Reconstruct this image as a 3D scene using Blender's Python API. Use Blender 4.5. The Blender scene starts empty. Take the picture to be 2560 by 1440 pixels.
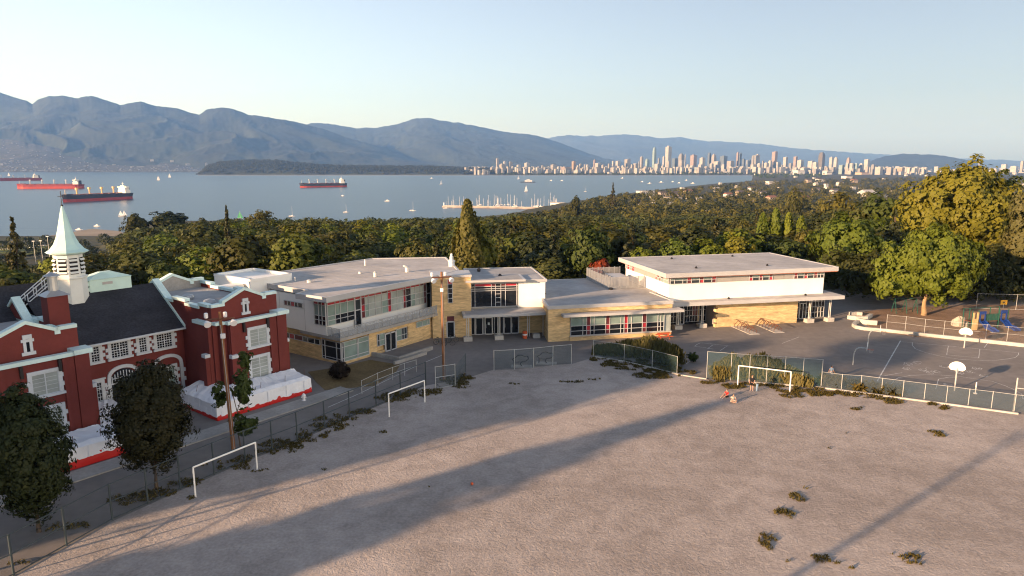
import bpy, bmesh, math, random
import numpy as np
from mathutils import Vector
PI = math.pi
R = math.radians
scn = bpy.context.scene
COL = scn.collection

# ---------------------------------------------------------------- camera, sky, sun, exposure
CAM_H = 22.0
PITCH = math.atan((720 - 412) / (2560 * 24 / 36))
cam_d = bpy.data.cameras.new('camera')
cam_d.lens = 24.0
cam_d.sensor_width = 36.0
cam_d.clip_start = 0.5
cam_d.clip_end = 90000.0
cam = bpy.data.objects.new('camera', cam_d)
cam.location = (0, 0, CAM_H)
cam.rotation_euler = (PI / 2 - PITCH, 0, 0)
COL.objects.link(cam)
scn.camera = cam

HAZE = 3.9e-5
SUN_EL = R(11.5)
SUN_AZ = R(233.5)          # clockwise from +Y, direction towards the sun
world = bpy.data.worlds.new('World')
scn.world = world
world.use_nodes = True
wn = world.node_tree.nodes
wl = world.node_tree.links
bg = wn['Background']
sky = wn.new('ShaderNodeTexSky')
sky.sky_type = 'NISHITA'
sky.sun_disc = False
sky.sun_elevation = SUN_EL
sky.sun_rotation = -SUN_AZ
sky.altitude = 100
sky.air_density = 1.0
sky.dust_density = 1.0
sky.ozone_density = 2.2
hsv = wn.new('ShaderNodeHueSaturation')     # thin summer haze whitens the whole sky
hsv.inputs['Saturation'].default_value = 0.62
hsv.inputs['Value'].default_value = 1.0
wl.new(sky.outputs[0], hsv.inputs['Color'])
tint = wn.new('ShaderNodeMix')
tint.data_type = 'RGBA'
tint.blend_type = 'MULTIPLY'
tint.inputs[0].default_value = 1.0
tint.inputs[7].default_value = (1.02, 0.975, 1.0, 1)
wl.new(hsv.outputs[0], tint.inputs[6])
wl.new(tint.outputs[2], bg.inputs[0])
bg.inputs[1].default_value = 0.064

sd = bpy.data.lights.new('sun', 'SUN')
sd.energy = 4.0
sd.angle = R(0.8)
sd.color = (1.0, 0.70, 0.50)
sun = bpy.data.objects.new('sun', sd)
TO_SUN = Vector((math.sin(SUN_AZ) * math.cos(SUN_EL), math.cos(SUN_AZ) * math.cos(SUN_EL), math.sin(SUN_EL)))
sun.rotation_euler = TO_SUN.to_track_quat('Z', 'Y').to_euler()
sun.location = (-60, -60, 60)
COL.objects.link(sun)

vs = scn.view_settings
vs.view_transform = 'Standard'
vs.look = 'None'
vs.gamma = 1
vs.use_curve_mapping = False
vs.exposure = 1.9
scn.render.engine = 'CYCLES'
cy = scn.cycles
cy.use_denoising = True
cy.max_bounces = 6
cy.transparent_max_bounces = 24
cy.volume_bounces = 0
cy.diffuse_bounces = 3
cy.glossy_bounces = 2
cy.transmission_bounces = 4
cy.use_adaptive_sampling = True
cy.pixel_filter_type = 'BLACKMAN_HARRIS'
cy.filter_width = 1.15

# ---------------------------------------------------------------- measuring helpers (photograph pixel -> place in the world)
F_PX = 2560 * 24 / 36
CT, ST = math.cos(PITCH), math.sin(PITCH)


def ray(px, py):
    a = (px - 1280) / F_PX
    b = (py - 720) / F_PX
    return (a, CT - ST * b, -(ST + CT * b))


def ground(px, py, z=0.0):
    r = ray(px, py)
    t = (z - CAM_H) / r[2]
    return Vector((r[0] * t, r[1] * t, z))


def at_depth(px, py, D):
    r = ray(px, py)
    t = D / r[1]
    return Vector((r[0] * t, D, CAM_H + r[2] * t))


def to_px(x, y, z):
    zc = y * CT - (z - CAM_H) * ST
    b = -((z - CAM_H) * CT + y * ST)
    if zc < 0.1:
        return (-9999, -9999)
    return (1280 + F_PX * x / zc, 720 + F_PX * b / zc)


# ---------------------------------------------------------------- materials
MATS = {}


def mat(name, col, rough=0.8, var=0.12, scale=0.6, bump=0.0, bscale=8.0, spec=0.3, metal=0.0, stretch=None, var2=0.0, scale2=6.0, trans=0.0):
    """painted / stone / cloth surface: base colour with two octaves of wear and a fine relief"""
    m = bpy.data.materials.new(name)
    m.use_nodes = True
    nt = m.node_tree
    N, L = nt.nodes, nt.links
    b = N['Principled BSDF']
    b.inputs['Roughness'].default_value = rough
    b.inputs['Metallic'].default_value = metal
    b.inputs['Specular IOR Level'].default_value = spec
    tc = N.new('ShaderNodeTexCoord')
    src = tc.outputs['Object']
    if stretch:
        mp = N.new('ShaderNodeMapping')
        mp.inputs['Scale'].default_value = stretch
        L.new(src, mp.inputs[0])
        src = mp.outputs[0]
    n1 = N.new('ShaderNodeTexNoise')
    n1.inputs['Scale'].default_value = scale
    n1.inputs['Detail'].default_value = 4
    L.new(src, n1.inputs['Vector'])
    mr = N.new('ShaderNodeMapRange')
    mr.inputs[1].default_value = 0.3
    mr.inputs[2].default_value = 0.7
    mr.inputs[3].default_value = 1 - var
    mr.inputs[4].default_value = 1 + var
    L.new(n1.outputs[0], mr.inputs[0])
    fac = mr.outputs[0]
    if var2:
        n2 = N.new('ShaderNodeTexNoise')
        n2.inputs['Scale'].default_value = scale2
        n2.inputs['Detail'].default_value = 3
        L.new(src, n2.inputs['Vector'])
        m2 = N.new('ShaderNodeMapRange')
        m2.inputs[1].default_value = 0.3
        m2.inputs[2].default_value = 0.7
        m2.inputs[3].default_value = 1 - var2
        m2.inputs[4].default_value = 1 + var2
        L.new(n2.outputs[0], m2.inputs[0])
        mm = N.new('ShaderNodeMath')
        mm.operation = 'MULTIPLY'
        L.new(fac, mm.inputs[0])
        L.new(m2.outputs[0], mm.inputs[1])
        fac = mm.outputs[0]
    vm = N.new('ShaderNodeVectorMath')
    vm.operation = 'SCALE'
    vm.inputs[0].default_value = col
    L.new(fac, vm.inputs['Scale'])
    L.new(vm.outputs[0], b.inputs['Base Color'])
    if bump:
        n3 = N.new('ShaderNodeTexNoise')
        n3.inputs['Scale'].default_value = bscale
        n3.inputs['Detail'].default_value = 5
        L.new(src, n3.inputs['Vector'])
        bp = N.new('ShaderNodeBump')
        bp.inputs['Strength'].default_value = 1.0
        bp.inputs['Distance'].default_value = bump
        L.new(n3.outputs[0], bp.inputs['Height'])
        L.new(bp.outputs[0], b.inputs['Normal'])
    MATS[name] = m
    return m


def glass(name, col, rough=0.06, spec=0.6):
    """window seen from outside: a dark or blind-backed pane under a reflecting surface"""
    m = mat(name, col, rough=rough, var=0.18, scale=0.7, spec=spec)
    return m


def leaf_mat(name, col, var=0.35, hue=(1.25, 1.08, 0.7), trans=0.3):
    """foliage: every leaf clump has its own tone, every tree its own shift"""
    m = bpy.data.materials.new(name)
    m.use_nodes = True
    nt = m.node_tree
    N, L = nt.nodes, nt.links
    b = N['Principled BSDF']
    out = N['Material Output']
    b.inputs['Roughness'].default_value = 0.6
    b.inputs['Specular IOR Level'].default_value = 0.2
    at = N.new('ShaderNodeAttribute')
    at.attribute_name = 'tone'
    oi = N.new('ShaderNodeObjectInfo')
    ad = N.new('ShaderNodeMath')
    ad.operation = 'MULTIPLY_ADD'
    ad.inputs[1].default_value = 0.75
    L.new(oi.outputs['Random'], ad.inputs[0])
    sc = N.new('ShaderNodeMath')
    sc.operation = 'MULTIPLY'
    sc.inputs[1].default_value = 0.25
    L.new(at.outputs['Fac'], sc.inputs[0])
    L.new(sc.outputs[0], ad.inputs[2])
    mx = N.new('ShaderNodeMix')
    mx.data_type = 'RGBA'
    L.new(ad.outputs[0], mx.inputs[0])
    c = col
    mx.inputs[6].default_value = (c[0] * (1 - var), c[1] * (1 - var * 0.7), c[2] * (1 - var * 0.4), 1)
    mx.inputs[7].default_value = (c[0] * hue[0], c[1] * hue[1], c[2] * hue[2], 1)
    L.new(mx.outputs[2], b.inputs['Base Color'])
    tr = N.new('ShaderNodeBsdfTranslucent')
    L.new(mx.outputs[2], tr.inputs[0])
    ms = N.new('ShaderNodeMixShader')
    ms.inputs[0].default_value = trans
    L.new(b.outputs[0], ms.inputs[1])
    L.new(tr.outputs[0], ms.inputs[2])
    L.new(ms.outputs[0], out.inputs[0])
    MATS[name] = m
    return m


def mesh_mat(name, col, cover, rough=0.5):
    """woven or chain-link netting too fine to build wire by wire: part solid, part open"""
    m = bpy.data.materials.new(name)
    m.use_nodes = True
    nt = m.node_tree
    N, L = nt.nodes, nt.links
    b = N['Principled BSDF']
    b.inputs['Base Color'].default_value = (*col, 1)
    b.inputs['Roughness'].default_value = rough
    out = N['Material Output']
    tp = N.new('ShaderNodeBsdfTransparent')
    ns = N.new('ShaderNodeTexNoise')
    tc = N.new('ShaderNodeTexCoord')
    L.new(tc.outputs['Object'], ns.inputs['Vector'])
    ns.inputs['Scale'].default_value = 0.8
    mr = N.new('ShaderNodeMapRange')
    mr.inputs[3].default_value = cover * 0.75
    mr.inputs[4].default_value = cover * 1.25
    L.new(ns.outputs[0], mr.inputs[0])
    ms = N.new('ShaderNodeMixShader')
    L.new(mr.outputs[0], ms.inputs[0])
    L.new(tp.outputs[0], ms.inputs[1])
    L.new(b.outputs[0], ms.inputs[2])
    L.new(ms.outputs[0], out.inputs[0])
    MATS[name] = m
    return m


mat('red_paint', (0.145, 0.029, 0.024), 0.75, 0.12, 0.35, var2=0.06, scale2=3, bump=0.01, bscale=6)
mat('white_trim', (0.50, 0.54, 0.57), 0.6, 0.08, 0.8, var2=0.05)
mat('coping', (0.56, 0.72, 0.70), 0.45, 0.1, 0.8, var2=0.05)
mat('mint_paint', (0.50, 0.68, 0.62), 0.45, 0.08, 0.8)
mat('cupola_white', (0.66, 0.68, 0.64), 0.55, 0.06, 1.2)
mat('spire_paint', (0.46, 0.66, 0.62), 0.4, 0.08, 1.0)
mat('shingle', (0.026, 0.028, 0.036), 0.9, 0.25, 0.5, var2=0.3, scale2=5, stretch=(1, 1, 2.5), bump=0.03, bscale=6)
mat('roof_grey', (0.33, 0.33, 0.33), 0.85, 0.20, 0.22, var2=0.10, scale2=1.1, bump=0.01, bscale=4)
mat('roof_pale', (0.40, 0.385, 0.37), 0.8, 0.18, 0.20, var2=0.09, scale2=1.0, bump=0.01, bscale=4)
mat('fascia_metal', (0.40, 0.40, 0.40), 0.4, 0.08, 0.5, spec=0.4)
mat('soffit', (0.30, 0.27, 0.24), 0.8)
mat('rust_edge', (0.42, 0.13, 0.05), 0.7)
mat('white_panel', (0.76, 0.76, 0.72), 0.5, 0.05, 0.4)
mat('grey_panel', (0.30, 0.29, 0.27), 0.5, 0.06, 0.5)
mat('brick', (0.56, 0.40, 0.205), 0.9, 0.24, 0.9, var2=0.22, scale2=3.0, stretch=(0.7, 0.7, 4.5), bump=0.02, bscale=5)
mat('red_panel', (0.36, 0.02, 0.035), 0.35, 0.08, 0.8, spec=0.5)
mat('dark_red_panel', (0.10, 0.018, 0.024), 0.35, 0.08, 0.8, spec=0.5)
mat('mullion', (0.44, 0.45, 0.46), 0.4, 0.06, 1.0)
glass('dark_glass', (0.012, 0.015, 0.020))
glass('dim_glass', (0.035, 0.045, 0.05))
glass('blind_glass', (0.20, 0.27, 0.25), 0.15)
glass('shade_glass', (0.30, 0.34, 0.33), 0.2)
mat('concrete', (0.42, 0.40, 0.36), 0.9, 0.14, 0.6, var2=0.1, scale2=5, bump=0.01)
mat('concrete_dim', (0.30, 0.29, 0.27), 0.9, 0.16, 0.4, var2=0.1, scale2=4, bump=0.01)
mat('steel', (0.36, 0.37, 0.38), 0.35, 0.06, 2, metal=0.4)
mat('galv', (0.55, 0.55, 0.52), 0.4, 0.08, 2, metal=0.3)
mat('fence_dark', (0.045, 0.06, 0.065), 0.5, 0.1, 2)
mat('goal_white', (0.80, 0.78, 0.72), 0.4, 0.05, 2)
mat('pole_wood', (0.20, 0.095, 0.045), 0.85, 0.2, 0.7, stretch=(4, 4, 0.4))
mat('lamp_white', (0.72, 0.72, 0.72), 0.35, 0.06, 2)
mat('black_metal', (0.02, 0.02, 0.022), 0.45, 0.1, 2)
mat('brown_metal', (0.12, 0.05, 0.03), 0.5, 0.1, 2)
mat('wood_warm', (0.42, 0.22, 0.08), 0.6, 0.15, 1.5)
mat('tarp_white', (0.72, 0.74, 0.77), 0.55, 0.06, 0.6, bump=0.05, bscale=2.2)
mat('tarp_red', (0.48, 0.018, 0.016), 0.45, 0.08, 0.8, bump=0.03, bscale=2.5)
mat('orange_red', (0.55, 0.10, 0.035), 0.5, 0.08, 1)
mat('bark', (0.085, 0.06, 0.042), 0.95, 0.25, 1.2, stretch=(3, 3, 0.7), bump=0.03)
mat('bark_pale', (0.30, 0.20, 0.11), 0.95, 0.25, 1.2, stretch=(3, 3, 0.7), bump=0.03)
mat('slide_blue', (0.010, 0.036, 0.17), 0.35, 0.06, 1)
mat('play_green', (0.015, 0.075, 0.055), 0.45, 0.08, 1)
mat('play_tan', (0.50, 0.36, 0.17), 0.6, 0.08, 1)
mat('sign_yellow', (0.80, 0.42, 0.02), 0.5, 0.05, 1)
mat('boulder', (0.36, 0.32, 0.26), 0.9, 0.2, 1.2, bump=0.06, bscale=2)
mat('paint_line', (0.50, 0.50, 0.48), 0.8, 0.3, 1.2, var2=0.3, scale2=7)
mat('skin', (0.50, 0.28, 0.19), 0.6, 0.05, 4)
mat('hair_dark', (0.018, 0.012, 0.010), 0.6, 0.1, 4)
mat('hair_auburn', (0.30, 0.10, 0.035), 0.6, 0.1, 4)
mat('cloth_black', (0.014, 0.014, 0.018), 0.9, 0.1, 4)
mat('cloth_red', (0.55, 0.02, 0.018), 0.85, 0.08, 4)
mat('cloth_cream', (0.66, 0.60, 0.46), 0.85, 0.08, 4)
mat('cloth_blue', (0.22, 0.32, 0.44), 0.85, 0.08, 4)
mat('cloth_grey', (0.28, 0.30, 0.33), 0.85, 0.08, 4)
mat('shoe', (0.6, 0.6, 0.6), 0.7)
mat('orange_ball', (0.60, 0.16, 0.02), 0.6)
mat('hull_red', (0.20, 0.028, 0.028), 0.6, 0.12, 0.05)
mat('hull_bright', (0.33, 0.045, 0.03), 0.6, 0.1, 0.05)
mat('hull_dark', (0.030, 0.033, 0.045), 0.6, 0.12, 0.05)
mat('hull_boot', (0.30, 0.05, 0.05), 0.6, 0.12, 0.05)
mat('ship_white', (0.74, 0.70, 0.62), 0.5, 0.05, 0.1)
mat('ship_deck', (0.17, 0.06, 0.045), 0.7, 0.15, 0.1)
mat('crane_buff', (0.62, 0.42, 0.18), 0.5, 0.08, 0.2)
mat('crane_grey', (0.36, 0.38, 0.40), 0.5, 0.08, 0.2)
mat('sail', (0.80, 0.79, 0.76), 0.7, 0.03, 0.3)
mat('sail_green', (0.10, 0.42, 0.16), 0.7, 0.03, 0.3)
mat('boat_white', (0.74, 0.72, 0.68), 0.4, 0.05, 0.3)
mat('boat_blue', (0.05, 0.09, 0.18), 0.4, 0.05, 0.3)
mat('rock_wall', (0.30, 0.26, 0.22), 0.9, 0.3, 0.05)
mat('wake', (0.62, 0.64, 0.66), 0.8, 0.3, 0.1)
leaf_mat('leaf_green', (0.062, 0.086, 0.020))
leaf_mat('leaf_bright', (0.112, 0.145, 0.020), hue=(1.35, 1.2, 0.7))
leaf_mat('leaf_olive', (0.086, 0.095, 0.026), hue=(1.35, 1.08, 0.7))
leaf_mat('leaf_gold', (0.132, 0.142, 0.024), hue=(1.3, 1.12, 0.7))
leaf_mat('leaf_conifer', (0.045, 0.052, 0.020), hue=(1.5, 1.15, 0.8), trans=0.1)
leaf_mat('leaf_maple', (0.028, 0.033, 0.013), hue=(1.45, 1.0, 0.7))
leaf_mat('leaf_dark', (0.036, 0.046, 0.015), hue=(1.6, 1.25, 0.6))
leaf_mat('leaf_crimson', (0.15, 0.045, 0.020), hue=(1.4, 0.8, 0.6))
leaf_mat('leaf_willow', (0.112, 0.114, 0.038), hue=(1.3, 1.0, 0.7))
leaf_mat('leaf_plum', (0.022, 0.017, 0.012), hue=(1.3, 0.9, 0.8))
leaf_mat('grass_blade', (0.066, 0.066, 0.020), hue=(1.8, 1.3, 0.9))
mesh_mat('chain_link', (0.05, 0.065, 0.07), 0.07)
mesh_mat('chain_galv', (0.35, 0.35, 0.34), 0.06)
mesh_mat('green_mesh', (0.05, 0.078, 0.10), 0.46)
mesh_mat('green_open', (0.06, 0.12, 0.12), 0.26)
mesh_mat('rail_mesh', (0.36, 0.39, 0.42), 0.42)


# ---------------------------------------------------------------- object helpers
def props(o, label=None, cat=None, group=None, kind=None):
    if label:
        o['label'] = label
    if cat:
        o['category'] = cat
    if group:
        o['group'] = group
    if kind:
        o['kind'] = kind
    return o


def thing(name, label, cat, loc=(0, 0, 0), group=None, rz=0.0):
    o = bpy.data.objects.new(name, None)
    o.empty_display_size = 0.3
    o.location = loc
    o.rotation_euler = (0, 0, rz)
    COL.objects.link(o)
    return props(o, label, cat, group)


def origin_of(o):
    v = Vector((0, 0, 0))
    while o is not None:
        v = v + o.location
        o = o.parent
    return v


def link_obj(name, me, parent=None, loc=(0, 0, 0)):
    o = bpy.data.objects.new(name, me)
    o.location = loc
    o.parent = parent
    COL.objects.link(o)
    return o


def copy_tree(o, parent=None):
    c = o.copy()
    COL.objects.link(c)
    c.parent = parent
    for ch in list(o.children):
        copy_tree(ch, c)
    return c


class Fr:
    """a building's own axes: s along the front, f into the building, z up"""

    def __init__(s, o, ang=None, u=None):
        s.o = o
        if u is None:
            u = (math.cos(ang), math.sin(ang))
        k = math.hypot(*u)
        s.u = (u[0] / k, u[1] / k)
        s.n = (-s.u[1], s.u[0])

    def p(s, a, f, z):
        return (s.o[0] + s.u[0] * a + s.n[0] * f, s.o[1] + s.u[1] * a + s.n[1] * f, z)

    def turned(s, a, f):
        """axes of the left end wall: along f, looking from -s"""
        q = s.p(a, f, 0)
        return Fr((q[0], q[1]), u=(-s.n[0], -s.n[1]))


WF = Fr((0, 0), u=(1, 0))


class MB:
    def __init__(s):
        s.v = []
        s.f = []

    def add(s, vs, fs):
        k = len(s.v)
        s.v += [tuple(q) for q in vs]
        s.f += [tuple(k + i for i in f) for f in fs]
        return s

    def box(s, fr, a0, a1, f0, f1, z0, z1):
        vs = [fr.p(a, f, z) for z in (z0, z1) for a, f in ((a0, f0), (a1, f0), (a1, f1), (a0, f1))]
        return s.add(vs, [(3, 2, 1, 0), (4, 5, 6, 7), (0, 1, 5, 4), (1, 2, 6, 5), (2, 3, 7, 6), (3, 0, 4, 7)])

    def prism(s, pts, z0, z1):
        """plan polygon (counter-clockwise) raised from z0 to z1"""
        n = len(pts)
        vs = [(p[0], p[1], z0) for p in pts] + [(p[0], p[1], z1) for p in pts]
        fs = [tuple(range(n - 1, -1, -1)), tuple(range(n, 2 * n))]
        fs += [(i, (i + 1) % n, n + (i + 1) % n, n + i) for i in range(n)]
        return s.add(vs, fs)

    def wallpoly(s, fr, pts, f0, f1):
        """elevation polygon (s,z) given thickness from f0 to f1"""
        n = len(pts)
        vs = [fr.p(a, f0, z) for a, z in pts] + [fr.p(a, f1, z) for a, z in pts]
        fs = [tuple(range(n)), tuple(range(2 * n - 1, n - 1, -1))]
        fs += [(i, n + i, n + (i + 1) % n, (i + 1) % n) for i in range(n)]
        return s.add(vs, fs)

    def tube(s, p, q, r, r2=None, n=8):
        p, q = Vector(p), Vector(q)
        r2 = r if r2 is None else r2
        d = (q - p).normalized()
        a = d.orthogonal().normalized()
        b = d.cross(a)
        vs = []
        for c, rr in ((p, r), (q, r2)):
            for i in range(n):
                t = 2 * PI * i / n
                vs.append(c + (a * math.cos(t) + b * math.sin(t)) * rr)
        fs = [(i, (i + 1) % n, n + (i + 1) % n, n + i) for i in range(n)]
        fs += [tuple(range(n - 1, -1, -1)), tuple(range(n, 2 * n))]
        return s.add(vs, fs)

    def path(s, pts, r, n=8):
        for a, b in zip(pts, pts[1:]):
            s.tube(a, b, r, n=n)
        return s

    def lathe(s, c, prof, n=12, ph=0.0, squash=(1, 1)):
        vs = []
        m = len(prof)
        for r, z in prof:
            for i in range(n):
                t = ph + 2 * PI * i / n
                vs.append((c[0] + r * math.cos(t) * squash[0], c[1] + r * math.sin(t) * squash[1], z))
        fs = []
        for k in range(m - 1):
            for i in range(n):
                fs.append((k * n + i, k * n + (i + 1) % n, (k + 1) * n + (i + 1) % n, (k + 1) * n + i))
        fs += [tuple(range(n - 1, -1, -1)), tuple(range((m - 1) * n, m * n))]
        return s.add(vs, fs)

    def grid(s, P):
        """P[i][j] of points -> sheet"""
        m, n = len(P), len(P[0])
        vs = [q for row in P for q in row]
        fs = [(i * n + j, i * n + j + 1, (i + 1) * n + j + 1, (i + 1) * n + j) for i in range(m - 1) for j in range(n - 1)]
        return s.add(vs, fs)

    def mesh(s, name, m, off=(0, 0, 0), smooth=False):
        me = bpy.data.meshes.new(name)
        me.from_pydata([(v[0] - off[0], v[1] - off[1], v[2] - off[2]) for v in s.v], [], s.f)
        if m:
            me.materials.append(MATS[m] if isinstance(m, str) else m)
        if smooth:
            me.polygons.foreach_set('use_smooth', [True] * len(me.polygons))
        me.update()
        return me

    def build(s, name, m, parent=None, smooth=False, **kw):
        off = origin_of(parent) if parent is not None else Vector((0, 0, 0))
        o = link_obj(name, s.mesh(name, m, off, smooth), parent)
        return props(o, **kw)


def single(mb, name, m, label, cat, loc, group=None, smooth=False):
    """a thing that is one mesh, its origin at its base"""
    o = link_obj(name, mb.mesh(name, m, loc, smooth), None, loc)
    return props(o, label, cat, group)


def glazing(parent, fr, f, cols, rows, pane, name='window', bar=0.07, depth=0.12, frame='mullion', sub=True):
    """frame of mullions at the given s and z lines, one pane object in each opening. pane(i,j) -> material"""
    mb = MB()
    a0, a1, z0, z1 = cols[0], cols[-1], rows[0], rows[-1]
    for c in cols:
        mb.box(fr, c - bar / 2, c + bar / 2, f - depth, f + 0.02, z0, z1)
    for i in range(len(cols) - 1):
        for r in rows:
            mb.box(fr, cols[i] + bar / 2, cols[i + 1] - bar / 2, f - depth * 0.9, f + 0.015, r - bar / 2, r + bar / 2)
    w = mb.build(name, frame, parent)
    for i in range(len(cols) - 1):
        for j in range(len(rows) - 1):
            m = pane(i, j)
            if m is None:
                continue
            MB().box(fr, cols[i] + bar / 2, cols[i + 1] - bar / 2, f - 0.05, f - 0.01, rows[j] + bar / 2, rows[j + 1] - bar / 2).build('pane', m, w)
    return w


def ordinal(i):
    return ['first', 'second', 'third', 'fourth', 'fifth', 'sixth', 'seventh', 'eighth', 'ninth', 'tenth', 'eleventh', 'twelfth', 'thirteenth', 'fourteenth', 'fifteenth', 'sixteenth', 'seventeenth', 'eighteenth', 'nineteenth', 'twentieth'][i] if i < 20 else '%dth' % (i + 1)


rng = np.random.default_rng(7)
rnd = random.Random(11)

# ---------------------------------------------------------------- the setting: terrain, water, far land, hills
def vnoise(x, y=0.0, seed=0):
    """smooth value noise on arrays"""
    x = np.asarray(x, float)
    y = np.asarray(y, float) + 0 * x
    xi, yi = np.floor(x).astype(int), np.floor(y).astype(int)
    xf, yf = x - xi, y - yi

    def h(a, b):
        n = (a * 374761393 + b * 668265263 + seed * 1442695041) & 0x7fffffff
        n = ((n ^ (n >> 13)) * 1274126177) & 0x7fffffff
        return ((n ^ (n >> 16)) & 0xffff) / 65535.0
    u, v = xf * xf * (3 - 2 * xf), yf * yf * (3 - 2 * yf)
    return (h(xi, yi) * (1 - u) + h(xi + 1, yi) * u) * (1 - v) + (h(xi, yi + 1) * (1 - u) + h(xi + 1, yi + 1) * u) * v


def fbm(x, y, seed=0, o=4):
    s, a, t = 0.0, 0.5, 0.0
    for k in range(o):
        s = s + a * vnoise(np.asarray(x) * 2 ** k, np.asarray(y) * 2 ** k, seed + k)
        t += a
        a *= 0.5
    return s / t


SEA = -73.0


def flat_radius(b):
    return np.interp(b, [-1500, 0, 1000, 1200, 1700, 1950, 2200, 2600, 3300, 4200], [106, 106, 114, 117, 126, 130, 150, 205, 280, 320])


def coast(b):
    return np.interp(b, [-1500, 0, 1100, 1250, 1390, 1480, 1560, 1640, 1750, 1870, 1920], [930, 930, 960, 1150, 1600, 1950, 2300, 2700, 3300, 4200, 90000])


def terrain(x, y):
    """height of the land; b is the bearing as seen from the flying camera"""
    x, y = np.asarray(x, float), np.asarray(y, float)
    D = np.maximum(y, 1.0)
    b = 1280 + F_PX * x / D
    R0 = flat_radius(b)
    t = np.clip((D - R0) / 30.0, 0, 1)
    near = -0.12 - 9 * t * t * (3 - 2 * t)
    far = np.interp(D, [0, 135, 480, 1000, 2000, 4000, 30000], [0, -9, -30, -48, -60, -68, -70.5])
    wl_ = np.clip((380 - b) / 150, 0, 1)
    wl_ = wl_ * wl_ * (3 - 2 * wl_)
    far = far * (1 - wl_) + wl_ * np.interp(D, [0, 135, 250, 540, 900, 30000], [0, -9, -30, -67, -71.5, -72])
    z = np.where(D < R0 + 30, near, np.minimum(near, far))
    z = np.where((D >= R0) & (D < 240) & (R0 > 140), np.maximum(z, near), z)
    Dc = coast(b)
    k = np.clip((D / Dc - 0.80) / 0.19, 0, 1)
    k = k * k * (3 - 2 * k)
    z = z * (1 - k) + (-71.6) * k
    k2 = np.clip((D / Dc - 0.985) / 0.03, 0, 1)
    z = z * (1 - k2) + (-82.0) * k2
    rough = np.clip((D - R0 - 20) / 60, 0, 1) * np.where(D < Dc * 0.95, 1, 0)
    return z + rough * (fbm(x / 45.0, y / 45.0, 3) - 0.5) * 5


mat('soil', (0.05, 0.052, 0.024), 0.95, 0.35, 0.02, var2=0.3, scale2=0.3)
mat('land_far', (0.055, 0.062, 0.035), 0.95, 0.35, 0.004, var2=0.3, scale2=0.03)
mat('lawn', (0.085, 0.105, 0.022), 0.95, 0.2, 0.05, var2=0.2, scale2=1.0)
mat('dry_grass', (0.14, 0.10, 0.045), 0.95, 0.25, 0.4, var2=0.25, scale2=4, bump=0.02)
mat('mulch', (0.22, 0.145, 0.095), 0.95, 0.2, 0.5, var2=0.2, scale2=5, bump=0.03)
mat('beach', (0.25, 0.21, 0.16), 0.95, 0.2, 0.02)
mat('asphalt', (0.185, 0.168, 0.155), 0.92, 0.16, 0.12, var2=0.10, scale2=1.1, bump=0.006, bscale=14)
mat('asphalt_dark', (0.10, 0.10, 0.10), 0.92, 0.18, 0.12, var2=0.10, scale2=1.1, bump=0.006, bscale=14)

bs = np.concatenate([np.arange(-1500, -200, 100), np.arange(-200, 2800, 20), np.arange(2800, 4300, 100)])
ds = np.concatenate([np.array([14, 30, 60, 85]), np.geomspace(96, 4500, 90), np.geomspace(4900, 30000, 14)])
BB, DD = np.meshgrid(bs, ds)
XX = (BB - 1280) / F_PX * DD
ZZ = terrain(XX, DD)
mb = MB()
mb.grid([[(float(XX[i, j]), float(DD[i, j]), float(ZZ[i, j])) for j in range(len(bs))] for i in range(len(ds))])
mb.build('terrain', 'soil', smooth=True, kind='structure')
MB().box(WF, -900, 900, -900, 13.9, -0.4, -0.12).build('street_ground', 'asphalt_dark', kind='structure')

# water: one wide sheet, its ripples as fine relief
m = bpy.data.materials.new('sea_water')
m.use_nodes = True
nt = m.node_tree
pb = nt.nodes['Principled BSDF']
pb.inputs['Base Color'].default_value = (0.030, 0.062, 0.095, 1)
pb.inputs['Roughness'].default_value = 0.28
pb.inputs['IOR'].default_value = 1.33
tc = nt.nodes.new('ShaderNodeTexCoord')
mp = nt.nodes.new('ShaderNodeMapping')
mp.inputs['Scale'].default_value = (0.012, 0.05, 1)
mp.inputs['Rotation'].default_value = (0, 0, 0.25)
nz = nt.nodes.new('ShaderNodeTexNoise')
nz.inputs['Scale'].default_value = 1.0
nz.inputs['Detail'].default_value = 8
nz.inputs['Roughness'].default_value = 0.62
bp = nt.nodes.new('ShaderNodeBump')
bp.inputs['Distance'].default_value = 2.2
bp.inputs['Strength'].default_value = 0.75
nt.links.new(tc.outputs['Object'], mp.inputs[0])
nt.links.new(mp.outputs[0], nz.inputs['Vector'])
nt.links.new(nz.outputs[0], bp.inputs['Height'])
nt.links.new(bp.outputs[0], pb.inputs['Normal'])
MATS['sea_water'] = m
MB().add([(-45000, 420, SEA), (45000, 420, SEA), (45000, 45000, SEA), (-45000, 45000, SEA)], [(0, 1, 2, 3)]).build('water', 'sea_water', kind='structure')


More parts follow.
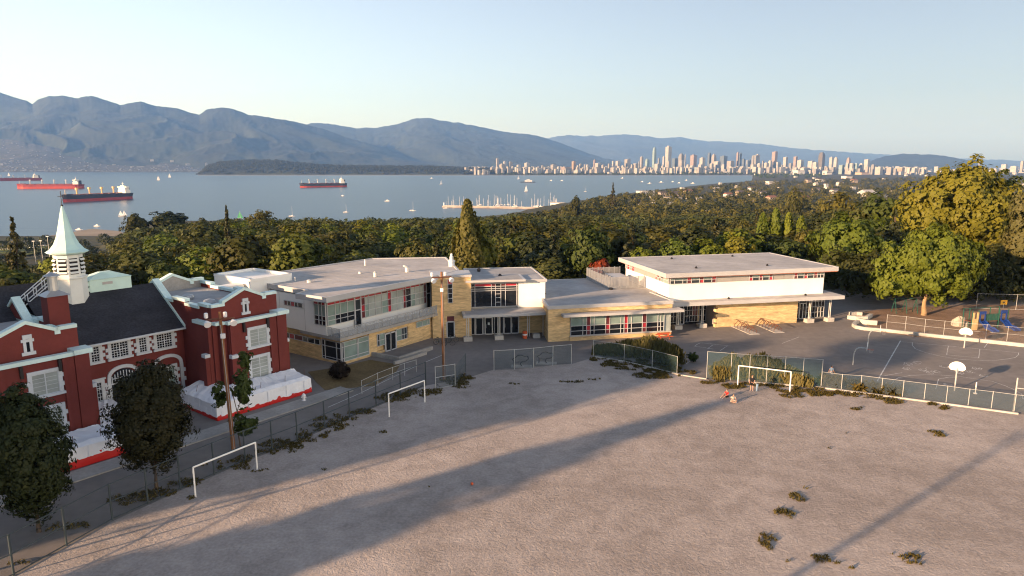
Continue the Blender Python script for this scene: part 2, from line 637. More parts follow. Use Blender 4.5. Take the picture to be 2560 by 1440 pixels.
def hill_range(name, sil, Df, Dr, mname, seed, fold=0.3, depth=1.5, step=5, rows=26, base=SEA - 1, power=1.25, fscale=45.0):
    """a range of hills as solid ground: foot at distance Df, crest at Dr, back slope behind it"""
    step = 2.5
    rows = 64
    xs = np.arange(sil[0][0], sil[-1][0] + step, step)
    ys = np.interp(xs, [p[0] for p in sil], [p[1] for p in sil])
    ys = ys + (fbm(xs / 16.0, 0.3, seed, 4) - 0.5) * 5.0
    wob = (fbm(xs / 160.0, 7.7, seed + 5, 1) - 0.5) * 0.22
    kern = np.hanning(61)
    kern /= kern.sum()
    ysm = np.convolve(np.pad(ys, 30, mode='edge'), kern, mode='valid')
    t = np.concatenate([np.linspace(0, 1, rows), np.linspace(1.05, 1.5, 9)])[:, None]
    dr = (Dr * (1 + wob * 0.5))[None, :]
    Dg = Df + (dr - Df) * t
    px = xs[None, :] + 0 * t
    crest_of = lambda y_: CAM_H - dr * (ST + CT * (y_[None, :] - 720) / F_PX) / (CT - ST * (y_[None, :] - 720) / F_PX)
    k_ = np.clip(t, 0, 1) ** 5
    crest = crest_of(ysm) * (1 - k_) + crest_of(ys) * k_
    h = np.where(t <= 1, np.clip(t, 0, 1) ** power, 1 - (t - 1) * depth)
    X = (px - 1280) / F_PX * Dg
    q_ = fscale * 34.0 * (Dr / 14500.0)
    wx = X / q_ + 0.9 * vnoise(X / q_, Dg / q_, seed + 9)
    wy = Dg / (q_ * 1.2) + 0.35 * X / q_
    rid = np.abs(2 * fbm(wx, wy, seed + 2, 6) - 1)
    env = np.sin(PI * np.clip(t, 0, 1)) ** 0.8
    Z = base + (crest - base) * (h + env * fold * (0.22 - rid))
    Z = np.maximum(Z, base - 30)
    P = [[(float(X[i, j]), float(Dg[i, j]), float(Z[i, j])) for j in range(len(xs))] for i in range(len(t))]
    return MB().grid(P).build(name, mname, smooth=True, kind='structure')


mat('forest_slope', (0.028, 0.036, 0.022), 0.95, 0.35, 0.0016, var2=0.3, scale2=0.008)
mat('rock_slope', (0.040, 0.044, 0.036), 0.95, 0.35, 0.0012, var2=0.3, scale2=0.006)
mat('settled_slope', (0.060, 0.060, 0.045), 0.95, 0.3, 0.003, var2=0.35, scale2=0.02)
hill_range('mountains', [(-420, 300), (-200, 262), (-60, 236), (0, 222), (40, 230), (75, 244), (105, 252), (118, 261), (132, 249), (160, 241), (195, 240), (230, 245), (262, 239), (300, 251), (330, 262), (380, 254), (420, 265), (470, 272), (500, 281), (520, 287), (540, 274), (575, 268), (600, 271), (640, 287), (700, 295), (750, 304), (800, 317), (830, 327), (870, 341), (920, 356), (960, 369), (1000, 381), (1040, 392), (1090, 404), (1140, 414), (1200, 424)], 9800, 14500, 'forest_slope', 3, fold=0.34)
hill_range('mountains', [(700, 338), (760, 318), (790, 308), (830, 309), (870, 315), (900, 321), (950, 319), (975, 314), (1000, 310), (1040, 297), (1075, 294), (1110, 301), (1150, 307), (1200, 317), (1250, 327), (1300, 334), (1340, 339), (1390, 354), (1430, 369), (1470, 384), (1500, 394), (1560, 406), (1640, 418)], 12500, 18500, 'forest_slope', 11, fold=0.30)
hill_range('mountains', [(1240, 372), (1330, 350), (1395, 340), (1420, 337), (1450, 339), (1490, 341), (1520, 338), (1560, 336), (1600, 340), (1640, 345), (1690, 343), (1740, 352), (1800, 354), (1850, 356), (1900, 361), (1960, 369), (2050, 377), (2150, 384), (2250, 389), (2400, 397), (2560, 402), (2800, 408)], 22000, 29000, 'rock_slope', 17, fold=0.15)
hill_range('hills', [(2150, 408), (2175, 396), (2200, 389), (2240, 385), (2290, 386), (2340, 389), (2380, 397), (2430, 406)], 12500, 14500, 'forest_slope', 23, fold=0.15, rows=14)
foothill = hill_range('hills', [(-420, 330), (-150, 338), (0, 346), (60, 350), (120, 362), (180, 373), (240, 384), (300, 392), (360, 399), (420, 404), (480, 412), (520, 418), (560, 426), (600, 433)], 9000, 11200, 'settled_slope', 29, fold=0.1, rows=18)
# flat forested peninsula and the low city shore across the bay
hill_range('park_island', [(500, 440), (512, 428), (530, 415), (560, 410), (620, 405), (700, 405), (760, 411), (840, 417), (900, 418), (1000, 418), (1080, 419), (1180, 422), (1240, 425), (1300, 436), (1330, 441)], 6650, 7500, 'forest_slope', 31, fold=0.1, rows=10, power=0.5, base=SEA - 0.5)
mb = MB()
mb.grid([[((px - 1280) / F_PX * D, D, z) for px in range(1200, 2060, 20)] for D, z in ((6350, SEA - 2), (6450, SEA + 2.5), (6900, SEA + 9), (9000, SEA + 14), (12000, SEA + 14), (12400, SEA - 2))])
mb.build('city_shore', 'land_far', kind='structure')
mb = MB()
mb.grid([[((px - 1280) / F_PX * D, D, z) for px in range(505, 1890, 15)] for D, z in ((6290, SEA - 1.5), (6400, SEA + 2.2), (6480, SEA + 2.6))])
mb.build('beach', 'beach', kind='structure')

# ---------------------------------------------------------------- school ground: asphalt, gravel field, paths
MB().prism([(-75, 14.2), (110, 14.2), (150, 140), (112, 150), (62, 122), (30, 112), (-10, 111), (-40, 103), (-75, 103)], -0.10, 0.0).build('schoolyard_asphalt', 'asphalt', kind='structure')

m = bpy.data.materials.new('gravel')
m.use_nodes = True
nt = m.node_tree
N, L = nt.nodes, nt.links
pb = N['Principled BSDF']
pb.inputs['Roughness'].default_value = 0.95
pb.inputs['Specular IOR Level'].default_value = 0.15
tc = N.new('ShaderNodeTexCoord')


def noise_node(scale, detail=4, dist=0.0, vec=None, rough=0.5):
    n = N.new('ShaderNodeTexNoise')
    n.inputs['Scale'].default_value = scale
    n.inputs['Detail'].default_value = detail
    n.inputs['Distortion'].default_value = dist
    n.inputs['Roughness'].default_value = rough
    L.new(vec or tc.outputs['Object'], n.inputs['Vector'])
    return n


big = noise_node(0.09, 5, 0.8)
mid = noise_node(0.7, 4, 0.6)
fine = noise_node(5.0, 3)
ramp = N.new('ShaderNodeMix')
ramp.data_type = 'RGBA'
ramp.inputs[6].default_value = (0.262, 0.226, 0.200, 1)
ramp.inputs[7].default_value = (0.428, 0.374, 0.336, 1)
s1 = N.new('ShaderNodeMath')
s1.operation = 'ADD'
worn = noise_node(0.035, 3, 1.5)
sw = N.new('ShaderNodeMath')
sw.operation = 'MULTIPLY_ADD'
sw.inputs[1].default_value = 1.2
sw.inputs[2].default_value = -0.6
L.new(worn.outputs[0], sw.inputs[0])
sb_ = N.new('ShaderNodeMath')
sb_.operation = 'ADD'
L.new(sw.outputs[0], sb_.inputs[0])
L.new(big.outputs[0], sb_.inputs[1])
L.new(sb_.outputs[0], s1.inputs[0])
L.new(mid.outputs[0], s1.inputs[1])
s2 = N.new('ShaderNodeMath')
s2.operation = 'ADD'
L.new(s1.outputs[0], s2.inputs[0])
L.new(fine.outputs[0], s2.inputs[1])
mr = N.new('ShaderNodeMapRange')
mr.inputs[1].default_value = 1.15
mr.inputs[2].default_value = 1.85
L.new(s2.outputs[0], mr.inputs[0])
L.new(mr.outputs[0], ramp.inputs[0])
L.new(ramp.outputs[2], pb.inputs['Base Color'])
scuff = noise_node(2.6, 6, 1.1, rough=0.62)
peb = noise_node(8.0, 4, rough=0.7)
hs = N.new('ShaderNodeMath')
hs.operation = 'MULTIPLY_ADD'
hs.inputs[1].default_value = 0.45
L.new(peb.outputs[0], hs.inputs[0])
L.new(scuff.outputs[0], hs.inputs[2])
bp = N.new('ShaderNodeBump')
bp.inputs['Strength'].default_value = 1.0
bp.inputs['Distance'].default_value = 0.065
L.new(hs.outputs[0], bp.inputs['Height'])
L.new(bp.outputs[0], pb.inputs['Normal'])
MATS['gravel'] = m

FENCE_LINE = [(-32.4, 24.0), (-26.97, 33.7), (-25.0, 39.6), (-22.69, 43.72), (-19.99, 48.3), (-17.26, 52.2), (-14.24, 57.4), (-10.64, 63.1), (-8.6, 66.3)]
north = [ground(*p)[:2] for p in ((1165, 946), (1235, 924), (1330, 916), (1430, 910), (1487, 893), (1560, 905), (1700, 938), (1766, 948), (1880, 958), (2032, 968), (2200, 990), (2370, 1012), (2545, 1036))]
field = [(-34, 16)] + [(100, 16), (100, 50)] + [(p[0], p[1]) for p in reversed(north)] + list(reversed(FENCE_LINE))
MB().prism(field, -0.05, 0.012).build('gravel_field', 'gravel', kind='structure')
MB().prism([(-120, -60), (120, -60), (100, 16), (-34, 16)], -0.05, 0.012).build('gravel_field', 'gravel', kind='structure')

# strip of concrete path below the red building, dry grass bank below the bay window, lawn in the park far below
TF = Fr((-25.7, 56.5), u=(0.606, 0.795))
MB().box(TF, -24, 12.5, -3.1, -1.1, -0.05, 0.09).build('pavement', 'concrete_dim', kind='structure')
MB().prism([tuple(ground(*p)[:2]) for p in ((812, 975), (935, 965), (990, 930), (1000, 912), (925, 900), (858, 916), (770, 930), (790, 955))], -0.05, 0.03).build('grass_bank', 'dry_grass', kind='structure')
for poly in ([(-90, 655), (60, 665), (190, 640), (150, 618), (40, 612), (-90, 622)],):
    pts = []
    for px, py in poly:
        D = 560.0
        for _ in range(30):
            q = at_depth(px, py, D)
            D += (q.z - float(terrain(q.x, q.y)) - 0.5) / 0.06
        pts.append(q)
    MB().add([(q.x, q.y, float(terrain(q.x, q.y)) + 1.5) for q in pts], [tuple(range(len(pts)))]).build('park_lawn', 'lawn', kind='structure')
MB().prism([tuple(ground(*p, -72.3)[:2]) for p in ((100, 612), (330, 596), (300, 578), (230, 572), (120, 590))], SEA - 0.5, -72.2).build('shingle_spit', 'beach', kind='structure')

# playground surface beyond the long kerb
MB().prism([tuple(ground(*p)[:2]) for p in ((2190, 828), (2290, 842), (2420, 852), (2620, 872), (2760, 800), (2600, 765), (2440, 762), (2240, 770), (2140, 782), (2150, 800))], -0.04, 0.03).build('playground_mulch', 'mulch', kind='structure')


def line_strip(mb, pts, w, z=0.006):
    pts = [Vector((p[0], p[1], 0)) for p in pts]
    for a, b in zip(pts, pts[1:]):
        d = (b - a)
        if d.length < 1e-4:
            continue
        n_ = Vector((-d.y, d.x, 0)).normalized() * (w / 2)
        mb.add([(a.x - n_.x, a.y - n_.y, z), (b.x - n_.x, b.y - n_.y, z), (b.x + n_.x, b.y + n_.y, z), (a.x + n_.x, a.y + n_.y, z)], [(0, 1, 2, 3)])


def gp(zx, zy, x0=2060, y0=760, k=5.12):
    return ground(x0 + zx / k, y0 + zy / k)[:2]


mb = MB()
line_strip(mb, [gp(980, 470), gp(680, 990)], 0.12)
for pl in ([(980, 482), (1590, 537), (2000, 577), (2480, 622)],
           [(1130, 492), (1130, 530), (1170, 575), (1300, 622), (1500, 670), (1750, 710), (2000, 722), (2200, 720), (2350, 704), (2450, 684), (2490, 650), (2490, 622)],
           [(1592, 537), (1570, 650), (1980, 690), (1996, 577)],
           [(865, 1020), (890, 985), (950, 945), (1100, 915), (1300, 905), (1500, 910), (1750, 930), (1950, 960), (2150, 990), (2300, 1040), (2420, 1090), (2530, 1150), (2550, 1220)],
           [(1430, 1090), (1465, 962), (1600, 937), (1720, 945)], [(700, 930), (1000, 880)], [(2050, 560), (2110, 480)]):
    line_strip(mb, [gp(*p) for p in pl], 0.065)
for pl in ([(330, 265), (600, 306)], [(330, 265), (370, 235), (420, 215), (840, 262)], [(520, 300), (590, 250)], [(700, 330), (805, 260)], [(205, 522), (350, 420)], [(280, 405), (350, 420)], [(1600, 225), (1850, 130)]):
    line_strip(mb, [gp(*p, 1680, 820, 5.818) for p in pl], 0.065)
for pl in ([(540, 892), (900, 735), (1300, 540), (1560, 415), (1840, 300)],):
    line_strip(mb, [gp(*p, 700, 820, 4.5) for p in pl], 0.10)
mb.build('court_markings', 'paint_line', kind='structure')
# children's chalk scribbles on the court
mb = MB()
for zx, zy, r in ((1100, 770, 40), (1070, 825, 30), (1290, 840, 50), (1340, 870, 35), (1430, 865, 28), (1200, 755, 40), (1530, 800, 22), (1760, 890, 30), (1890, 860, 30), (1960, 825, 24), (2040, 915, 34), (1600, 1030, 18)):
    for k in range(4):
        a = rnd.random() * PI
        c = gp(zx + rnd.uniform(-r, r), zy + rnd.uniform(-r, r) * 0.35)
        pts = [(c[0] + math.cos(a + t) * (0.15 + 0.25 * rnd.random()), c[1] + math.sin(a + t) * 0.4) for t in np.linspace(0, rnd.uniform(2, 6), 7)]
        line_strip(mb, pts, 0.05, 0.005)
mb.build('chalk_scribbles', 'paint_line', kind='structure')

# kerbs
mb = MB()


def kerb(mb, pts, w, h):
    for a, b in zip(pts, pts[1:]):
        f = Fr((a[0], a[1]), u=(b[0] - a[0], b[1] - a[1]))
        ln = math.hypot(b[0] - a[0], b[1] - a[1])
        mb.box(f, -0.0, ln + 0.01, -w / 2, w / 2, -0.05, h)


kerb(mb, [n_ for n_ in north[4:7]], 0.22, 0.14)
kerb(mb, [n_ for n_ in north[6:8]], 0.22, 0.10)
kerb(mb, [n_ for n_ in north[8:]], 0.24, 0.15)
mb.build('field_kerb', 'concrete', kind='structure')

# ---------------------------------------------------------------- old red school
rs = thing('red_school', 'old red painted school with white trim, dark shingle roof and pale spire', 'school', (TF.p(-3, 10, 0)))


def coping_path(mb, fr, pts, f0, f1, th=0.28):
    """coping slab following an elevation line (s,z)"""
    for (a, za), (b, zb) in zip(pts, pts[1:]):
        if abs(b - a) < 0.02:
            lo, hi = min(za, zb), max(za, zb)
            mb.wallpoly(fr, [(a - 0.12, lo), (a + 0.12, lo), (a + 0.12, hi + th), (a - 0.12, hi + th)], f0 + 0.003, f1 - 0.003)
        else:
            mb.wallpoly(fr, [(a, za), (b, zb), (b, zb + th), (a, za + th)], f0, f1)


def quoined_window(parent, fr, f, a0, a1, z0, z1, cols, rows, pane, seed=0, cap=True):
    """white stone surround with irregular quoins, a sash frame and its panes"""
    mb = MB()
    w = 0.26
    mb.box(fr, a0 - w, a1 + w, f - 0.11, f + 0.03, z1, z1 + 0.26)
    mb.box(fr, a0 - w - 0.1, a1 + w + 0.1, f - 0.2, f + 0.03, z0 - 0.2, z0)
    for sgn, a in ((-1, a0), (1, a1)):
        mb.box(fr, min(a, a + sgn * w), max(a, a + sgn * w), f - 0.10, f + 0.03, z0, z1)
        h = z1 - z0
        for k, t in enumerate((0.36, 0.78)):
            zz = z0 + h * (t if sgn > 0 else t - 0.18)
            mb.box(fr, min(a + sgn * w, a + sgn * (w + 0.2)), max(a + sgn * w, a + sgn * (w + 0.2)), f - 0.098, f + 0.03, zz - 0.16, zz + 0.16)
    mb.build('window_surround', 'white_trim', parent)
    cs = [a0 + (a1 - a0) * c for c in cols]
    rr = [z0 + (z1 - z0) * r for r in rows]
    return glazing(parent, fr, f + 0.02, cs, rr, pane, name='window', bar=0.075, depth=0.08, frame='white_trim')


def muntins(parent, fr, f, a0, a1, z0, z1, nx, ny, m='white_trim'):
    mb = MB()
    for i in range(1, nx):
        a = a0 + (a1 - a0) * i / nx
        mb.box(fr, a - 0.018, a + 0.018, f - 0.03, f, z0, z1)
    for j in range(1, ny):
        z = z0 + (z1 - z0) * j / ny
        mb.box(fr, a0, a1, f - 0.028, f - 0.002, z - 0.018, z + 0.018)
    mb.build('muntin_bars', m, parent)


def gable_line(c):
    return [(c - 3.4, 9.15), (c - 2.2, 9.15), (c - 2.2, 9.4), (c, 10.35), (c + 1.95, 9.45), (c + 1.95, 9.22), (c + 2.1, 9.22), (c + 2.1, 9.5), (c + 3.4, 9.5)]


def red_wing(c, right):
    e0, e1 = c - 3.4, c + 3.4
    MB().box(TF, e0, e1, 4.4, 17.6, 0, 8.7).build('wing_wall', 'red_paint', rs)
    gl = gable_line(c)
    for f0, f1, m_ in ((4.0, 4.4, 'red_paint'), (17.6, 18.0, 'concrete_dim')):
        MB().wallpoly(TF, [(e0, 0.0), (e1, 0.0)] + [(a, z) for a, z in reversed(gl)], f0, f1).build('gable_wall', m_, rs)
    mb = MB()
    coping_path(mb, TF, gl, 3.9, 4.5)
    mb.build('gable_coping', 'coping', rs)
    mb = MB()
    coping_path(mb, TF, gl, 17.5, 18.1)
    mb.build('gable_coping', 'coping', rs)
    # stepped side parapets
    for a0, a1 in ((e0, e0 + 0.35), (e1 - 0.35, e1)):
        wall, cop = MB(), MB()
        for f0, f1, z in ((4.42, 6.05, 9.15), (6.05, 8.55, 8.85), (8.55, 10.9, 9.2), (10.9, 15.5, 8.9), (15.5, 17.58, 9.2)):
            wall.box(TF, a0, a1, f0, f1, 8.702, z)
            cop.box(TF, a0 - 0.1, a1 + 0.1, f0 - 0.06, f1 + 0.06, z, z + 0.27)
        wall.build('parapet', 'red_paint', rs)
        cop.build('parapet_coping', 'coping', rs)
    MB().box(TF, e0 + 0.36, e1 - 0.36, 4.42, 17.58, 8.70, 8.78).build('flat_roof', 'roof_grey', rs)
    for f in (7.5, 11.6):
        MB().lathe(TF.p(c - 1.6, f, 0), [(0.5, 8.78), (0.62, 9.0), (0.5, 9.22), (0.1, 9.34)], 10).build('roof_ventilator', 'steel', rs)
    # projecting two-storey bay with cornice and corner piers
    bay = MB()
    bay.box(TF, c - 2.4, c + 2.6, 3.0, 4.0, 0, 7.55)
    bay.box(TF, c - 2.95, c - 2.42, 3.45, 4.0, 0, 7.55)
    bay.box(TF, c + 2.62, c + 3.65, 2.9, 4.3, 0, 7.6)
    bay.box(TF, c - 3.75, c - 3.402, 4.2, 6.4, 0, 7.55)
    bay.build('front_bay', 'red_paint', rs)
    cor = MB()
    cor.box(TF, c - 2.55, c + 2.55, 2.8, 3.35, 7.552, 7.85)
    cor.box(TF, c - 3.1, c - 2.55, 3.3, 3.9, 7.552, 7.83)
    cor.box(TF, c + 2.55, c + 3.85, 2.65, 4.0, 7.602, 7.98)
    cor.box(TF, c - 3.95, c - 3.402, 4.05, 6.55, 7.552, 7.85)
    cor.box(TF, c - 3.402, c - 3.1, 3.4, 4.0, 7.552, 7.84)
    cor.build('cornice', 'coping', rs)
    MB().box(TF, c - 2.5, c + 2.55, 3.36, 3.99, 7.552, 7.62).build('bay_roof', 'asphalt_dark', rs)
    bt, caps = MB(), MB()
    for a0, a1, f0, f1, z in ((c - 2.5, c - 1.95, 2.55, 3.0, 4.4), (c - 4.15, c - 3.75, 4.25, 4.85, 4.55), (c + 3.66, c + 4.05, 3.3, 3.9, 4.6)):
        bt.box(TF, a0, a1, f0, f1, 0, z)
        caps.box(TF, a0 - 0.05, a1 + 0.05, f0 - 0.06, f1, z, z + 0.32)
    bt.box(TF, c - 2.35, c - 2.0, 2.8, 3.0, 4.7, 7.5)
    bt.box(TF, c + 1.75, c + 2.0, 2.85, 3.0, 0, 7.5)
    bt.build('buttress', 'red_paint', rs)
    caps.build('buttress_cap', 'white_trim', rs)
    for a in (c - 0.95, c + 1.55):
        MB().box(TF, a - 0.1, a + 0.1, 2.72, 2.95, 6.6, 7.5).build('downpipe_head', 'black_metal', rs)
    blind = lambda i, j: 'shade_glass'
    quoined_window(rs, TF, 2.99, c - 0.35, c + 1.4, 5.0, 6.65, [0, 0.5, 1], [0, 1], blind)
    quoined_window(rs, TF, 2.99, c - 0.4, c + 1.35, 1.45, 3.85, [0, 0.5, 1], [0, 0.58, 1], blind)
    mb = MB()
    for z in (5.35, 5.7, 6.0, 6.3, 1.9, 2.25, 2.5, 3.2, 3.55):
        mb.box(TF, c - 0.3, c + 1.3, 2.93, 2.945, z - 0.012, z + 0.012)
    mb.build('blind_slats', 'white_trim', rs)
    # slot light in the gable
    mb = MB()
    mb.box(TF, c - 0.3, c - 0.11, 3.88, 4.02, 8.2, 9.4)
    mb.box(TF, c + 0.11, c + 0.3, 3.88, 4.02, 8.2, 9.4)
    mb.box(TF, c - 0.3, c + 0.3, 3.87, 4.02, 9.25, 9.55)
    mb.box(TF, c - 0.45, c + 0.45, 3.86, 4.02, 8.0, 8.25)
    mb.box(TF, c - 0.42, c + 0.42, 3.89, 4.02, 9.0, 9.22)
    sl = mb.build('slot_window', 'white_trim', rs)
    MB().box(TF, c - 0.11, c + 0.11, 3.96, 3.99, 8.25, 9.25).build('pane', 'dark_glass', sl)


red_wing(5.8, True)
red_wing(-12.0, False)

# hall between the wings
H0, H1 = -8.58, 2.38
MB().box(TF, H0, H1, 9.4, 20, 0, 6.55).build('hall_wall', 'red_paint', rs)
mb = MB()
mb.wallpoly(Fr(TF.p(H0, 0, 0)[:2], u=TF.n), [(8.95, 6.6), (14.5, 10.28), (14.5, 10.42), (8.95, 6.74)], -(H1 - H0), 0)
mb.wallpoly(Fr(TF.p(H0, 0, 0)[:2], u=TF.n), [(14.5, 10.28), (20.4, 6.6), (20.4, 6.74), (14.5, 10.42)], -(H1 - H0), 0)
mb.build('hall_roof', 'shingle', rs)
mb = MB()
mb.box(TF, H0, H1, 8.78, 8.95, 6.52, 6.68)
mb.build('gutter', 'white_trim', rs)
# end gables of the hall rising over the wing roofs, with their sloping copings
for a0, a1 in ((H1, H1 + 0.45), (H0 - 0.95, H0 - 0.5)):
    EN = Fr(TF.p(a0, 0, 0)[:2], u=TF.n)
    wd = -(a1 - a0)
    MB().wallpoly(EN, [(11.5, 8.4), (14.5, 10.5), (17.5, 8.4)], wd, 0).build('end_gable', 'red_paint', rs)
    mb = MB()
    for (p, q) in (((8.9, 6.72), (14.55, 10.5)), ((14.55, 10.5), (18.2, 8.1))):
        mb.wallpoly(EN, [p, q, (q[0], q[1] + 0.3), (p[0], p[1] + 0.22)], wd - 0.1, 0.12)
    mb.build('sloping_coping', 'coping', rs)
MB().box(TF, H0 - 0.95, H0 - 0.5, 12.3, 18.0, 8.79, 8.98).build('parapet_coping', 'coping', rs)

dk = lambda i, j: 'dark_glass'
for a0, a1, z0, z1, nc in ((-5.86, -5.2, 5.0, 6.35, 1), (-4.22, -2.78, 5.0, 6.35, 2), (-1.8, -1.15, 5.0, 6.35, 1), (-0.22, 1.2, 5.0, 6.35, 2)):
    w = quoined_window(rs, TF, 9.38, a0, a1, z0, z1, [k / nc for k in range(nc + 1)], [0, 0.5, 1], dk)
    for k in range(nc):
        muntins(w, TF, 9.36, a0 + (a1 - a0) * k / nc, a0 + (a1 - a0) * (k + 1) / nc, z0, z1, 3, 6)


def arch(parent, a0, a1, zs, zt, z0, f, wd=0.3):
    c, r = (a0 + a1) / 2, (a1 - a0) / 2
    mb = MB()
    prev = None
    for k in range(13):
        t = PI * k / 12
        p = (c - r * math.cos(t), zs + (zt - zs) * math.sin(t) ** 0.8)
        q = (c - (r + wd) * math.cos(t), zs + (zt - zs + wd) * math.sin(t) ** 0.8)
        if prev:
            mb.wallpoly(TF, [prev[0], p, q, prev[1]], f - 0.12, f + 0.02)
        prev = (p, q)
    mb.box(TF, a0 - wd, a0, f - 0.12, f + 0.02, z0, zs)
    mb.box(TF, a1, a1 + wd, f - 0.12, f + 0.02, z0, zs)
    for zz in (z0 + 0.8, z0 + 1.7):
        mb.box(TF, a0 - wd - 0.18, a0 - wd, f - 0.11, f + 0.02, zz, zz + 0.35)
        mb.box(TF, a1 + wd, a1 + wd + 0.18, f - 0.11, f + 0.02, zz, zz + 0.35)
    return mb.build('arch_surround', 'white_trim', parent)


a1_ = arch(rs, -4.5, -2.3, 3.1, 3.95, 0.6, 9.38)
MB().box(TF, -4.48, -2.32, 9.32, 9.36, 0.4, 2.6).build('door', 'dark_glass', rs)
mb = MB()
mb.box(TF, -4.5, -2.3, 9.26, 9.32, 2.6, 2.7)
mb.box(TF, -4.4, -2.4, 9.27, 9.32, 3.08, 3.15)
for k in range(9):
    a = -4.4 + 2.0 * k / 8
    mb.box(TF, a - 0.035, a + 0.035, 9.27, 9.32, 2.7, 3.3 + 0.45 * math.sin(PI * (k + 0.2) / 8.4))
fan = mb.build('fanlight', 'white_trim', rs)
MB().wallpoly(TF, [(-4.5, 2.7), (-2.3, 2.7), (-2.3, 3.2), (-2.8, 3.75), (-3.4, 3.9), (-4.0, 3.75), (-4.5, 3.2)], 9.33, 9.36).build('pane', 'dark_glass', fan)
arch(rs, -0.55, 1.75, 3.15, 4.0, 0.6, 9.38)
quoined_window(rs, TF, 9.36, 0.0, 1.2, 1.4, 3.0, [0, 0.5, 1], [0, 0.6, 1], lambda i, j: 'blind_glass')
w = quoined_window(rs, TF, 9.37, -5.9, -5.3, 1.4, 3.1, [0, 1], [0, 0.68, 1], dk)
muntins(w, TF, 9.35, -5.9, -5.3, 1.4, 3.1, 3, 5)
MB().box(TF, -6.4, -4.9, 9.30, 9.385, 3.3, 3.45).build('door_lintel', 'white_trim', rs)

# rear range with its own dark shingle roof
mb = MB()
mb.wallpoly(Fr(TF.p(-24, 0, 0)[:2], u=TF.n), [(14.0, 8.7), (18.0, 11.3), (24.0, 7.4), (24.0, 7.2), (18.0, 11.1), (14.0, 8.5)], -18.3, 0)
mb.build('rear_roof', 'shingle', rs)
MB().box(TF, -24, -5.8, 14.6, 23.4, 0, 7.2).build('rear_wall', 'red_paint', rs)

# chimney
MB().box(TF, -9.25, -7.75, 7.5, 8.9, 6.0, 11.55).build('chimney', 'red_paint', rs)
ch = MB()
cp = [TF.p(a, f, 11.55) for a, f in ((-9.42, 7.33), (-7.58, 7.33), (-7.58, 9.07), (-9.42, 9.07))]
ct = [TF.p(a, f, 11.95) for a, f in ((-8.8, 7.9), (-8.2, 7.9), (-8.2, 8.5), (-8.8, 8.5))]
ch.add(cp + ct, [(3, 2, 1, 0), (4, 5, 6, 7), (0, 1, 5, 4), (1, 2, 6, 5), (2, 3, 7, 6), (3, 0, 4, 7)])
ch.build('chimney_cap', 'steel', rs)
q = TF.p(-8.5, 8.2, 0)
MB().lathe(q, [(0.36, 11.9), (0.36, 13.0), (0.4, 13.02), (0.4, 13.08)], 12).build('flue', 'galv', rs)
MB().lathe(q, [(0.62, 13.12), (0.6, 13.18), (0.08, 13.42)], 12).build('flue_hat', 'steel', rs)

# octagonal cupola with louvres and flared spire
CU = TF.p(-4.95, 14.5, 0)
AO = math.atan2(TF.u[1], TF.u[0]) + PI / 8
cu = MB().lathe(CU, [(1.32, 9.2), (1.30, 11.85), (1.42, 11.9), (1.42, 12.05), (1.22, 12.08), (1.14, 14.05)], 8, AO).build('cupola', 'cupola_white', rs)
for k in range(8):
    ang = AO + PI / 8 + k * PI / 4
    d = Vector((math.cos(ang), math.sin(ang), 0))
    fr = Fr((CU[0] + d.x * 1.11, CU[1] + d.y * 1.11), u=(-d.y, d.x))
    MB().box(fr, -0.33, 0.33, -0.012, 0.05, 12.3, 13.75).build('louvre_opening', 'dark_glass', cu)
    for j in range(4):
        z = 12.42 + j * 0.37
        s_ = MB()
        s_.add([fr.p(-0.34, 0.02, z + 0.17), fr.p(0.34, 0.02, z + 0.17), fr.p(0.34, -0.13, z), fr.p(-0.34, -0.13, z), fr.p(-0.34, 0.02, z + 0.13), fr.p(0.34, 0.02, z + 0.13), fr.p(0.34, -0.13, z - 0.04), fr.p(-0.34, -0.13, z - 0.04)],
               [(0, 1, 2, 3), (7, 6, 5, 4), (3, 2, 6, 7), (0, 3, 7, 4), (1, 5, 6, 2), (0, 4, 5, 1)])
        s_.build('louvre', 'cupola_white', cu)
MB().lathe(CU, [(1.30, 14.06), (1.62, 14.2), (1.60, 14.28)], 8, AO).build('eaves_moulding', 'mint_paint', cu)
sp = [(1.72, 14.28), (1.36, 14.52), (1.02, 14.95), (0.78, 15.5), (0.58, 16.2), (0.40, 17.0), (0.22, 17.8), (0.07, 18.35)]
MB().lathe(CU, sp, 8, AO).build('spire', 'spire_paint', cu)
MB().lathe(CU, [(0.03, 18.3), (0.1, 18.38), (0.1, 18.46), (0.03, 18.52), (0.028, 19.7), (0.01, 19.72)], 6).tube((CU[0] - 0.3, CU[1], 19.2), (CU[0] + 0.3, CU[1], 19.2), 0.025).build('finial', 'black_metal', cu)
# roof ladder by the cupola
mb = MB()
for f in (-0.35, 0.35):
    for dz in (0.0, 0.75):
        mb.tube(TF.p(-9.2, 14.6 + f, 9.6 + dz), TF.p(-6.4, 14.6 + f, 11.8 + dz), 0.045, n=6)
    for k in range(5):
        t = k / 4
        mb.tube(TF.p(-9.2 + 2.8 * t, 14.6 + f, 9.5 + 2.2 * t), TF.p(-9.2 + 2.8 * t, 14.6 + f, 10.4 + 2.2 * t), 0.04, n=6)
mb.build('roof_stair_rail', 'white_trim', rs)
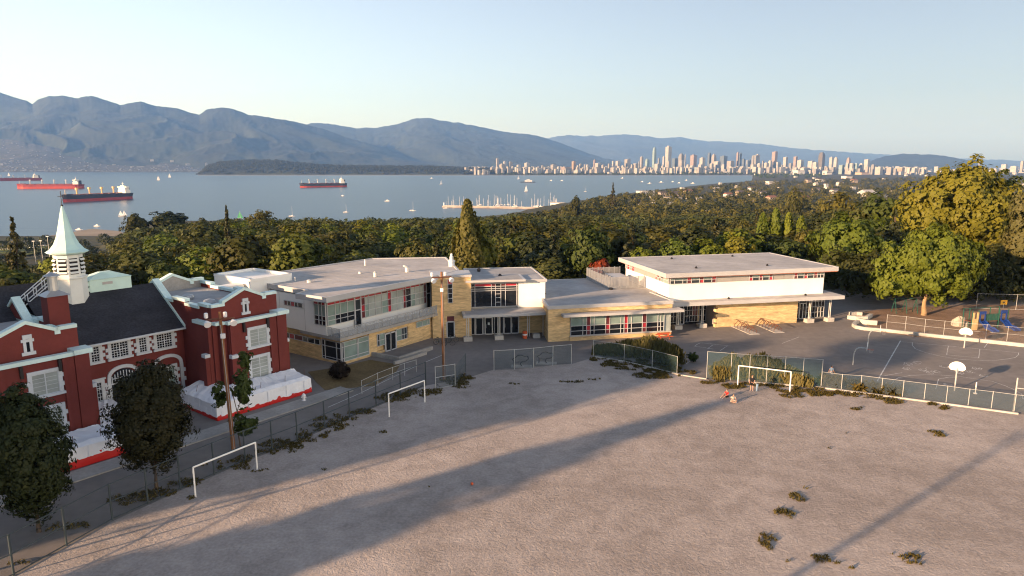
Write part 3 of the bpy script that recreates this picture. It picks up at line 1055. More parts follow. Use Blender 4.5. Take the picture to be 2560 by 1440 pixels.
# pale green plant box on the ridge
ac = MB().box(TF, -3.5, 0.2, 14.3, 16.4, 9.6, 11.45).build('rooftop_unit', 'mint_paint', rs)
top = [TF.p(a, f, 11.45) for a, f in ((-3.6, 14.2), (0.3, 14.2), (0.3, 16.5), (-3.6, 16.5))] + [TF.p(a, f, 12.0) for a, f in ((-2.2, 15.1), (-1.2, 15.1), (-1.2, 15.6), (-2.2, 15.6))]
MB().add(top, [(3, 2, 1, 0), (4, 5, 6, 7), (0, 1, 5, 4), (1, 2, 6, 5), (2, 3, 7, 6), (3, 0, 4, 7)]).build('unit_lid', 'mint_paint', ac)
for k in range(3):
    z = 9.9 + 0.5 * k
    h = MB()
    h.add([TF.p(-3.5, 14.35, z + 0.4), TF.p(-3.5, 16.3, z + 0.4), TF.p(-4.0, 16.3, z), TF.p(-4.0, 14.35, z), TF.p(-3.5, 14.35, z), TF.p(-3.5, 16.3, z)], [(0, 1, 2, 3), (0, 3, 4), (1, 5, 2), (3, 2, 5, 4)])
    h.build('intake_hood', 'mint_paint', ac)
MB().box(TF, -2.4, -1.5, 14.26, 14.3, 10.9, 11.15).build('vent_grille', 'steel', ac)
# plant between chimney and near gable
mb = MB()
mb.box(TF, -10.6, -9.9, 5.0, 5.6, 8.9, 9.75).box(TF, -11.2, -9.5, 5.6, 6.4, 8.9, 9.55)
mb.build('roof_plant', 'mint_paint', rs)

# ---------------------------------------------------------------- modern school: classroom wing, entrance, low block, gym
GF = Fr((28.25, 91.5), u=(0.973, 0.23))
LF = Fr((4.54, 83.55), u=(0.978, 0.21))
EF = Fr((-10.2, 85.36), u=(0.988, 0.155))
CF = Fr((-18.96, 73.57), u=(0.577, 0.817))
ms = thing('modern_school', 'modern flat roofed school of yellow brick and white panels with red window panels', 'school', EF.p(6, 8, 0))


def slab(name, fr, pts, z0, z1, top='roof_grey', edge='fascia_metal', rim=0.0):
    """roof: fascia body with a membrane laid on top and, if asked, a raised rim"""
    P = [fr.p(a, f, 0)[:2] for a, f in pts]
    MB().prism(P, z0, z1).build('fascia', edge, ms)
    cx, cyy = sum(p[0] for p in P) / len(P), sum(p[1] for p in P) / len(P)

    def inset(p, k):
        d = math.hypot(p[0] - cx, p[1] - cyy)
        return (p[0] + (cx - p[0]) * k / d, p[1] + (cyy - p[1]) * k / d)
    Q = [inset(p, 0.35) for p in P]
    MB().prism(Q, z1 - 0.05, z1 + 0.006).build(name, top, ms)
    if rim:
        mb = MB()
        n = len(P)
        Ri = [inset(p, 0.30) for p in P]
        for i in range(n):
            j = (i + 1) % n
            vs = [(*P[i], z1 + 0.001), (*P[j], z1 + 0.001), (*Ri[j], z1 + 0.001), (*Ri[i], z1 + 0.001)]
            vs += [(v[0], v[1], z1 + rim) for v in vs]
            mb.add(vs, [(4, 5, 6, 7), (0, 1, 5, 4), (2, 3, 7, 6)])
        mb.build('roof_rim', edge, ms)


def columns(fr, a, f, z0, z1, gap=0.24):
    mb = MB()
    for d in (-gap / 2, gap / 2):
        p = fr.p(a + d, f, 0)
        mb.tube((p[0], p[1], z0), (p[0], p[1], z1), 0.065, n=8)
    mb.build('column', 'galv', ms)
    MB().box(fr, a - 0.55, a + 0.55, f - 0.42, f + 0.42, 0, 0.55).build('column_base', 'concrete', ms)


# ----- gym
MB().box(GF, -7.4, 16.4, 0.12, 15.0, 3.4, 6.28).build('white_wall', 'white_panel', ms)
MB().box(GF, -7.36, 16.36, 0.16, 14.96, 6.28, 7.25).build('clerestory_core', 'dark_glass', ms)
MB().wallpoly(GF, [(0.0, 0.0), (12.4, 0.0), (12.4, 3.45), (0.0, 3.45)], 0.0, 0.11).box(GF, 0.3, 12.4, 0.112, 6, 0, 3.45).build('brick_wall', 'brick', ms)
end = MB()
for k in range(5):      # rounded, toothed left end of the brick wall
    end.box(GF, -0.32, 0.0, 0.02, 0.5, k * 0.69, k * 0.69 + 0.46)
end.build('brick_wall_end', 'brick', ms)
slab('canopy_roof', GF, [(-8.1, -1.4), (18.35, -2.0), (18.35, 7.0), (16.5, 7.0), (16.5, 0.05), (-7.5, 0.05), (-8.0, 0.05)], 3.5, 4.0, 'roof_pale')
MB().box(GF, -8.0, 18.2, 0.06, 3.0, 3.46, 3.49).build('canopy_soffit', 'soffit', ms)
slab('gym_roof', GF, [(-8.35, -0.75), (18.1, -0.6), (18.1, 15.8), (-8.35, 15.8)], 7.28, 7.82, 'roof_pale', rim=0.06)
MB().box(GF, -8.2, 17.95, -0.6, 15.6, 7.2, 7.276).build('roof_edge_trim', 'rust_edge', ms)


def clere(a0, a1, spec):
    """upper window strip: each letter one bay - r red over dark red, d the reverse, g glass, n narrow glass"""
    wd = {'r': 0.5, 'd': 0.5, 'g': 0.95, 'n': 0.5}
    tot = sum(wd[c] for c in spec)
    cs = [a0]
    for c in spec:
        cs.append(cs[-1] + (a1 - a0) * wd[c] / tot)
    tab = {'r': ('dark_red_panel', 'red_panel'), 'd': ('red_panel', 'dark_red_panel'), 'g': ('dim_glass', 'blind_glass'), 'n': ('dim_glass', 'blind_glass')}
    glazing(ms, GF, 0.12, cs, [6.3, 6.74, 7.2], lambda i, j: tab[spec[i]][j], bar=0.055)


clere(-7.3, -0.55, 'ngnrgdgr')
clere(4.5, 8.1, 'dgrgd')
clere(11.5, 16.3, 'rgdgrnn')
for a0, a1 in ((-0.5, 2.0), (2.03, 4.45), (8.15, 9.9), (9.93, 11.45)):
    MB().box(GF, a0, a1, 0.08, 0.15, 6.29, 7.22).build('infill_panel', 'grey_panel', ms)
GS = Fr(GF.p(-7.4, 0, 0)[:2], u=(-GF.n[0], -GF.n[1]))     # left side wall of the gym, s runs towards the front
tabs = ('red_panel', 'blind_glass', 'dark_red_panel', 'blind_glass', 'dim_glass')
glazing(ms, GS, -0.02, [-4.2, -3.7, -3.0, -2.5, -1.6, -0.2], [6.3, 6.74, 7.2], lambda i, j: tabs[(i + j) % 5] if i < 4 else 'blind_glass', bar=0.055)
glazing(ms, GS, -0.02, [-14.9, -14.2, -13.4, -12.4, -11.6], [6.3, 6.74, 7.2], lambda i, j: ('blind_glass', 'red_panel', 'blind_glass', 'red_panel')[i], bar=0.055)
MB().box(GS, -11.5, -4.25, -0.06, 0.02, 6.29, 7.22).build('infill_panel', 'grey_panel', ms)
for a, f in ((-2, 3.0), (9, 2.8), (-1, 12.5), (9.6, 13.0)):
    MB().lathe(GF.p(a, f, 0), [(0.16, 7.83), (0.2, 7.95), (0.05, 8.12)], 8).build('roof_ventilator', 'black_metal', ms)
for a, f in ((1.2, -0.5), (13.0, -0.7)):
    MB().lathe(GF.p(a, f, 0), [(0.16, 4.01), (0.2, 4.13), (0.05, 4.28)], 8).build('roof_ventilator', 'black_metal', ms)
# recessed glazed lobbies left and right of the brick wall
MB().box(GF, 12.42, 18.3, 2.1, 6.0, 0, 3.45).build('lobby_core', 'dark_glass', ms)
pt = lambda i, j: ('dark_red_panel' if i in (0,) else 'dim_glass' if (i + j) % 4 == 0 else 'dark_glass')
glazing(ms, GF, 1.98, [12.5, 13.0, 13.5, 14.0, 15.2, 16.2, 16.7, 17.2, 17.7, 18.2], [0.1, 0.9, 1.7, 2.5, 3.4], pt, bar=0.05)
dr = glazing(ms, GF, 1.90, [14.1, 14.63, 15.15], [0.05, 2.3], lambda i, j: 'dark_glass', name='door', bar=0.12)
MB().box(GF, -7.3, -0.3, 2.75, 6.0, 0, 3.45).build('lobby_core', 'dark_glass', ms)
pl = lambda i, j: 'dark_red_panel' if i in (8, 9) and j > 0 else ('brick' if i == 10 else 'dark_glass')
glazing(ms, GF, 2.62, [-7.2, -6.6, -6.0, -5.4, -4.9, -3.9, -3.3, -2.9, -2.5, -2.1, -1.7, -1.4, -0.9, -0.4], [0.35, 1.2, 2.0, 2.7, 3.4], pl, bar=0.05)
glazing(ms, GF, 2.55, [-4.9, -4.35, -3.8], [0.1, 2.3], lambda i, j: 'dark_glass', name='door', bar=0.12)
MB().box(GF, -0.32, 0.28, 0.55, 2.75, 0, 3.45).build('return_wall', 'soffit', ms)
for a, f in ((14.15, -0.33), (17.42, -0.34), (-5.84, 0.3), (-2.08, 0.5)):
    columns(GF, a, f, 0.5, 3.5)

# ----- low classroom block
MB().prism([LF.p(a, f, 0)[:2] for a, f in ((0.0, 0.25), (16.7, 0.25), (16.4, 6.2), (15.0, 8.0), (15.0, 18.8), (2.2, 18.8))], 0, 4.2).build('low_block_wall', 'brick', ms)
MB().box(LF, 0.0, 2.85, 0.0, 0.25, 0, 4.2).box(LF, 2.85, 16.72, 0.0, 0.25, 3.7, 4.2).box(LF, 2.85, 16.65, -0.12, 0.24, 0, 0.52).build('brick_wall', 'brick', ms)
MB().box(LF, 2.8, 16.7, -0.22, 0.1, 0.522, 0.62).build('sill', 'concrete', ms)
slab('low_roof', LF, [(-0.1, -0.1), (16.8, -0.1), (16.5, 6.2), (18.6, 6.4), (19.5, 18.9), (4.6, 19.2), (0.3, 4.6)], 4.2, 4.55, 'roof_grey', rim=0.10)
slab('window_canopy', LF, [(1.65, -1.15), (17.85, -1.15), (17.85, 0.6), (16.76, 0.6), (16.76, -0.01), (1.65, -0.01)], 3.3, 3.62, 'roof_pale')
cs = [2.95, 4.55, 5.05, 5.55, 6.05, 7.6, 8.15, 9.65, 10.1, 10.6, 11.1, 12.6, 13.15, 14.75, 15.15, 15.6]


def low_pane(i, j):
    if i in (2, 5, 8, 11 + 0):
        return ('dark_red_panel', 'red_panel', 'dark_red_panel')[(j + i) % 3] if i != 11 else ('dark_red_panel', 'red_panel', 'red_panel')[j]
    return ('dark_glass', 'dark_glass', 'blind_glass')[j]


def low_pane2(i, j):
    red = {2: ('dark_red_panel', 'red_panel', 'dark_red_panel'), 5: ('dark_red_panel', 'red_panel', 'dark_red_panel'), 8: ('dark_red_panel', 'red_panel', 'red_panel'), 11: ('dark_red_panel', 'red_panel', 'dark_red_panel')}
    if i in red:
        return red[i][j]
    return ('dark_glass', 'dark_glass', 'blind_glass')[j]


glazing(ms, LF, 0.02, cs, [0.66, 1.25, 1.9, 3.26], low_pane2, bar=0.06)
MB().box(LF, 15.62, 16.6, 0.05, 0.12, 0.62, 3.3).build('corner_pane', 'shade_glass', ms)
for a, f in ((1.6, 8.3), (11.8, 9.6)):
    MB().lathe(LF.p(a, f, 0), [(0.3, 4.56), (0.36, 4.66), (0.1, 4.86)], 8).build('roof_ventilator', 'black_metal', ms)
# slatted screen round the roof plant
scr = bpy.data.objects.new('plant_screen', None)
scr.parent = ms
COL.objects.link(scr)
for a in np.linspace(-13.1, -7.7, 7):
    MB().box(GF, a - 0.05, a + 0.05, 7.34, 7.44, 4.5, 6.35).build('screen_post', 'steel', scr)
    MB().box(GF, a - 0.05, a + 0.05, 16.62, 16.72, 4.5, 6.35).build('screen_post', 'steel', scr)
for f in np.linspace(7.5, 16.6, 9):
    MB().box(GF, -13.16, -13.06, f - 0.05, f + 0.05, 4.5, 6.35).build('screen_post', 'steel', scr)
for k in range(11):
    z = 4.62 + k * 0.155
    MB().box(GF, -13.1, -7.65, 7.28, 7.34, z, z + 0.09).build('slat', 'steel', scr)
    MB().box(GF, -13.22, -13.165, 7.3, 16.7, z, z + 0.09).build('slat', 'steel', scr)
    MB().box(GF, -13.1, -7.65, 16.56, 16.61, z, z + 0.09).build('slat', 'steel', scr)
MB().box(GF, -11.6, -9.2, 9.5, 13, 4.5, 5.9).build('plant_unit', 'fascia_metal', ms)

# ----- entrance block
MB().box(EF, 0.0, 5.0, 0.0, 4.0, 0, 7.9).build('brick_tower', 'brick', ms)
MB().box(EF, -0.1, 5.1, -0.12, 4.1, 7.902, 8.18).build('tower_coping', 'fascia_metal', ms)
MB().box(EF, 5.002, 14.85, 1.15, 11.6, 0, 6.85).build('entrance_core', 'grey_panel', ms)
MB().box(EF, 11.25, 14.9, 0.95, 11.7, 3.5, 6.86).build('white_wall', 'white_panel', ms)
MB().box(EF, 11.25, 14.9, 0.97, 1.14, 0, 3.498).build('brick_wall', 'brick', ms)
slab('entrance_roof', EF, [(5.01, 0.75), (15.1, 0.75), (15.1, 11.9), (5.01, 11.9)], 6.87, 7.15, 'roof_grey', rim=0.08)
slab('eyebrow_roof', EF, [(4.3, -0.15), (12.1, -0.15), (12.1, 4.4), (5.05, 4.4), (5.05, -0.02), (4.3, -0.02)], 7.152, 7.42, 'roof_grey', 'fascia_metal')
slab('entrance_canopy', EF, [(3.75, -2.6), (15.35, -2.2), (15.0, 1.1), (5.02, 1.1), (5.02, -0.02), (3.75, -0.02)], 3.08, 3.45, 'roof_grey')
ucols = [5.1, 5.8, 7.65, 8.15, 8.75, 9.25, 11.0, 11.3]
urows = [3.7, 4.35, 4.95, 5.6, 5.95, 6.35, 6.8]


def up_pane(i, j):
    if j == 5:
        return 'red_panel' if i in (1, 5) else 'dark_red_panel' if i in (2, 4) else 'dark_glass'
    return 'dark_glass' if j < 4 else 'dim_glass'


w = glazing(ms, EF, 1.05, [5.1, 5.6, 7.75, 8.3, 9.0, 9.6, 11.1, 11.3], [3.72, 5.85, 6.12, 6.42, 6.8], lambda i, j: ('dark_glass', 'dim_glass', 'dark_glass', ('dark_glass', 'red_panel', 'dark_red_panel', 'dark_glass', 'dark_red_panel', 'red_panel', 'dark_glass')[i])[j], bar=0.07)
mb = MB()
for z in (4.3, 4.9, 5.4):
    mb.box(EF, 8.3, 9.0, 0.95, 1.04, z - 0.03, z + 0.03)
mb.build('transom', 'mullion', w)
glazing(ms, EF, 1.08, [5.1, 5.5, 8.15, 9.3, 11.2], [0.08, 2.35, 3.06], lambda i, j: 'dark_glass', bar=0.06)
for a in (5.65, 6.9, 9.4, 10.4):
    dz = glazing(ms, EF, 0.99, [a, a + 0.95], [0.05, 2.3], lambda i, j: 'dark_glass', name='door', bar=0.15)
    MB().box(EF, a + 0.12, a + 0.15, 0.82, 0.86, 0.9, 1.4).build('handle', 'steel', dz)
MB().box(EF, 7.25, 7.5, 0.9, 0.925, 1.3, 1.62).build('notice', 'white_trim', ms)
for a, f in ((4.35, -1.9), (8.35, -1.75)):
    columns(EF, a, f, 0.5, 3.1)
for a in (12.35, 14.4):
    mb = MB()
    for d in (-0.12, 0.12):
        p = EF.p(a + d, -0.9, 0)
        mb.tube((p[0], p[1], 0), (p[0], p[1], 3.1), 0.06)
    mb.build('column', 'galv', ms)
glazing(ms, EF, -0.0, [2.05, 2.62], [4.6, 5.2, 5.85, 6.45, 7.05, 7.65], lambda i, j: 'red_panel' if j == 4 else 'dark_glass', bar=0.07, depth=0.06)
glazing(ms, EF, -0.0, [1.85, 2.8], [0.05, 2.12], lambda i, j: 'dark_glass', name='door', bar=0.16, depth=0.06)
MB().box(EF, 1.87, 2.78, -0.03, 0.01, 2.14, 2.85).build('transom_pane', 'dark_red_panel', ms)
for a, f in ((7.0, 9.0), (9.2, 3.2)):
    MB().lathe(EF.p(a, f, 0), [(0.22, 7.16), (0.26, 7.5), (0.08, 7.7)], 8).build('roof_ventilator', 'black_metal', ms)

# ----- classroom wing
CE = Fr(CF.p(0, 0, 0)[:2], u=(-CF.n[0], -CF.n[1]))      # left end wall: s towards the front, f along +s of the wing
MB().prism([CF.p(a, f, 0)[:2] for a, f in ((0.05, 0.25), (16.2, 0.25), (21.5, 1.4), (27.0, 9.6), (21.0, 16.8), (0.05, 16.8))], -0.05, 3.0).build('ground_floor_core', 'brick', ms)
MB().box(CF, 4.1, 5.3, 0.0, 0.24, 0, 3.0).box(CF, 5.3, 10.6, 0.0, 0.24, 0, 0.28).box(CF, 5.3, 10.6, 0.0, 0.24, 2.35, 3.0).box(CF, 8.6, 10.6, 0.001, 0.239, 0.28, 0.9).box(CF, 10.6, 16.4, 0.0, 0.24, 0, 3.0).build('brick_wall', 'brick', ms)
MB().box(CF, -0.1, 4.1, -0.08, 0.24, -0.05, 0.32).box(CF, -0.1, 0.05, 0.241, 3.3, -0.05, 0.30).box(CF, -0.15, 0.05, 3.3, 16.8, -0.05, 1.75).box(CF, -0.1, 0.05, 3.301, 16.8, 2.4, 3.0).build('plinth', 'brick', ms)
glazing(ms, CF, 0.0, [0.0, 0.25, 2.2, 2.35, 3.95], [0.33, 0.7, 2.0, 2.55], lambda i, j: 'blind_glass' if i in (1, 3) else 'dim_glass', bar=0.07)
glazing(ms, CE, -0.02, [-3.2, -2.7, -0.75, -0.05], [0.33, 0.6, 1.85, 2.5], lambda i, j: 'dark_glass', bar=0.06)
glazing(ms, CE, -0.08, [-15, -13.6, -12.2, -10, -9, -8, -6.5, -5.6, -4.4, -3.5], [1.78, 2.38], lambda i, j: ('blind_glass', 'blind_glass', 'blind_glass', 'dark_glass', 'red_panel', 'dark_red_panel', 'dim_glass', 'dark_glass', 'dark_glass')[i], bar=0.06)
glazing(ms, CF, 0.03, [5.35, 5.7, 6.55], [0.95, 1.6, 2.35], lambda i, j: 'blind_glass' if i else 'dim_glass', bar=0.06)
for a in (6.62, 7.5):
    dd = glazing(ms, CF, 0.0, [a, a + 0.86], [0.04, 2.18], lambda i, j: 'dark_glass', name='door', bar=0.16)
    MB().box(CF, a + 0.7, a + 0.73, -0.2, -0.15, 0.9, 1.3).build('handle', 'steel', dd)
glazing(ms, CF, 0.03, [8.5, 9.4, 9.8, 10.3], [0.92, 1.5, 2.34], lambda i, j: 'blind_glass' if i == 0 else 'dim_glass', bar=0.06)
glazing(ms, CF, -0.03, [12.0, 13.0, 13.9, 14.4], [1.9, 2.6], lambda i, j: 'blind_glass', bar=0.06)
# balcony slab with its mesh railing
slab('balcony_floor', CF, [(-0.85, -0.85), (16.95, -0.85), (16.95, 1.3), (0.9, 1.3), (0.9, 6.0), (-0.85, 6.0)], 2.98, 3.32, 'concrete_dim', 'concrete_dim')
rl = MB()
rl.tube(CF.p(-0.8, -0.8, 4.32), CF.p(16.9, -0.8, 4.32), 0.035, n=6).tube(CF.p(-0.8, -0.8, 4.32), CF.p(-0.8, 5.9, 4.32), 0.035, n=6)
rl.tube(CF.p(16.9, -0.8, 4.32), CF.p(16.9, 0.6, 4.32), 0.035, n=6)
for a in np.linspace(-0.8, 16.9, 15):
    rl.tube(CF.p(a, -0.8, 3.0), CF.p(a, -0.8, 4.32), 0.03, n=6)
for f in np.linspace(0.6, 5.9, 5):
    rl.tube(CF.p(-0.8, f, 3.0), CF.p(-0.8, f, 4.32), 0.03, n=6)
rail = rl.build('railing', 'steel', ms)
av = np.linspace(-0.8, 16.9, 15)
for a0, a1 in zip(av, av[1:]):
    MB().box(CF, a0 + 0.04, a1 - 0.04, -0.805, -0.795, 3.36, 4.25).build('mesh_panel', 'rail_mesh', rail)
fv = [-0.8] + list(np.linspace(0.6, 5.9, 5))
for f0, f1 in zip(fv, fv[1:]):
    MB().box(CF, -0.805, -0.795, f0 + 0.04, f1 - 0.04, 3.36, 4.25).build('mesh_panel', 'rail_mesh', rail)
# upper floor
MB().prism([CF.p(a, f, 0)[:2] for a, f in ((-0.85, 1.35), (16.2, 1.35), (21.0, 1.2), (28.2, 9.6), (21.4, 17.3), (-0.85, 17.3))], 3.321, 7.45).build('upper_wall', 'white_panel', ms)
glazing(ms, CF, 1.22, [-0.8, 0.3, 1.0, 2.05, 3.1], [4.45, 5.0, 5.5, 6.75, 7.15], lambda i, j: 'red_panel' if j == 3 else ('blind_glass' if j == 2 else ('blind_glass' if i == 0 else 'dark_glass')), bar=0.06)
dd = glazing(ms, CF, 1.20, [3.18, 4.05], [3.36, 5.5, 6.75, 7.15], lambda i, j: 'red_panel' if j == 2 else 'dim_glass' if j else 'dark_glass', name='door', bar=0.1)
gcols = [4.15, 4.7, 5.3, 6.35, 7.4, 8.4, 8.95, 10.0, 11.05, 11.5, 12.4, 13.2, 14.0, 14.8, 15.25]


def wing_pane(i, j):
    if i in (0, 5, 8):
        return ('dark_red_panel', 'red_panel', 'dark_red_panel', 'red_panel')[j] if i != 5 else ('red_panel', 'dark_red_panel', 'red_panel', 'red_panel')[j]
    if j == 3:
        return 'red_panel' if (i % 4) else 'dark_red_panel'
    if i == 9:
        return 'dark_glass'
    if i == 13:
        return 'dark_red_panel'
    return 'shade_glass' if i in (2, 3, 6, 7, 11, 12) or j == 2 else 'blind_glass'


glazing(ms, CF, 1.22, gcols, [4.4, 5.2, 5.95, 6.8, 7.15], wing_pane, bar=0.055)
glazing(ms, CF, 1.22, [15.3, 16.1], [3.4, 5.6, 7.15], lambda i, j: 'dark_glass', name='door', bar=0.12)
CE2 = Fr(CF.p(-0.85, 0, 0)[:2], u=(-CF.n[0], -CF.n[1]))
glazing(ms, CE2, -0.02, [-3.2, -2.45, -1.9, -1.3], [4.45, 5.0, 5.5, 6.75, 7.2], lambda i, j: ('dark_glass', 'dark_glass', 'blind_glass', 'red_panel')[j] if j < 3 or i != 1 else 'dark_red_panel', bar=0.06)
glazing(ms, CE2, -0.02, [-8.5, -7.9, -7.3, -6.6, -6.0, -5.2], [6.0, 6.55], lambda i, j: ('dark_red_panel', 'dark_glass', 'red_panel', 'dark_glass', 'dark_glass')[i], bar=0.06)
mb = MB()
for s_ in (-5.0, -9.5, -13.5):
    mb.box(CE2, s_ - 0.012, s_ + 0.012, -0.012, 0.02, 3.4, 7.4)
mb.build('panel_joint', 'grey_panel', ms)
slab('wing_roof', CF, [(-2.65, -1.05), (16.0, -0.95), (20.6, 0.0), (29.2, 9.7), (21.8, 17.9), (0.2, 18.4), (-1.0, 18.4), (-1.0, 4.2), (-3.1, 3.5)], 7.62, 8.1, 'roof_pale', rim=0.12)
MB().box(CF, -2.3, 15.9, -0.7, 1.3, 7.46, 7.60).build('soffit', 'soffit', ms)
# raised rear roof behind the red school
RRW = [(-36.2, 81.9), (-30.2, 77.6), (-26.9, 82.3), (-33.2, 86.6)]
MB().prism(RRW, 6.0, 8.7).build('rear_upper_wall', 'white_panel', ms)
WI = Fr(RRW[0], u=(RRW[1][0] - RRW[0][0], RRW[1][1] - RRW[0][1]))
mb = MB()
for (p, q) in zip(RRW, RRW[1:] + RRW[:1]):
    f_ = Fr(p, u=(q[0] - p[0], q[1] - p[1]))
    mb.box(f_, 0, math.hypot(q[0] - p[0], q[1] - p[1]), -0.05, 0.3, 8.702, 9.0)
mb.build('parapet', 'white_panel', ms)
MB().prism([CF.p(a, f, 0)[:2] for a, f in ((-9.0, 12.0), (-0.87, 12.0), (-0.87, 17.2), (-9.0, 17.2))], 0, 7.3).build('rear_lower_wall', 'white_panel', ms)
mb = MB()
mb.box(CF, -6.2, -3.4, 12.5, 14.0, 7.3, 8.4)
mb.build('stair_head', 'white_panel', ms)
for px, py, h, r in ((913, 664, 0.9, 0.12), (938, 692, 0.7, 0.22), (1018, 680, 0.75, 0.28), (900, 684, 0.3, 0.2), (773, 706, 0.35, 0.28), (1012, 666, 0.2, 0.25), (738, 703, 0.5, 0.08)):
    q = ground(px, py, 8.1)
    MB().lathe(q, [(r, 8.1), (r, 8.1 + h * 0.75), (r * 1.25, 8.1 + h * 0.8), (r * 0.4, 8.1 + h)], 8).build('roof_ventilator', 'galv', ms)
q = ground(1129, 666, 8.1)
MB().lathe(q, [(0.42, 8.1), (0.42, 8.75), (0.52, 8.8), (0.5, 8.95), (0.28, 9.0), (0.25, 9.35), (0.3, 9.4), (0.17, 9.55), (0.15, 9.85), (0.03, 9.95)], 10).build('roof_stack', 'white_trim', ms)
# welded seams of the roof membranes
for fr_, z, a0, a1, f0, f1, n_ in ((GF, 7.829, -8.0, 17.8, -0.2, 15.4, 9), (LF, 4.559, 4.8, 16.2, 0.4, 18.5, 6), (CF, 8.109, 2.0, 18.0, -0.4, 17.2, 10), (GF, 4.009, -7.2, 18.0, -1.2, -0.1, 12)):
    mb = MB()
    for k in range(1, n_):
        if fr_ is CF or z < 4.2:
            a = a0 + (a1 - a0) * k / n_
            mb.box(fr_, a - 0.04, a + 0.04, f0, f1, z - 0.02, z + 0.004)
        else:
            f = f0 + (f1 - f0) * k / n_
            mb.box(fr_, a0, a1, f - 0.04, f + 0.04, z - 0.02, z + 0.004)
    mb.build('roof_seam', 'concrete_dim', ms, kind='stuff')
# ramp and terrace walls in front of the wing
mb = MB()
kerb(mb, [ground(924, 888)[:2], ground(996, 902)[:2], ground(1080, 874)[:2]], 0.3, 0.45)
kerb(mb, [ground(985, 912)[:2], ground(1065, 886)[:2]], 0.25, 0.35)
kerb(mb, [ground(924, 889)[:2], ground(905, 880)[:2]], 0.3, 0.5)
tw = single(mb, 'terrace_wall', 'concrete_dim', 'low concrete terrace and ramp wall in front of the double doors', 'wall', ground(996, 902))

# ---------------------------------------------------------------- trees
def leaves_mesh(name, C, Nn, S, mats, tone, aspect=0.62, drop=None, extra=None):
    """C centres, Nn facing, S sizes -> one mesh of leaf-clump faces; extra = (verts, faces) of wood, second material"""
    n = len(C)
    Nn = Nn / (np.linalg.norm(Nn, axis=1, keepdims=True) + 1e-9)
    r = rng.normal(size=(n, 3))
    if drop is not None:
        r = np.tile(np.array([0, 0, 1.0]), (n, 1)) + rng.normal(size=(n, 3)) * drop
    T = r - Nn * np.sum(r * Nn, axis=1, keepdims=True)
    T /= (np.linalg.norm(T, axis=1, keepdims=True) + 1e-9)
    B = np.cross(Nn, T)
    s = S[:, None]
    V = np.stack([C + T * s, C + B * s * aspect + Nn * s * 0.12, C - T * s, C - B * s * aspect + Nn * s * 0.12], axis=1).reshape(-1, 3)
    F = np.arange(4 * n).reshape(-1, 4)
    ev, ef = (np.zeros((0, 3)), []) if extra is None else (np.array(extra[0], float).reshape(-1, 3), extra[1])
    me = bpy.data.meshes.new(name)
    loops = list(F.reshape(-1))
    starts = list(range(0, 4 * n, 4))
    tot = [4] * n
    mi = [0] * n
    k = 4 * n
    for f in ef:
        starts.append(k)
        tot.append(len(f))
        loops += [4 * n + i for i in f]
        mi.append(1)
        k += len(f)
    allv = np.concatenate([V, ev])
    me.vertices.add(len(allv))
    me.vertices.foreach_set('co', allv.astype(np.float32).reshape(-1))
    me.loops.add(k)
    me.loops.foreach_set('vertex_index', np.array(loops, dtype=np.int32))
    me.polygons.add(len(starts))
    me.polygons.foreach_set('loop_start', np.array(starts, dtype=np.int32))
    me.polygons.foreach_set('material_index', np.array(mi, dtype=np.int32))
    a = me.attributes.new('tone', 'FLOAT', 'FACE')
    a.data.foreach_set('value', np.concatenate([tone, np.full(len(ef), 0.5)]).astype(np.float32))
    for m_ in mats:
        me.materials.append(MATS[m_])
    me.update(calc_edges=True)
    me.validate()
    return me


def sphere_dirs(n, up=0.0):
    d = rng.normal(size=(n, 3))
    d[:, 2] += up
    return d / np.linalg.norm(d, axis=1, keepdims=True)


def crown_broad(rx, ry, rz, zc, nclump, nleaf, leaf, lobes=0.25, rc=0.24, seed=0, flat=0.0):
    """uneven round crown: clumps of leaves on a lumpy envelope, gaps between them"""
    d = sphere_dirs(nclump, 0.25)
    lump = 1 + lobes * (2 * fbm(d[:, 0] * 1.7 + seed, d[:, 1] * 1.7 + d[:, 2] * 1.3, seed, 3) - 1) * 1.6
    rad = lump * rng.uniform(0.6, 1.04, nclump)
    low = d[:, 2] < -0.3
    rad[low] *= 0.86
    P = d * rad[:, None] * np.array([rx, ry, rz]) + np.array([0, 0, zc])
    R0 = (rx + ry + rz) / 3
    cr = R0 * rc * rng.uniform(0.6, 1.4, nclump)
    q = sphere_dirs(nclump * nleaf, 0.35).reshape(nclump, nleaf, 3)
    q = q + d[:, None, :] * 0.45
    q /= np.linalg.norm(q, axis=2, keepdims=True)
    rr = cr[:, None, None] * rng.uniform(0.55, 1.05, (nclump, nleaf, 1)) * np.where(rng.random((nclump, nleaf, 1)) < 0.1, rng.uniform(1.1, 1.5, (nclump, nleaf, 1)), 1)
    C = (P[:, None, :] + q * rr * np.array([1, 1, 0.85])).reshape(-1, 3)
    Nn = (q * 0.7 + d[:, None, :] * 0.75 + 0.33 * rng.normal(size=q.shape)).reshape(-1, 3)
    tone = np.repeat(rng.uniform(0, 1, nclump), nleaf) * 0.7 + rng.uniform(0, 0.3, nclump * nleaf)
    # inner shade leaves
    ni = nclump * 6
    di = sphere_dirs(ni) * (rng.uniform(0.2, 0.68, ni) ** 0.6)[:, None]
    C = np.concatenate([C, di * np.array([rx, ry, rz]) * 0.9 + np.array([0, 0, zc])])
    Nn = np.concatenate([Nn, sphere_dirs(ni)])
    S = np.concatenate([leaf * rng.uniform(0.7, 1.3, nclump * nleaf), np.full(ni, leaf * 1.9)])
    return C, Nn, S, np.concatenate([tone, np.full(ni, 0.1)])


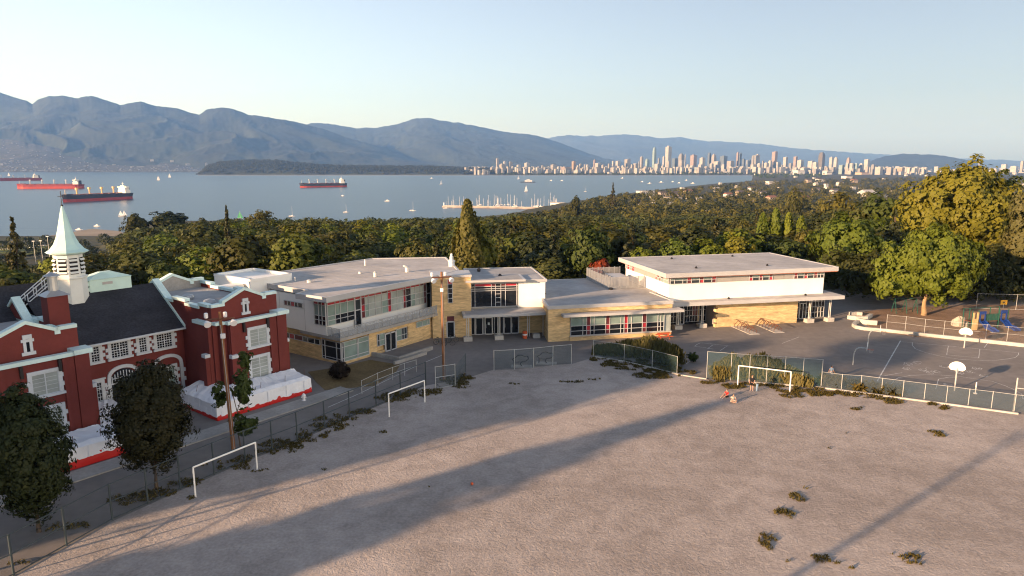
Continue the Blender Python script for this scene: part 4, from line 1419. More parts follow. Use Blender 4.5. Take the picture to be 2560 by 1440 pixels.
def crown_conifer(R0, z0, z1, nwhorl, nb, nleaf, leaf, droop=0.25, power=0.9, rag=0.3):
    C, Nn, T, S = [], [], [], []
    for w in range(nwhorl):
        t = (w + rng.uniform(-0.3, 0.3)) / nwhorl
        z = z0 + (z1 - z0) * t
        Lr = R0 * max(1 - t, 0.02) ** power * (0.55 + 0.45 * min(1, (t + 0.08) * 6))
        for b in range(max(3, int(nb * (1 - t * 0.6)))):
            a = rng.uniform(0, 2 * PI)
            ln = Lr * rng.uniform(1 - rag, 1 + rag * 0.6)
            u = rng.uniform(0.15, 1.0, nleaf) ** 0.7
            rr = ln * u
            side = rng.normal(size=nleaf) * ln * 0.16 * (1.1 - u)
            x = rr * math.cos(a) - side * math.sin(a)
            y = rr * math.sin(a) + side * math.cos(a)
            zz = z - droop * rr * (0.5 + 0.5 * u) + rng.normal(size=nleaf) * leaf * 0.4
            C.append(np.stack([x, y, zz], 1))
            nn = np.stack([np.full(nleaf, math.cos(a) * 0.75), np.full(nleaf, math.sin(a) * 0.75), np.full(nleaf, 0.6)], 1) + rng.normal(size=(nleaf, 3)) * 0.4
            Nn.append(nn)
            T.append(np.full(nleaf, rng.uniform()) * 0.6 + rng.uniform(0, 0.4, nleaf))
            S.append(leaf * rng.uniform(0.6, 1.2, nleaf) * (0.55 + 0.6 * (1 - t)))
    return np.concatenate(C), np.concatenate(Nn), np.concatenate(S), np.concatenate(T)


def crown_poplar(r, z0, z1, n, leaf):
    t = rng.uniform(0, 1, n)
    prof = r * np.sin(PI * np.clip(t * 0.93 + 0.05, 0, 1)) ** 0.6
    a = rng.uniform(0, 2 * PI, n)
    rr = prof * np.sqrt(rng.uniform(0.25, 1, n)) * (1 + 0.25 * np.sin(a * 3 + t * 9))
    C = np.stack([rr * np.cos(a), rr * np.sin(a), z0 + (z1 - z0) * t], 1)
    Nn = np.stack([np.cos(a), np.sin(a), np.full(n, 0.3)], 1) + rng.normal(size=(n, 3)) * 0.4
    return C, Nn, leaf * rng.uniform(0.7, 1.3, n), rng.uniform(0, 1, n)


def trunk_mb(h, r, limbs=4, spread=3.0, top=None, lean=0.0):
    mb = MB()
    p = Vector((0, 0, -0.6))
    k = 5
    pts = [Vector((lean * (i / k) ** 2 * h + 0.06 * h * 0.3 * math.sin(i * 1.9), 0.05 * h * 0.3 * math.cos(i * 2.3), -0.6 + (h + 0.6) * i / k)) for i in range(k + 1)]
    for i in range(k):
        mb.tube(pts[i], pts[i + 1], r * (1 - 0.13 * i), r * (1 - 0.13 * (i + 1)), n=8)
    top = top or h * 1.8
    for j in range(limbs):
        a = 2 * PI * j / limbs + 0.5
        q = pts[-1] + Vector((math.cos(a) * spread * 0.5, math.sin(a) * spread * 0.5, (top - h) * 0.45))
        e = pts[-1] + Vector((math.cos(a + 0.4) * spread, math.sin(a + 0.4) * spread, (top - h) * 0.9))
        mb.tube(pts[-1] - Vector((0, 0, 0.15 * j)), q, r * 0.45, r * 0.28, n=6)
        mb.tube(q, e, r * 0.28, r * 0.06, n=6)
    return mb


PROTO = {}


def proto(name, crown, leafm, trunk):
    PROTO[name] = leaves_mesh(name, *crown[:3], [leafm, 'bark'], crown[3], extra=(trunk.v, trunk.f))
    return PROTO[name]


# forest kinds, each about 16 m tall when scale is 1
for k in range(3):
    proto('green_%d' % k, crown_broad(4.6, 4.6, 6.2, 9.6, 75, 26, 0.50, 0.3, 0.27, seed=k), 'leaf_green', trunk_mb(5, 0.3, 4, 2.4, 13))
    proto('olive_%d' % k, crown_broad(5.0, 4.6, 5.6, 10.0, 75, 26, 0.50, 0.34, 0.28, seed=10 + k), 'leaf_olive', trunk_mb(5, 0.3, 4, 2.4, 13))
    proto('dark_%d' % k, crown_broad(4.4, 4.6, 5.8, 9.8, 70, 26, 0.52, 0.28, 0.27, seed=20 + k), 'leaf_dark', trunk_mb(5, 0.3, 4, 2.4, 13))
for k in range(2):
    proto('golden_%d' % k, crown_broad(4.4, 4.4, 5.0, 10.4, 70, 26, 0.46, 0.34, 0.26, seed=30 + k), 'leaf_gold', trunk_mb(5.5, 0.28, 4, 2.2, 13))
    proto('bright_%d' % k, crown_broad(4.8, 4.8, 5.0, 9.6, 75, 28, 0.46, 0.3, 0.27, seed=40 + k), 'leaf_bright', trunk_mb(5, 0.28, 4, 2.2, 13))
    proto('conifer_%d' % k, crown_conifer(3.6, 2.0, 17.0, 20, 9, 14, 0.62), 'leaf_conifer', trunk_mb(15.5, 0.28, 0))
proto('poplar_0', crown_poplar(1.9, 2.0, 17.0, 1700, 0.42), 'leaf_bright', trunk_mb(4, 0.22, 0))

LANDMARK = [(-9999, 118, 'left of the spire'), (118, 330, 'above pale rooftop unit'), (330, 620, 'above red right wing'), (620, 930, "above long roof's left half"), (930, 1130, "above long roof's right half"),
            (1130, 1330, 'above entrance roof'), (1330, 1550, 'above slatted screen'), (1550, 1760, "above gym roof's left half"), (1760, 1960, "above gym roof's right half"), (1960, 2230, 'right of gym'), (2230, 9999, 'near right edge')]
KIND = {'green': 'green bushy tree', 'olive': 'olive bushy tree', 'dark': 'dark green bushy tree', 'golden': 'golden leaved tree', 'bright': 'light green leafy tree', 'conifer': 'dark pointed conifer', 'poplar': 'slim upright poplar'}
NAME = {'conifer': 'conifer_tree', 'poplar': 'poplar_tree'}
forest = []     # (px, D, object, kind)


def plant(key, x, y, h, base=None, squash=1.0):
    """stand one tree of a forest kind; h its height"""
    kind = key.rsplit('_', 1)[0]
    o = bpy.data.objects.new(NAME.get(kind, 'broadleaf_tree'), PROTO[key])
    z = float(terrain(x, y)) if base is None else base
    s = h / 16.5
    o.location = (x, y, z)
    o.scale = (s * squash, s * squash, s)
    o.rotation_euler = (0, 0, rnd.uniform(0, 2 * PI))
    COL.objects.link(o)
    o['category'] = 'tree'
    o['group'] = 'trees of the wood behind the school'
    forest.append((to_px(x, y, z + h)[0], y, o, kind))
    return o


def pick(w):
    ks, ps = zip(*w)
    return rnd.choices(ks, ps)[0]


MIX_L = [('green_0', 3), ('green_1', 3), ('green_2', 3), ('olive_0', 3), ('olive_1', 3), ('olive_2', 3), ('dark_0', 2), ('dark_1', 2), ('golden_0', 1.0), ('golden_1', 1.0), ('conifer_0', 0.6), ('bright_0', 2), ('bright_1', 2)]
MIX_M = [('green_0', 2), ('green_1', 2), ('olive_0', 3), ('olive_1', 3), ('olive_2', 2), ('dark_0', 4), ('dark_1', 4), ('dark_2', 4), ('golden_0', 1), ('conifer_0', 1.5), ('conifer_1', 1.5), ('bright_1', 0.8)]
small_far = []   # distant trees, one mass: (x, y, base z, height, radius, tone)
D = 134.0
row = 0
while D < 520:
    gap = 10.2 + D * 0.006
    b = -140.0
    while b < 2560:
        px = b + rnd.uniform(-0.3, 0.3) * gap / D * F_PX
        b += gap * rnd.uniform(0.85, 1.25) / D * F_PX
        d = D + rnd.uniform(-0.4, 0.4) * gap
        if d < float(flat_radius(px)) + 14:
            continue
        if px < 235 and d > 215 and not (px < 60 and d > 330 and rnd.random() < 0.25):
            continue
        if 225 < px < 330 and d > 330:
            continue
        x = (px - 1280) / F_PX * d
        bz = float(terrain(x, d))
        h = rnd.choice([rnd.uniform(9, 13), rnd.uniform(13, 17), rnd.uniform(15, 18.5)])
        # the canopy line of the wood, lower towards the left shore
        top_allowed = np.interp(px, [-200, 120, 240, 330, 600, 1100, 1250, 1400, 1500, 1700, 2560], [668, 640, 588, 575, 546, 545, 540, 505, 490, 485, 470])
        lim = CAM_H + at_depth(px, top_allowed, d).z - CAM_H - rnd.choice([0, 0.5, 1.5, 3.5])
        h = min(h, lim - bz)
        if h < 6:
            continue
        ty = to_px(x, d, bz + h)[1]
        hid = np.interp(px, [-200, 60, 330, 340, 690, 700, 930, 1100, 1150, 1360, 1540, 1550, 1920, 2090, 2110, 2600], [715, 708, 720, 715, 690, 685, 650, 645, 690, 700, 690, 646, 636, 668, 800, 800])
        if ty > hid - 4:
            continue
        if d < 310 and px < 2150:
            key = pick(MIX_M if px > 1250 else MIX_L)
            if key.startswith('conifer'):
                h = min(h * 1.1, lim - bz + 3)
            plant(key, x, d, h, bz, squash=rnd.uniform(0.9, 1.55) * (1.25 if h < 12 else 1.0))
        else:
            small_far.append((x, d, bz, h, gap * 0.58, rnd.random()))
    D += gap * 1.05
    row += 1

# single trees one can pick out
SPECIAL = []


def special(key, px, py_top, D, label, width=None, base=None, name=None):
    q = at_depth(px, py_top, D)
    bz = float(terrain(q.x, q.y)) if base is None else base
    o = plant(key, q.x, q.y, q.z - bz, bz)
    if width:
        half = {'green': 4.9, 'olive': 5.0, 'dark': 4.7, 'golden': 4.6, 'bright': 5.0, 'conifer': 3.6, 'poplar': 2.0}[key.rsplit('_', 1)[0]]
        s = width / F_PX * D / 2 / half
        o.scale = (s, s, o.scale[2])
    o['label'] = label
    if name:
        o.name = name
    forest.pop()
    SPECIAL.append(o)
    return o


special('conifer_0', 30, 548, 150, 'dark shaggy conifer left of the white spire', 84)
special('conifer_1', 565, 518, 190, 'thin dark conifer spiking above the wood, left of centre', 52)
special('dark_0', 336, 529, 420, 'round dark tree standing free against the water, nearer the spire', 58)
special('dark_1', 418, 526, 430, 'wide dark tree against the water, right of the round one', 92)
special('olive_0', 650, 528, 400, 'flat topped olive tree against the water above the long grey roof', 62)
special('olive_1', 500, 548, 330, 'olive tree clump below the white motor yacht', 60)
special('conifer_1', 1385, 572, 138, 'broad spreading conifer with hanging boughs behind the low roof', 120, base=-9)
special('conifer_0', 1533, 458, 900, 'dark conifer on the skyline right of the marina', 26)
special('dark_2', 1440, 488, 620, 'plum coloured round tree at the edge of the bay', 26)
special('bright_0', 1700, 590, 137, 'light green tree behind the left part of the gym roof', 90)
special('bright_1', 1770, 588, 139, 'light green wide tree behind the middle of the gym roof', 96)
special('golden_0', 1840, 580, 140, 'golden brown leaved tree behind the right part of the gym roof', 84)
special('olive_2', 1860, 552, 165, 'round olive tree standing over the dark hollow', 54)
special('bright_0', 1610, 612, 134, 'pale green small tree above the corner of the gym roof', 70)
for i, (px, pt) in enumerate(((1908, 540), (1940, 528), (1972, 540), (2003, 548))):
    special('poplar_0', px, pt, 185, ['slim poplar, leftmost of four in a row behind the gym', 'tallest slim poplar, second of four behind the gym', 'slim poplar, third of four behind the gym', 'slim poplar, rightmost of four behind the gym'][i], 38)
special('olive_1', 1990, 470, 700, 'olive round tree among the far houses', 46)
special('dark_2', 1990, 492, 480, 'plum dark round tree beside pale far roofs', 40)
special('green_0', 2080, 560, 160, 'bushy green tree filling the slope right of the poplars', 120)
special('olive_2', 2020, 575, 155, 'pale olive tree right of the poplars above the gym roof', 80)
special('olive_0', 2130, 515, 175, 'olive tree on the slope left of the great golden tree', 130)
special('green_1', 2215, 470, 170, 'tall green tree joining the great golden tree on its left', 130)
special('dark_0', 2180, 590, 150, 'dark tree in the hollow below the green slope', 110)
special('olive_2', 2095, 480, 260, 'brownish olive tree behind the slope below the hill houses', 90)

# crimson bush behind the screen
q = at_depth(1503, 648, 131)
cr = crown_broad(1.6, 1.6, 2.6, 2.6, 36, 22, 0.3, 0.3, 0.3, seed=77)
o = link_obj('crimson_bush', leaves_mesh('crimson_bush', *cr[:3], ['leaf_crimson'], cr[3]), None, (q.x, q.y, q.z - 5.2))
props(o, 'crimson leaved bush glowing behind the slatted roof screen', 'bush')
o.scale = (1.15, 1.15, 1.0)


def big_tree(name, label, loc, crown, leafm, trunk, barkm='bark', cat='tree'):
    t = thing(name, label, cat, loc)
    c = link_obj('crown', leaves_mesh('crown', *crown[:3], [leafm], crown[3]), t)
    trunk.mesh('trunk', barkm)
    w = link_obj('trunk', trunk.mesh('trunk', barkm), t)
    return t


def merge_crowns(*cs):
    out = []
    for k in range(4):
        out.append(np.concatenate([c[k] for c in cs]))
    return out


def moved(c, v):
    return (c[0] + np.array(v), c[1], c[2], c[3])


# tall ivy-clad conifer behind the entrance block
q = at_depth(1168, 500, 128)
bz = float(terrain(q.x, q.y))
H = q.z - bz
cc = crown_poplar(3.1, 1.0, H, 4200, 0.42)
cc = (cc[0] * np.array([1, 1, 1]), cc[1] * np.array([1, 1, 0.5]), cc[2], cc[3])
k = np.clip(1.25 - cc[0][:, 2] / H * 0.72, 0.2, 1.15)
cc[0][:, 0] *= k
cc[0][:, 1] *= k
big_tree('conifer_tree', 'tall shaggy column shaped evergreen rising behind the entrance block', (q.x, q.y, bz), cc, 'leaf_olive', trunk_mb(H * 0.85, 0.45, 0))

# two dark street trees in front of the red school
for (px, py, H, rr, lm, lab, sd_) in ((98, 1330, 9.6, 2.75, 'leaf_dark', 'dense dark green tree at the left edge by the fence', 5), (392, 1222, 9.2, 2.85, 'leaf_maple', 'dense dark tree with bronze tinted crown before the arched door', 9)):
    g = ground(px, py)
    if sd_ == 5:
        c = merge_crowns(crown_broad(1.9, 1.9, 3.9, 4.4, 340, 60, 0.115, 0.10, 0.2, seed=sd_), moved(crown_broad(1.1, 1.1, 2.3, 7.0, 100, 54, 0.11, 0.16, 0.26, seed=6), (-0.3, 0.3, 0)), moved(crown_broad(1.1, 1.1, 2.4, 4.6, 100, 54, 0.11, 0.2, 0.26, seed=7), (-1.2, -0.5, 0)))
    else:
        c = merge_crowns(crown_broad(2.3, 2.3, 3.6, 4.7, 360, 60, 0.11, 0.10, 0.19, seed=sd_), moved(crown_broad(1.5, 1.5, 2.2, 6.7, 120, 54, 0.11, 0.14, 0.24, seed=8), (0.1, 0.2, 0)))
    big_tree('street_tree', lab, g, c, lm, trunk_mb(1.5, 0.17, 4, 1.1, 6))
# thin young tree by the light pole
g = ground(600, 1118)
c = merge_crowns(moved(crown_broad(0.7, 0.7, 1.9, 4.6, 26, 22, 0.15, 0.3, 0.34, seed=3), (0.2, 0.9, 0)), moved(crown_broad(0.55, 0.55, 1.2, 4.3, 12, 20, 0.14, 0.3, 0.4, seed=4), (-1.2, -0.2, 0)), moved(crown_broad(0.9, 0.9, 0.9, 1.7, 20, 22, 0.15, 0.3, 0.34, seed=5), (0.5, 0.2, 0)), moved(crown_broad(0.5, 0.5, 1.0, 6.6, 10, 20, 0.14, 0.3, 0.4, seed=14), (0.4, 1.3, 0)))
big_tree('street_tree', 'thin sparse young tree entwined with the nearer light pole', g, c, 'leaf_green', trunk_mb(3.0, 0.07, 3, 0.9, 6))

# big trees right of the gym
g = ground(2318, 792)
c = merge_crowns(crown_broad(6.0, 5.6, 4.6, 6.6, 190, 60, 0.28, 0.42, 0.19, seed=21), moved(crown_broad(3.0, 3.0, 3.2, 9.4, 80, 56, 0.27, 0.35, 0.24, seed=22), (1.0, 0, 0)), moved(crown_broad(3.2, 3.2, 2.3, 4.6, 70, 50, 0.27, 0.4, 0.24, seed=23), (-4.4, 0, 0)), moved(crown_broad(2.6, 2.6, 2.4, 7.4, 60, 50, 0.27, 0.4, 0.24, seed=24), (4.4, -1, 0)), moved(crown_broad(2.2, 2.2, 1.8, 8.2, 50, 50, 0.27, 0.4, 0.26, seed=25), (-3.4, -2.5, 0)))
tr = big_tree('maple_tree', 'leafy bright green tree with a sunlit bare trunk beside the court', (g.x, g.y + 1, 0), c, 'leaf_bright', trunk_mb(3.6, 0.42, 5, 3.2, 10), 'bark_pale')
tr.scale = (1.0, 1.0, 1.06)
g = at_depth(2085, 570, 122)
c = merge_crowns(crown_broad(5.6, 5.2, 4.8, 8.2, 120, 46, 0.38, 0.28, 0.22, seed=31), moved(crown_broad(3.6, 3.6, 3.4, 6.4, 60, 40, 0.36, 0.28, 0.25, seed=32), (5.0, 0, 0)))
tr = big_tree('maple_tree', 'leafy light green tree leaning over the right end of the gym', (g.x + 2.5, g.y, -0.5), c, 'leaf_bright', trunk_mb(4, 0.4, 5, 3.0, 10))
tr.scale = (1.0, 1.0, 1.0)
g = at_depth(2405, 408, 138)
HB = g.z + 1.0
c = merge_crowns(crown_broad(9.6, 8.5, 7.6, HB - 9.5, 210, 46, 0.46, 0.3, 0.19, seed=41), moved(crown_broad(5.0, 5.0, 4.6, HB - 5.2, 80, 44, 0.44, 0.3, 0.24, seed=42), (2.0, 0, 0)), moved(crown_broad(4.5, 4.5, 5.0, HB - 12.0, 70, 44, 0.44, 0.3, 0.24, seed=43), (-6.2, -2, 0)), moved(crown_broad(4.5, 4.5, 5.0, HB - 14.0, 70, 44, 0.44, 0.3, 0.24, seed=44), (6.0, -2, 0)))
big_tree('maple_tree', 'great golden tree, the tallest, at the right edge', (g.x, g.y, -1.0), c, 'leaf_gold', trunk_mb(8, 0.8, 6, 5.5, 18), 'bark_pale')
g = at_depth(2510, 455, 142)
c = merge_crowns(crown_broad(5.5, 5.0, 8.5, 11.0, 130, 44, 0.46, 0.3, 0.2, seed=51))
big_tree('broadleaf_tree', 'deep green tree standing against the golden tree on its right', (g.x, g.y, -1), c, 'leaf_green', trunk_mb(6, 0.5, 4, 3, 14))
g = at_depth(2555, 520, 112)
c = crown_broad(3.6, 3.6, 8.0, 9.4, 130, 40, 0.3, 0.3, 0.18, seed=61)
c = (c[0], c[1] * np.array([1, 1, 0.25]), c[2], c[3])
big_tree('birch_tree', 'drooping brownish birch cut by the right edge above the yellow sign', (g.x + 1.5, g.y, 0), c, 'leaf_willow', trunk_mb(6, 0.32, 4, 2, 14), 'bark_pale')
g = at_depth(2290, 560, 132)
c = crown_conifer(4.2, 1.0, 15.0, 18, 9, 16, 0.5)
big_tree('pine_tree', 'grey green pine in the hollow between golden and light green trees', (g.x - 3, g.y + 2, -1), c, 'leaf_conifer', trunk_mb(13, 0.35, 0))
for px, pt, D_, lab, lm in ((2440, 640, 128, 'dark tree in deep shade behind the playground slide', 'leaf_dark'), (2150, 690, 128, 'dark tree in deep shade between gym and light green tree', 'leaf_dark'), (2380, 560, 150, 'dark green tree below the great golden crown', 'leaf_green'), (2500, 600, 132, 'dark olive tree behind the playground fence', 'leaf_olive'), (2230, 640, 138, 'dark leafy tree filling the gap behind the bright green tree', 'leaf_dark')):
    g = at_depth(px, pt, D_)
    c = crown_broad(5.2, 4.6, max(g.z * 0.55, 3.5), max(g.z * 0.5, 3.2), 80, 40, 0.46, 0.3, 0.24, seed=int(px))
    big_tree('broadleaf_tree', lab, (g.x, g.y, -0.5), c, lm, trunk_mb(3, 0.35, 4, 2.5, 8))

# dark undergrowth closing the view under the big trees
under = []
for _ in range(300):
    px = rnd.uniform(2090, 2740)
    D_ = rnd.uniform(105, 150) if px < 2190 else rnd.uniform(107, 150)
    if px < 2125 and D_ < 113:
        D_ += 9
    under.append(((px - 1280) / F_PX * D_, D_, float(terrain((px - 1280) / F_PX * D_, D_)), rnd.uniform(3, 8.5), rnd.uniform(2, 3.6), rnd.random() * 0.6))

# trees along the street behind and left of the camera, whose long shadows lie across the field
def street(w, tip, h, kind, r, label, i):
    tan = math.tan(SUN_EL)
    a = tip - h / tan
    x, y = a * 0.804 - w * 0.595, a * 0.595 + w * 0.804
    if kind == 'cone':
        c = crown_conifer(r, 2.0, h, 22, 16, 18, 0.75, rag=0.15)
        big_tree('conifer_tree', label, (x, y, 0), c, 'leaf_conifer', trunk_mb(h * 0.9, 0.4, 0))
    elif kind == 'pine':
        c = crown_broad(r, r, 1.0, h - 1.2, 110, 44, 0.5, 0.15, 0.3, seed=i)
        big_tree('pine_tree', label, (x, y, 0), c, 'leaf_conifer', trunk_mb(h - 2, 0.3, 4, 2, h))
    else:
        c = merge_crowns(crown_broad(r, r, h * 0.42, h * 0.56, 170, 46, 0.55, 0.18, 0.22, seed=i), crown_broad(r * 0.8, r * 0.8, h * 0.38, h * 0.5, 120, 40, 0.6, 0.2, 0.3, seed=i + 50))
        big_tree('street_tree', label, (x, y, 0), c, 'leaf_green', trunk_mb(h * 0.3, 0.45, 5, r * 0.6, h * 0.8))


for i, s_ in enumerate(((37.6, 56.5, 20, 'cone', 7.4), (37.8, 88, 29, 'pine', 4.4), (50.2, 76, 22, 'round', 4.6), (55.2, 70, 19, 'round', 3.6), (64.3, 87, 24, 'round', 3.9), (71.5, 60, 19, 'round', 4.2), (79.5, 58, 18, 'round', 4.0), (86.5, 72, 21, 'round', 4.2), (60.3, 36, 14, 'round', 3.6))):
    street(*s_, ['tall broad conifer beyond the left edge of the view', 'high crowned pine beyond the left edge of the view', 'large round street tree left of the field', 'smaller round street tree left of the field', 'tallest round street tree near the red school', 'round street tree in front of the red school corner', 'round street tree left of the red school', 'round street tree farthest along the red school', 'low round street tree before the red school'][i], i)

# label every tree of the wood: kind, row and order among its like
rows_ = {}
for px, D_, o, kind in forest:
    lm = next(t for a, b_, t in LANDMARK if a <= px < b_)
    rw = 'front' if D_ < 165 else 'second' if D_ < 215 else 'middle' if D_ < 275 else 'back'
    rows_.setdefault((kind, rw, lm), []).append((px, o))
for (kind, rw, lm), L_ in rows_.items():
    L_.sort(key=lambda t: t[0])
    for i, (px, o) in enumerate(L_):
        pos = '' if len(L_) == 1 else ', ' + (ordinal(i) + ' from left')
        o['label'] = '%s, %s row %s%s' % (KIND[kind], rw, lm, pos)


# the wood and suburb beyond: one mass of crowns nobody could count
def mass(name, items, leafm, nleaf, leaf_k, label=None, smin=0.0):
    it = np.array(items)
    n = len(it)
    q = sphere_dirs(n * nleaf, 0.45).reshape(n, nleaf, 3)
    tall = it[:, 3]
    C = np.stack([it[:, 0], it[:, 1], it[:, 2] + tall * 0.58], 1)[:, None, :] + q * np.stack([it[:, 4], it[:, 4], tall * 0.44], 1)[:, None, :] * rng.uniform(0.7, 1.08, (n, nleaf, 1))
    Nn = (q + 0.28 * rng.normal(size=q.shape)).reshape(-1, 3)
    S = np.repeat(np.maximum(it[:, 4] * leaf_k, smin), nleaf) * rng.uniform(0.7, 1.3, n * nleaf)
    tone = np.repeat(it[:, 5], nleaf) * 1.5 - 0.3 + rng.uniform(-0.2, 0.2, n * nleaf)
    o = link_obj(name, leaves_mesh(name, C.reshape(-1, 3), Nn, S, [leafm], tone))
    return props(o, kind='stuff')


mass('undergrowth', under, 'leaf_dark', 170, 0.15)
mass('far_wood', small_far, 'leaf_olive', 190, 0.16)
far1, far2 = [], []
def treeline(px):
    return np.interp(px, [1100, 1150, 1250, 1390, 1480, 1560, 1700, 1870, 2600], [548, 546, 541, 519, 492, 478, 468, 450, 430])


for _ in range(4300):
    D_ = 520 * (4600 / 520) ** rnd.random()
    px = rnd.uniform(1150, 2640)
    if D_ > float(coast(px)) * 0.985:
        continue
    x = (px - 1280) / F_PX * D_
    bz = float(terrain(x, D_))
    h = rnd.uniform(9, 16) * (1 + 0.1 * math.log(D_ / 520))
    if to_px(x, D_, bz + h * 1.05)[1] < treeline(px):
        continue
    (far1 if rnd.random() < 0.6 else far2).append((x, D_, bz, h, h * rnd.uniform(0.38, 0.6), rnd.random()))
mass('suburb_trees', far1, 'leaf_olive', 70, 0.24)
mass('suburb_trees', far2, 'leaf_dark', 70, 0.24)
# trees on the peninsula and along the city shore
pen = []
for _ in range(2400):
    px = rnd.uniform(505, 1320)
    ytop = np.interp(px, [500, 530, 560, 620, 700, 760, 840, 900, 1000, 1080, 1180, 1240, 1300, 1330], [440, 412, 403, 398, 398, 405, 411, 412, 413, 413, 417, 420, 432, 438])
    t = rnd.random() ** 0.8
    D_ = 6640 + 850 * t
    zt = SEA + 22 + (at_depth(px, ytop, 7500).z - SEA - 22) * t ** 0.6
    h = 26
    pen.append(((px - 1280) / F_PX * D_, D_, zt - h, h * rnd.uniform(0.9, 1.12), rnd.uniform(10, 17), rnd.random()))
mass('peninsula_wood', pen, 'leaf_dark', 34, 0.36)
shore = []
for _ in range(620):
    px = rnd.uniform(1240, 2060)
    if px > 1880:
        D_ = rnd.uniform(4800, 6600)
    else:
        D_ = rnd.uniform(6480, 6620)
    shore.append(((px - 1280) / F_PX * D_, D_, SEA + 1, rnd.uniform(9, 17) * (1.8 if px > 1700 and rnd.random() < 0.4 else 1), rnd.uniform(8, 13), rnd.random()))
mass('shore_trees', shore, 'leaf_green', 30, 0.36)
# dark trees round the park car lot and along the left shore
park = []
for px, py, D_ in [(px, 0, D_) for px, D_ in ((-40, 640), (-10, 600), (20, 690), (70, 700), (95, 660), (130, 690), (150, 640), (175, 720), (200, 700), (60, 760), (110, 790), (30, 800), (0, 740), (215, 690), (225, 660), (85, 730), (140, 760), (-60, 700), (255, 780), (270, 700), (300, 640), (285, 590))]:
    x = (px - 1280) / F_PX * D_
    park.append((x, D_, float(terrain(x, D_)), rnd.uniform(9, 15), rnd.uniform(6, 9), rnd.random() * 0.5))
mass('park_trees', park, 'leaf_dark', 200, 0.15)

# ---------------------------------------------------------------- fences
def fence(name, label, pts, h, spacing, pm, mm, rails, r=0.03, posts=None, panel_top=None, cat='fence'):
    """posts, rails and netting panels along a line of ground points; each post and panel its own part"""
    t = thing(name, label, cat, (pts[0][0], pts[0][1], 0))
    P = [Vector((p[0], p[1], 0)) for p in pts]
    spots = []
    if posts:
        spots = P
    else:
        for a, b in zip(P, P[1:]):
            n = max(1, round((b - a).length / spacing))
            spots += [a.lerp(b, k / n) for k in range(n)]
        spots.append(P[-1])
    for s_ in spots:
        MB().tube((s_.x, s_.y, -0.05), (s_.x, s_.y, h + 0.05), r, n=6).build('post', pm, t)
    for z in rails:
        MB().path([(a.x, a.y, z) for a in spots], r * 0.62, n=5).build('rail', pm, t)
    top = panel_top or h
    for a, b in zip(spots, spots[1:]):
        MB().add([(a.x, a.y, 0.06), (b.x, b.y, 0.06), (b.x, b.y, top), (a.x, a.y, top)], [(0, 1, 2, 3)]).build('netting', mm, t)
    return t


gg = lambda *p: [tuple(ground(*q)[:2]) for q in p]
fl = [(p[0] - 0.15, p[1] + 0.1) for p in FENCE_LINE]
fence('chain_link_fence', 'long dark chain link fence between the driveway and the gravel field', fl, 2.4, 2.9, 'fence_dark', 'chain_link', (0.08, 1.25, 2.4), r=0.06)
fence('chain_link_fence', 'short mesh fence beside the farther light pole', gg((1089, 973), (1138, 965)), 2.3, 3, 'galv', 'green_mesh', (0.1, 1.2, 2.3), posts=True)
fence('gate', 'dark steel mesh gate standing right of the farther light pole', gg((1139, 964), (1164, 929)), 2.0, 3, 'fence_dark', 'green_mesh', (0.1, 1.1, 2.0), posts=True, cat='gate')
fence('chain_link_fence', 'four bay green mesh fence with pale posts before the entrance', gg((1235, 927), (1286, 924), (1334, 920), (1382, 914), (1428, 910)), 2.25, 3, 'galv', 'green_mesh', (2.25,), posts=True)
fence('chain_link_fence', 'mesh fence behind the left drooping hedge', gg((1483, 893), (1560, 904), (1630, 920), (1692, 937)), 2.0, 3, 'galv', 'green_open', (2.0,), posts=True, r=0.025)
fence('chain_link_fence', 'tall mesh fence in front of the right drooping hedge behind the goal', gg((1766, 946), (1826, 951), (1872, 955), (1915, 958), (1960, 961), (2005, 965), (2052, 969)), 2.9, 3, 'galv', 'green_open', (2.9,), posts=True, r=0.028)
fence('chain_link_fence', 'low teal screened fence between the field and the basketball court', gg((2053, 968), (2103, 975), (2151, 978), (2203, 985), (2256, 992), (2310, 999), (2365, 1006), (2420, 1014), (2478, 1021), (2535, 1029), (2600, 1037)), 1.6, 3, 'galv', 'green_mesh', (1.6,), posts=True)
b1_, b2_ = ground(2535, 1029), ground(2660, 1045)
fence('backstop_fence', 'tall pale steel backstop post with side rail at the right edge', [(b1_.x, b1_.y + 0.1), (b2_.x, b2_.y)], 3.1, 6, 'galv', 'chain_galv', (2.2,), posts=True, r=0.06)
fence('chain_link_fence', 'pale playground fence standing on the long concrete kerb', gg((2215, 826), (2262, 831), (2310, 838), (2358, 843), (2411, 849), (2463, 853), (2516, 858), (2580, 864), (2650, 872)), 2.15, 3, 'galv', 'chain_galv', (1.2, 2.15), posts=True, r=0.024)
fence('handrail_fence', 'low pale rail along the far side of the driveway', gg((905, 985), (945, 965), (982, 950), (1012, 939), (1041, 930)), 1.35, 3, 'galv', 'chain_galv', (0.7, 1.35), posts=True)
q1, q2 = ground(2440, 772), ground(2640, 778)
pf = fence('chain_link_fence', 'dark playground back fence carrying the yellow sign', [(q1.x, q1.y), ((q1.x + q2.x) / 2, (q1.y + q2.y) / 2), (q2.x, q2.y)], 2.4, 5, 'galv', 'chain_link', (0.1, 2.4))

# ---------------------------------------------------------------- goals
def goal(a, b, h, label):
    a, b = Vector((a[0], a[1], 0)), Vector((b[0], b[1], 0))
    t = thing('football_goal', label, 'goal', (a.x, a.y, 0), 'white steel goal frames on the field')
    for p in (a, b):
        MB().tube((p.x, p.y, -0.05), (p.x, p.y, h), 0.06, n=10).build('goal_post', 'goal_white', t)
    MB().tube((a.x, a.y, h), (b.x, b.y, h), 0.062, n=10).build('crossbar', 'goal_white', t)


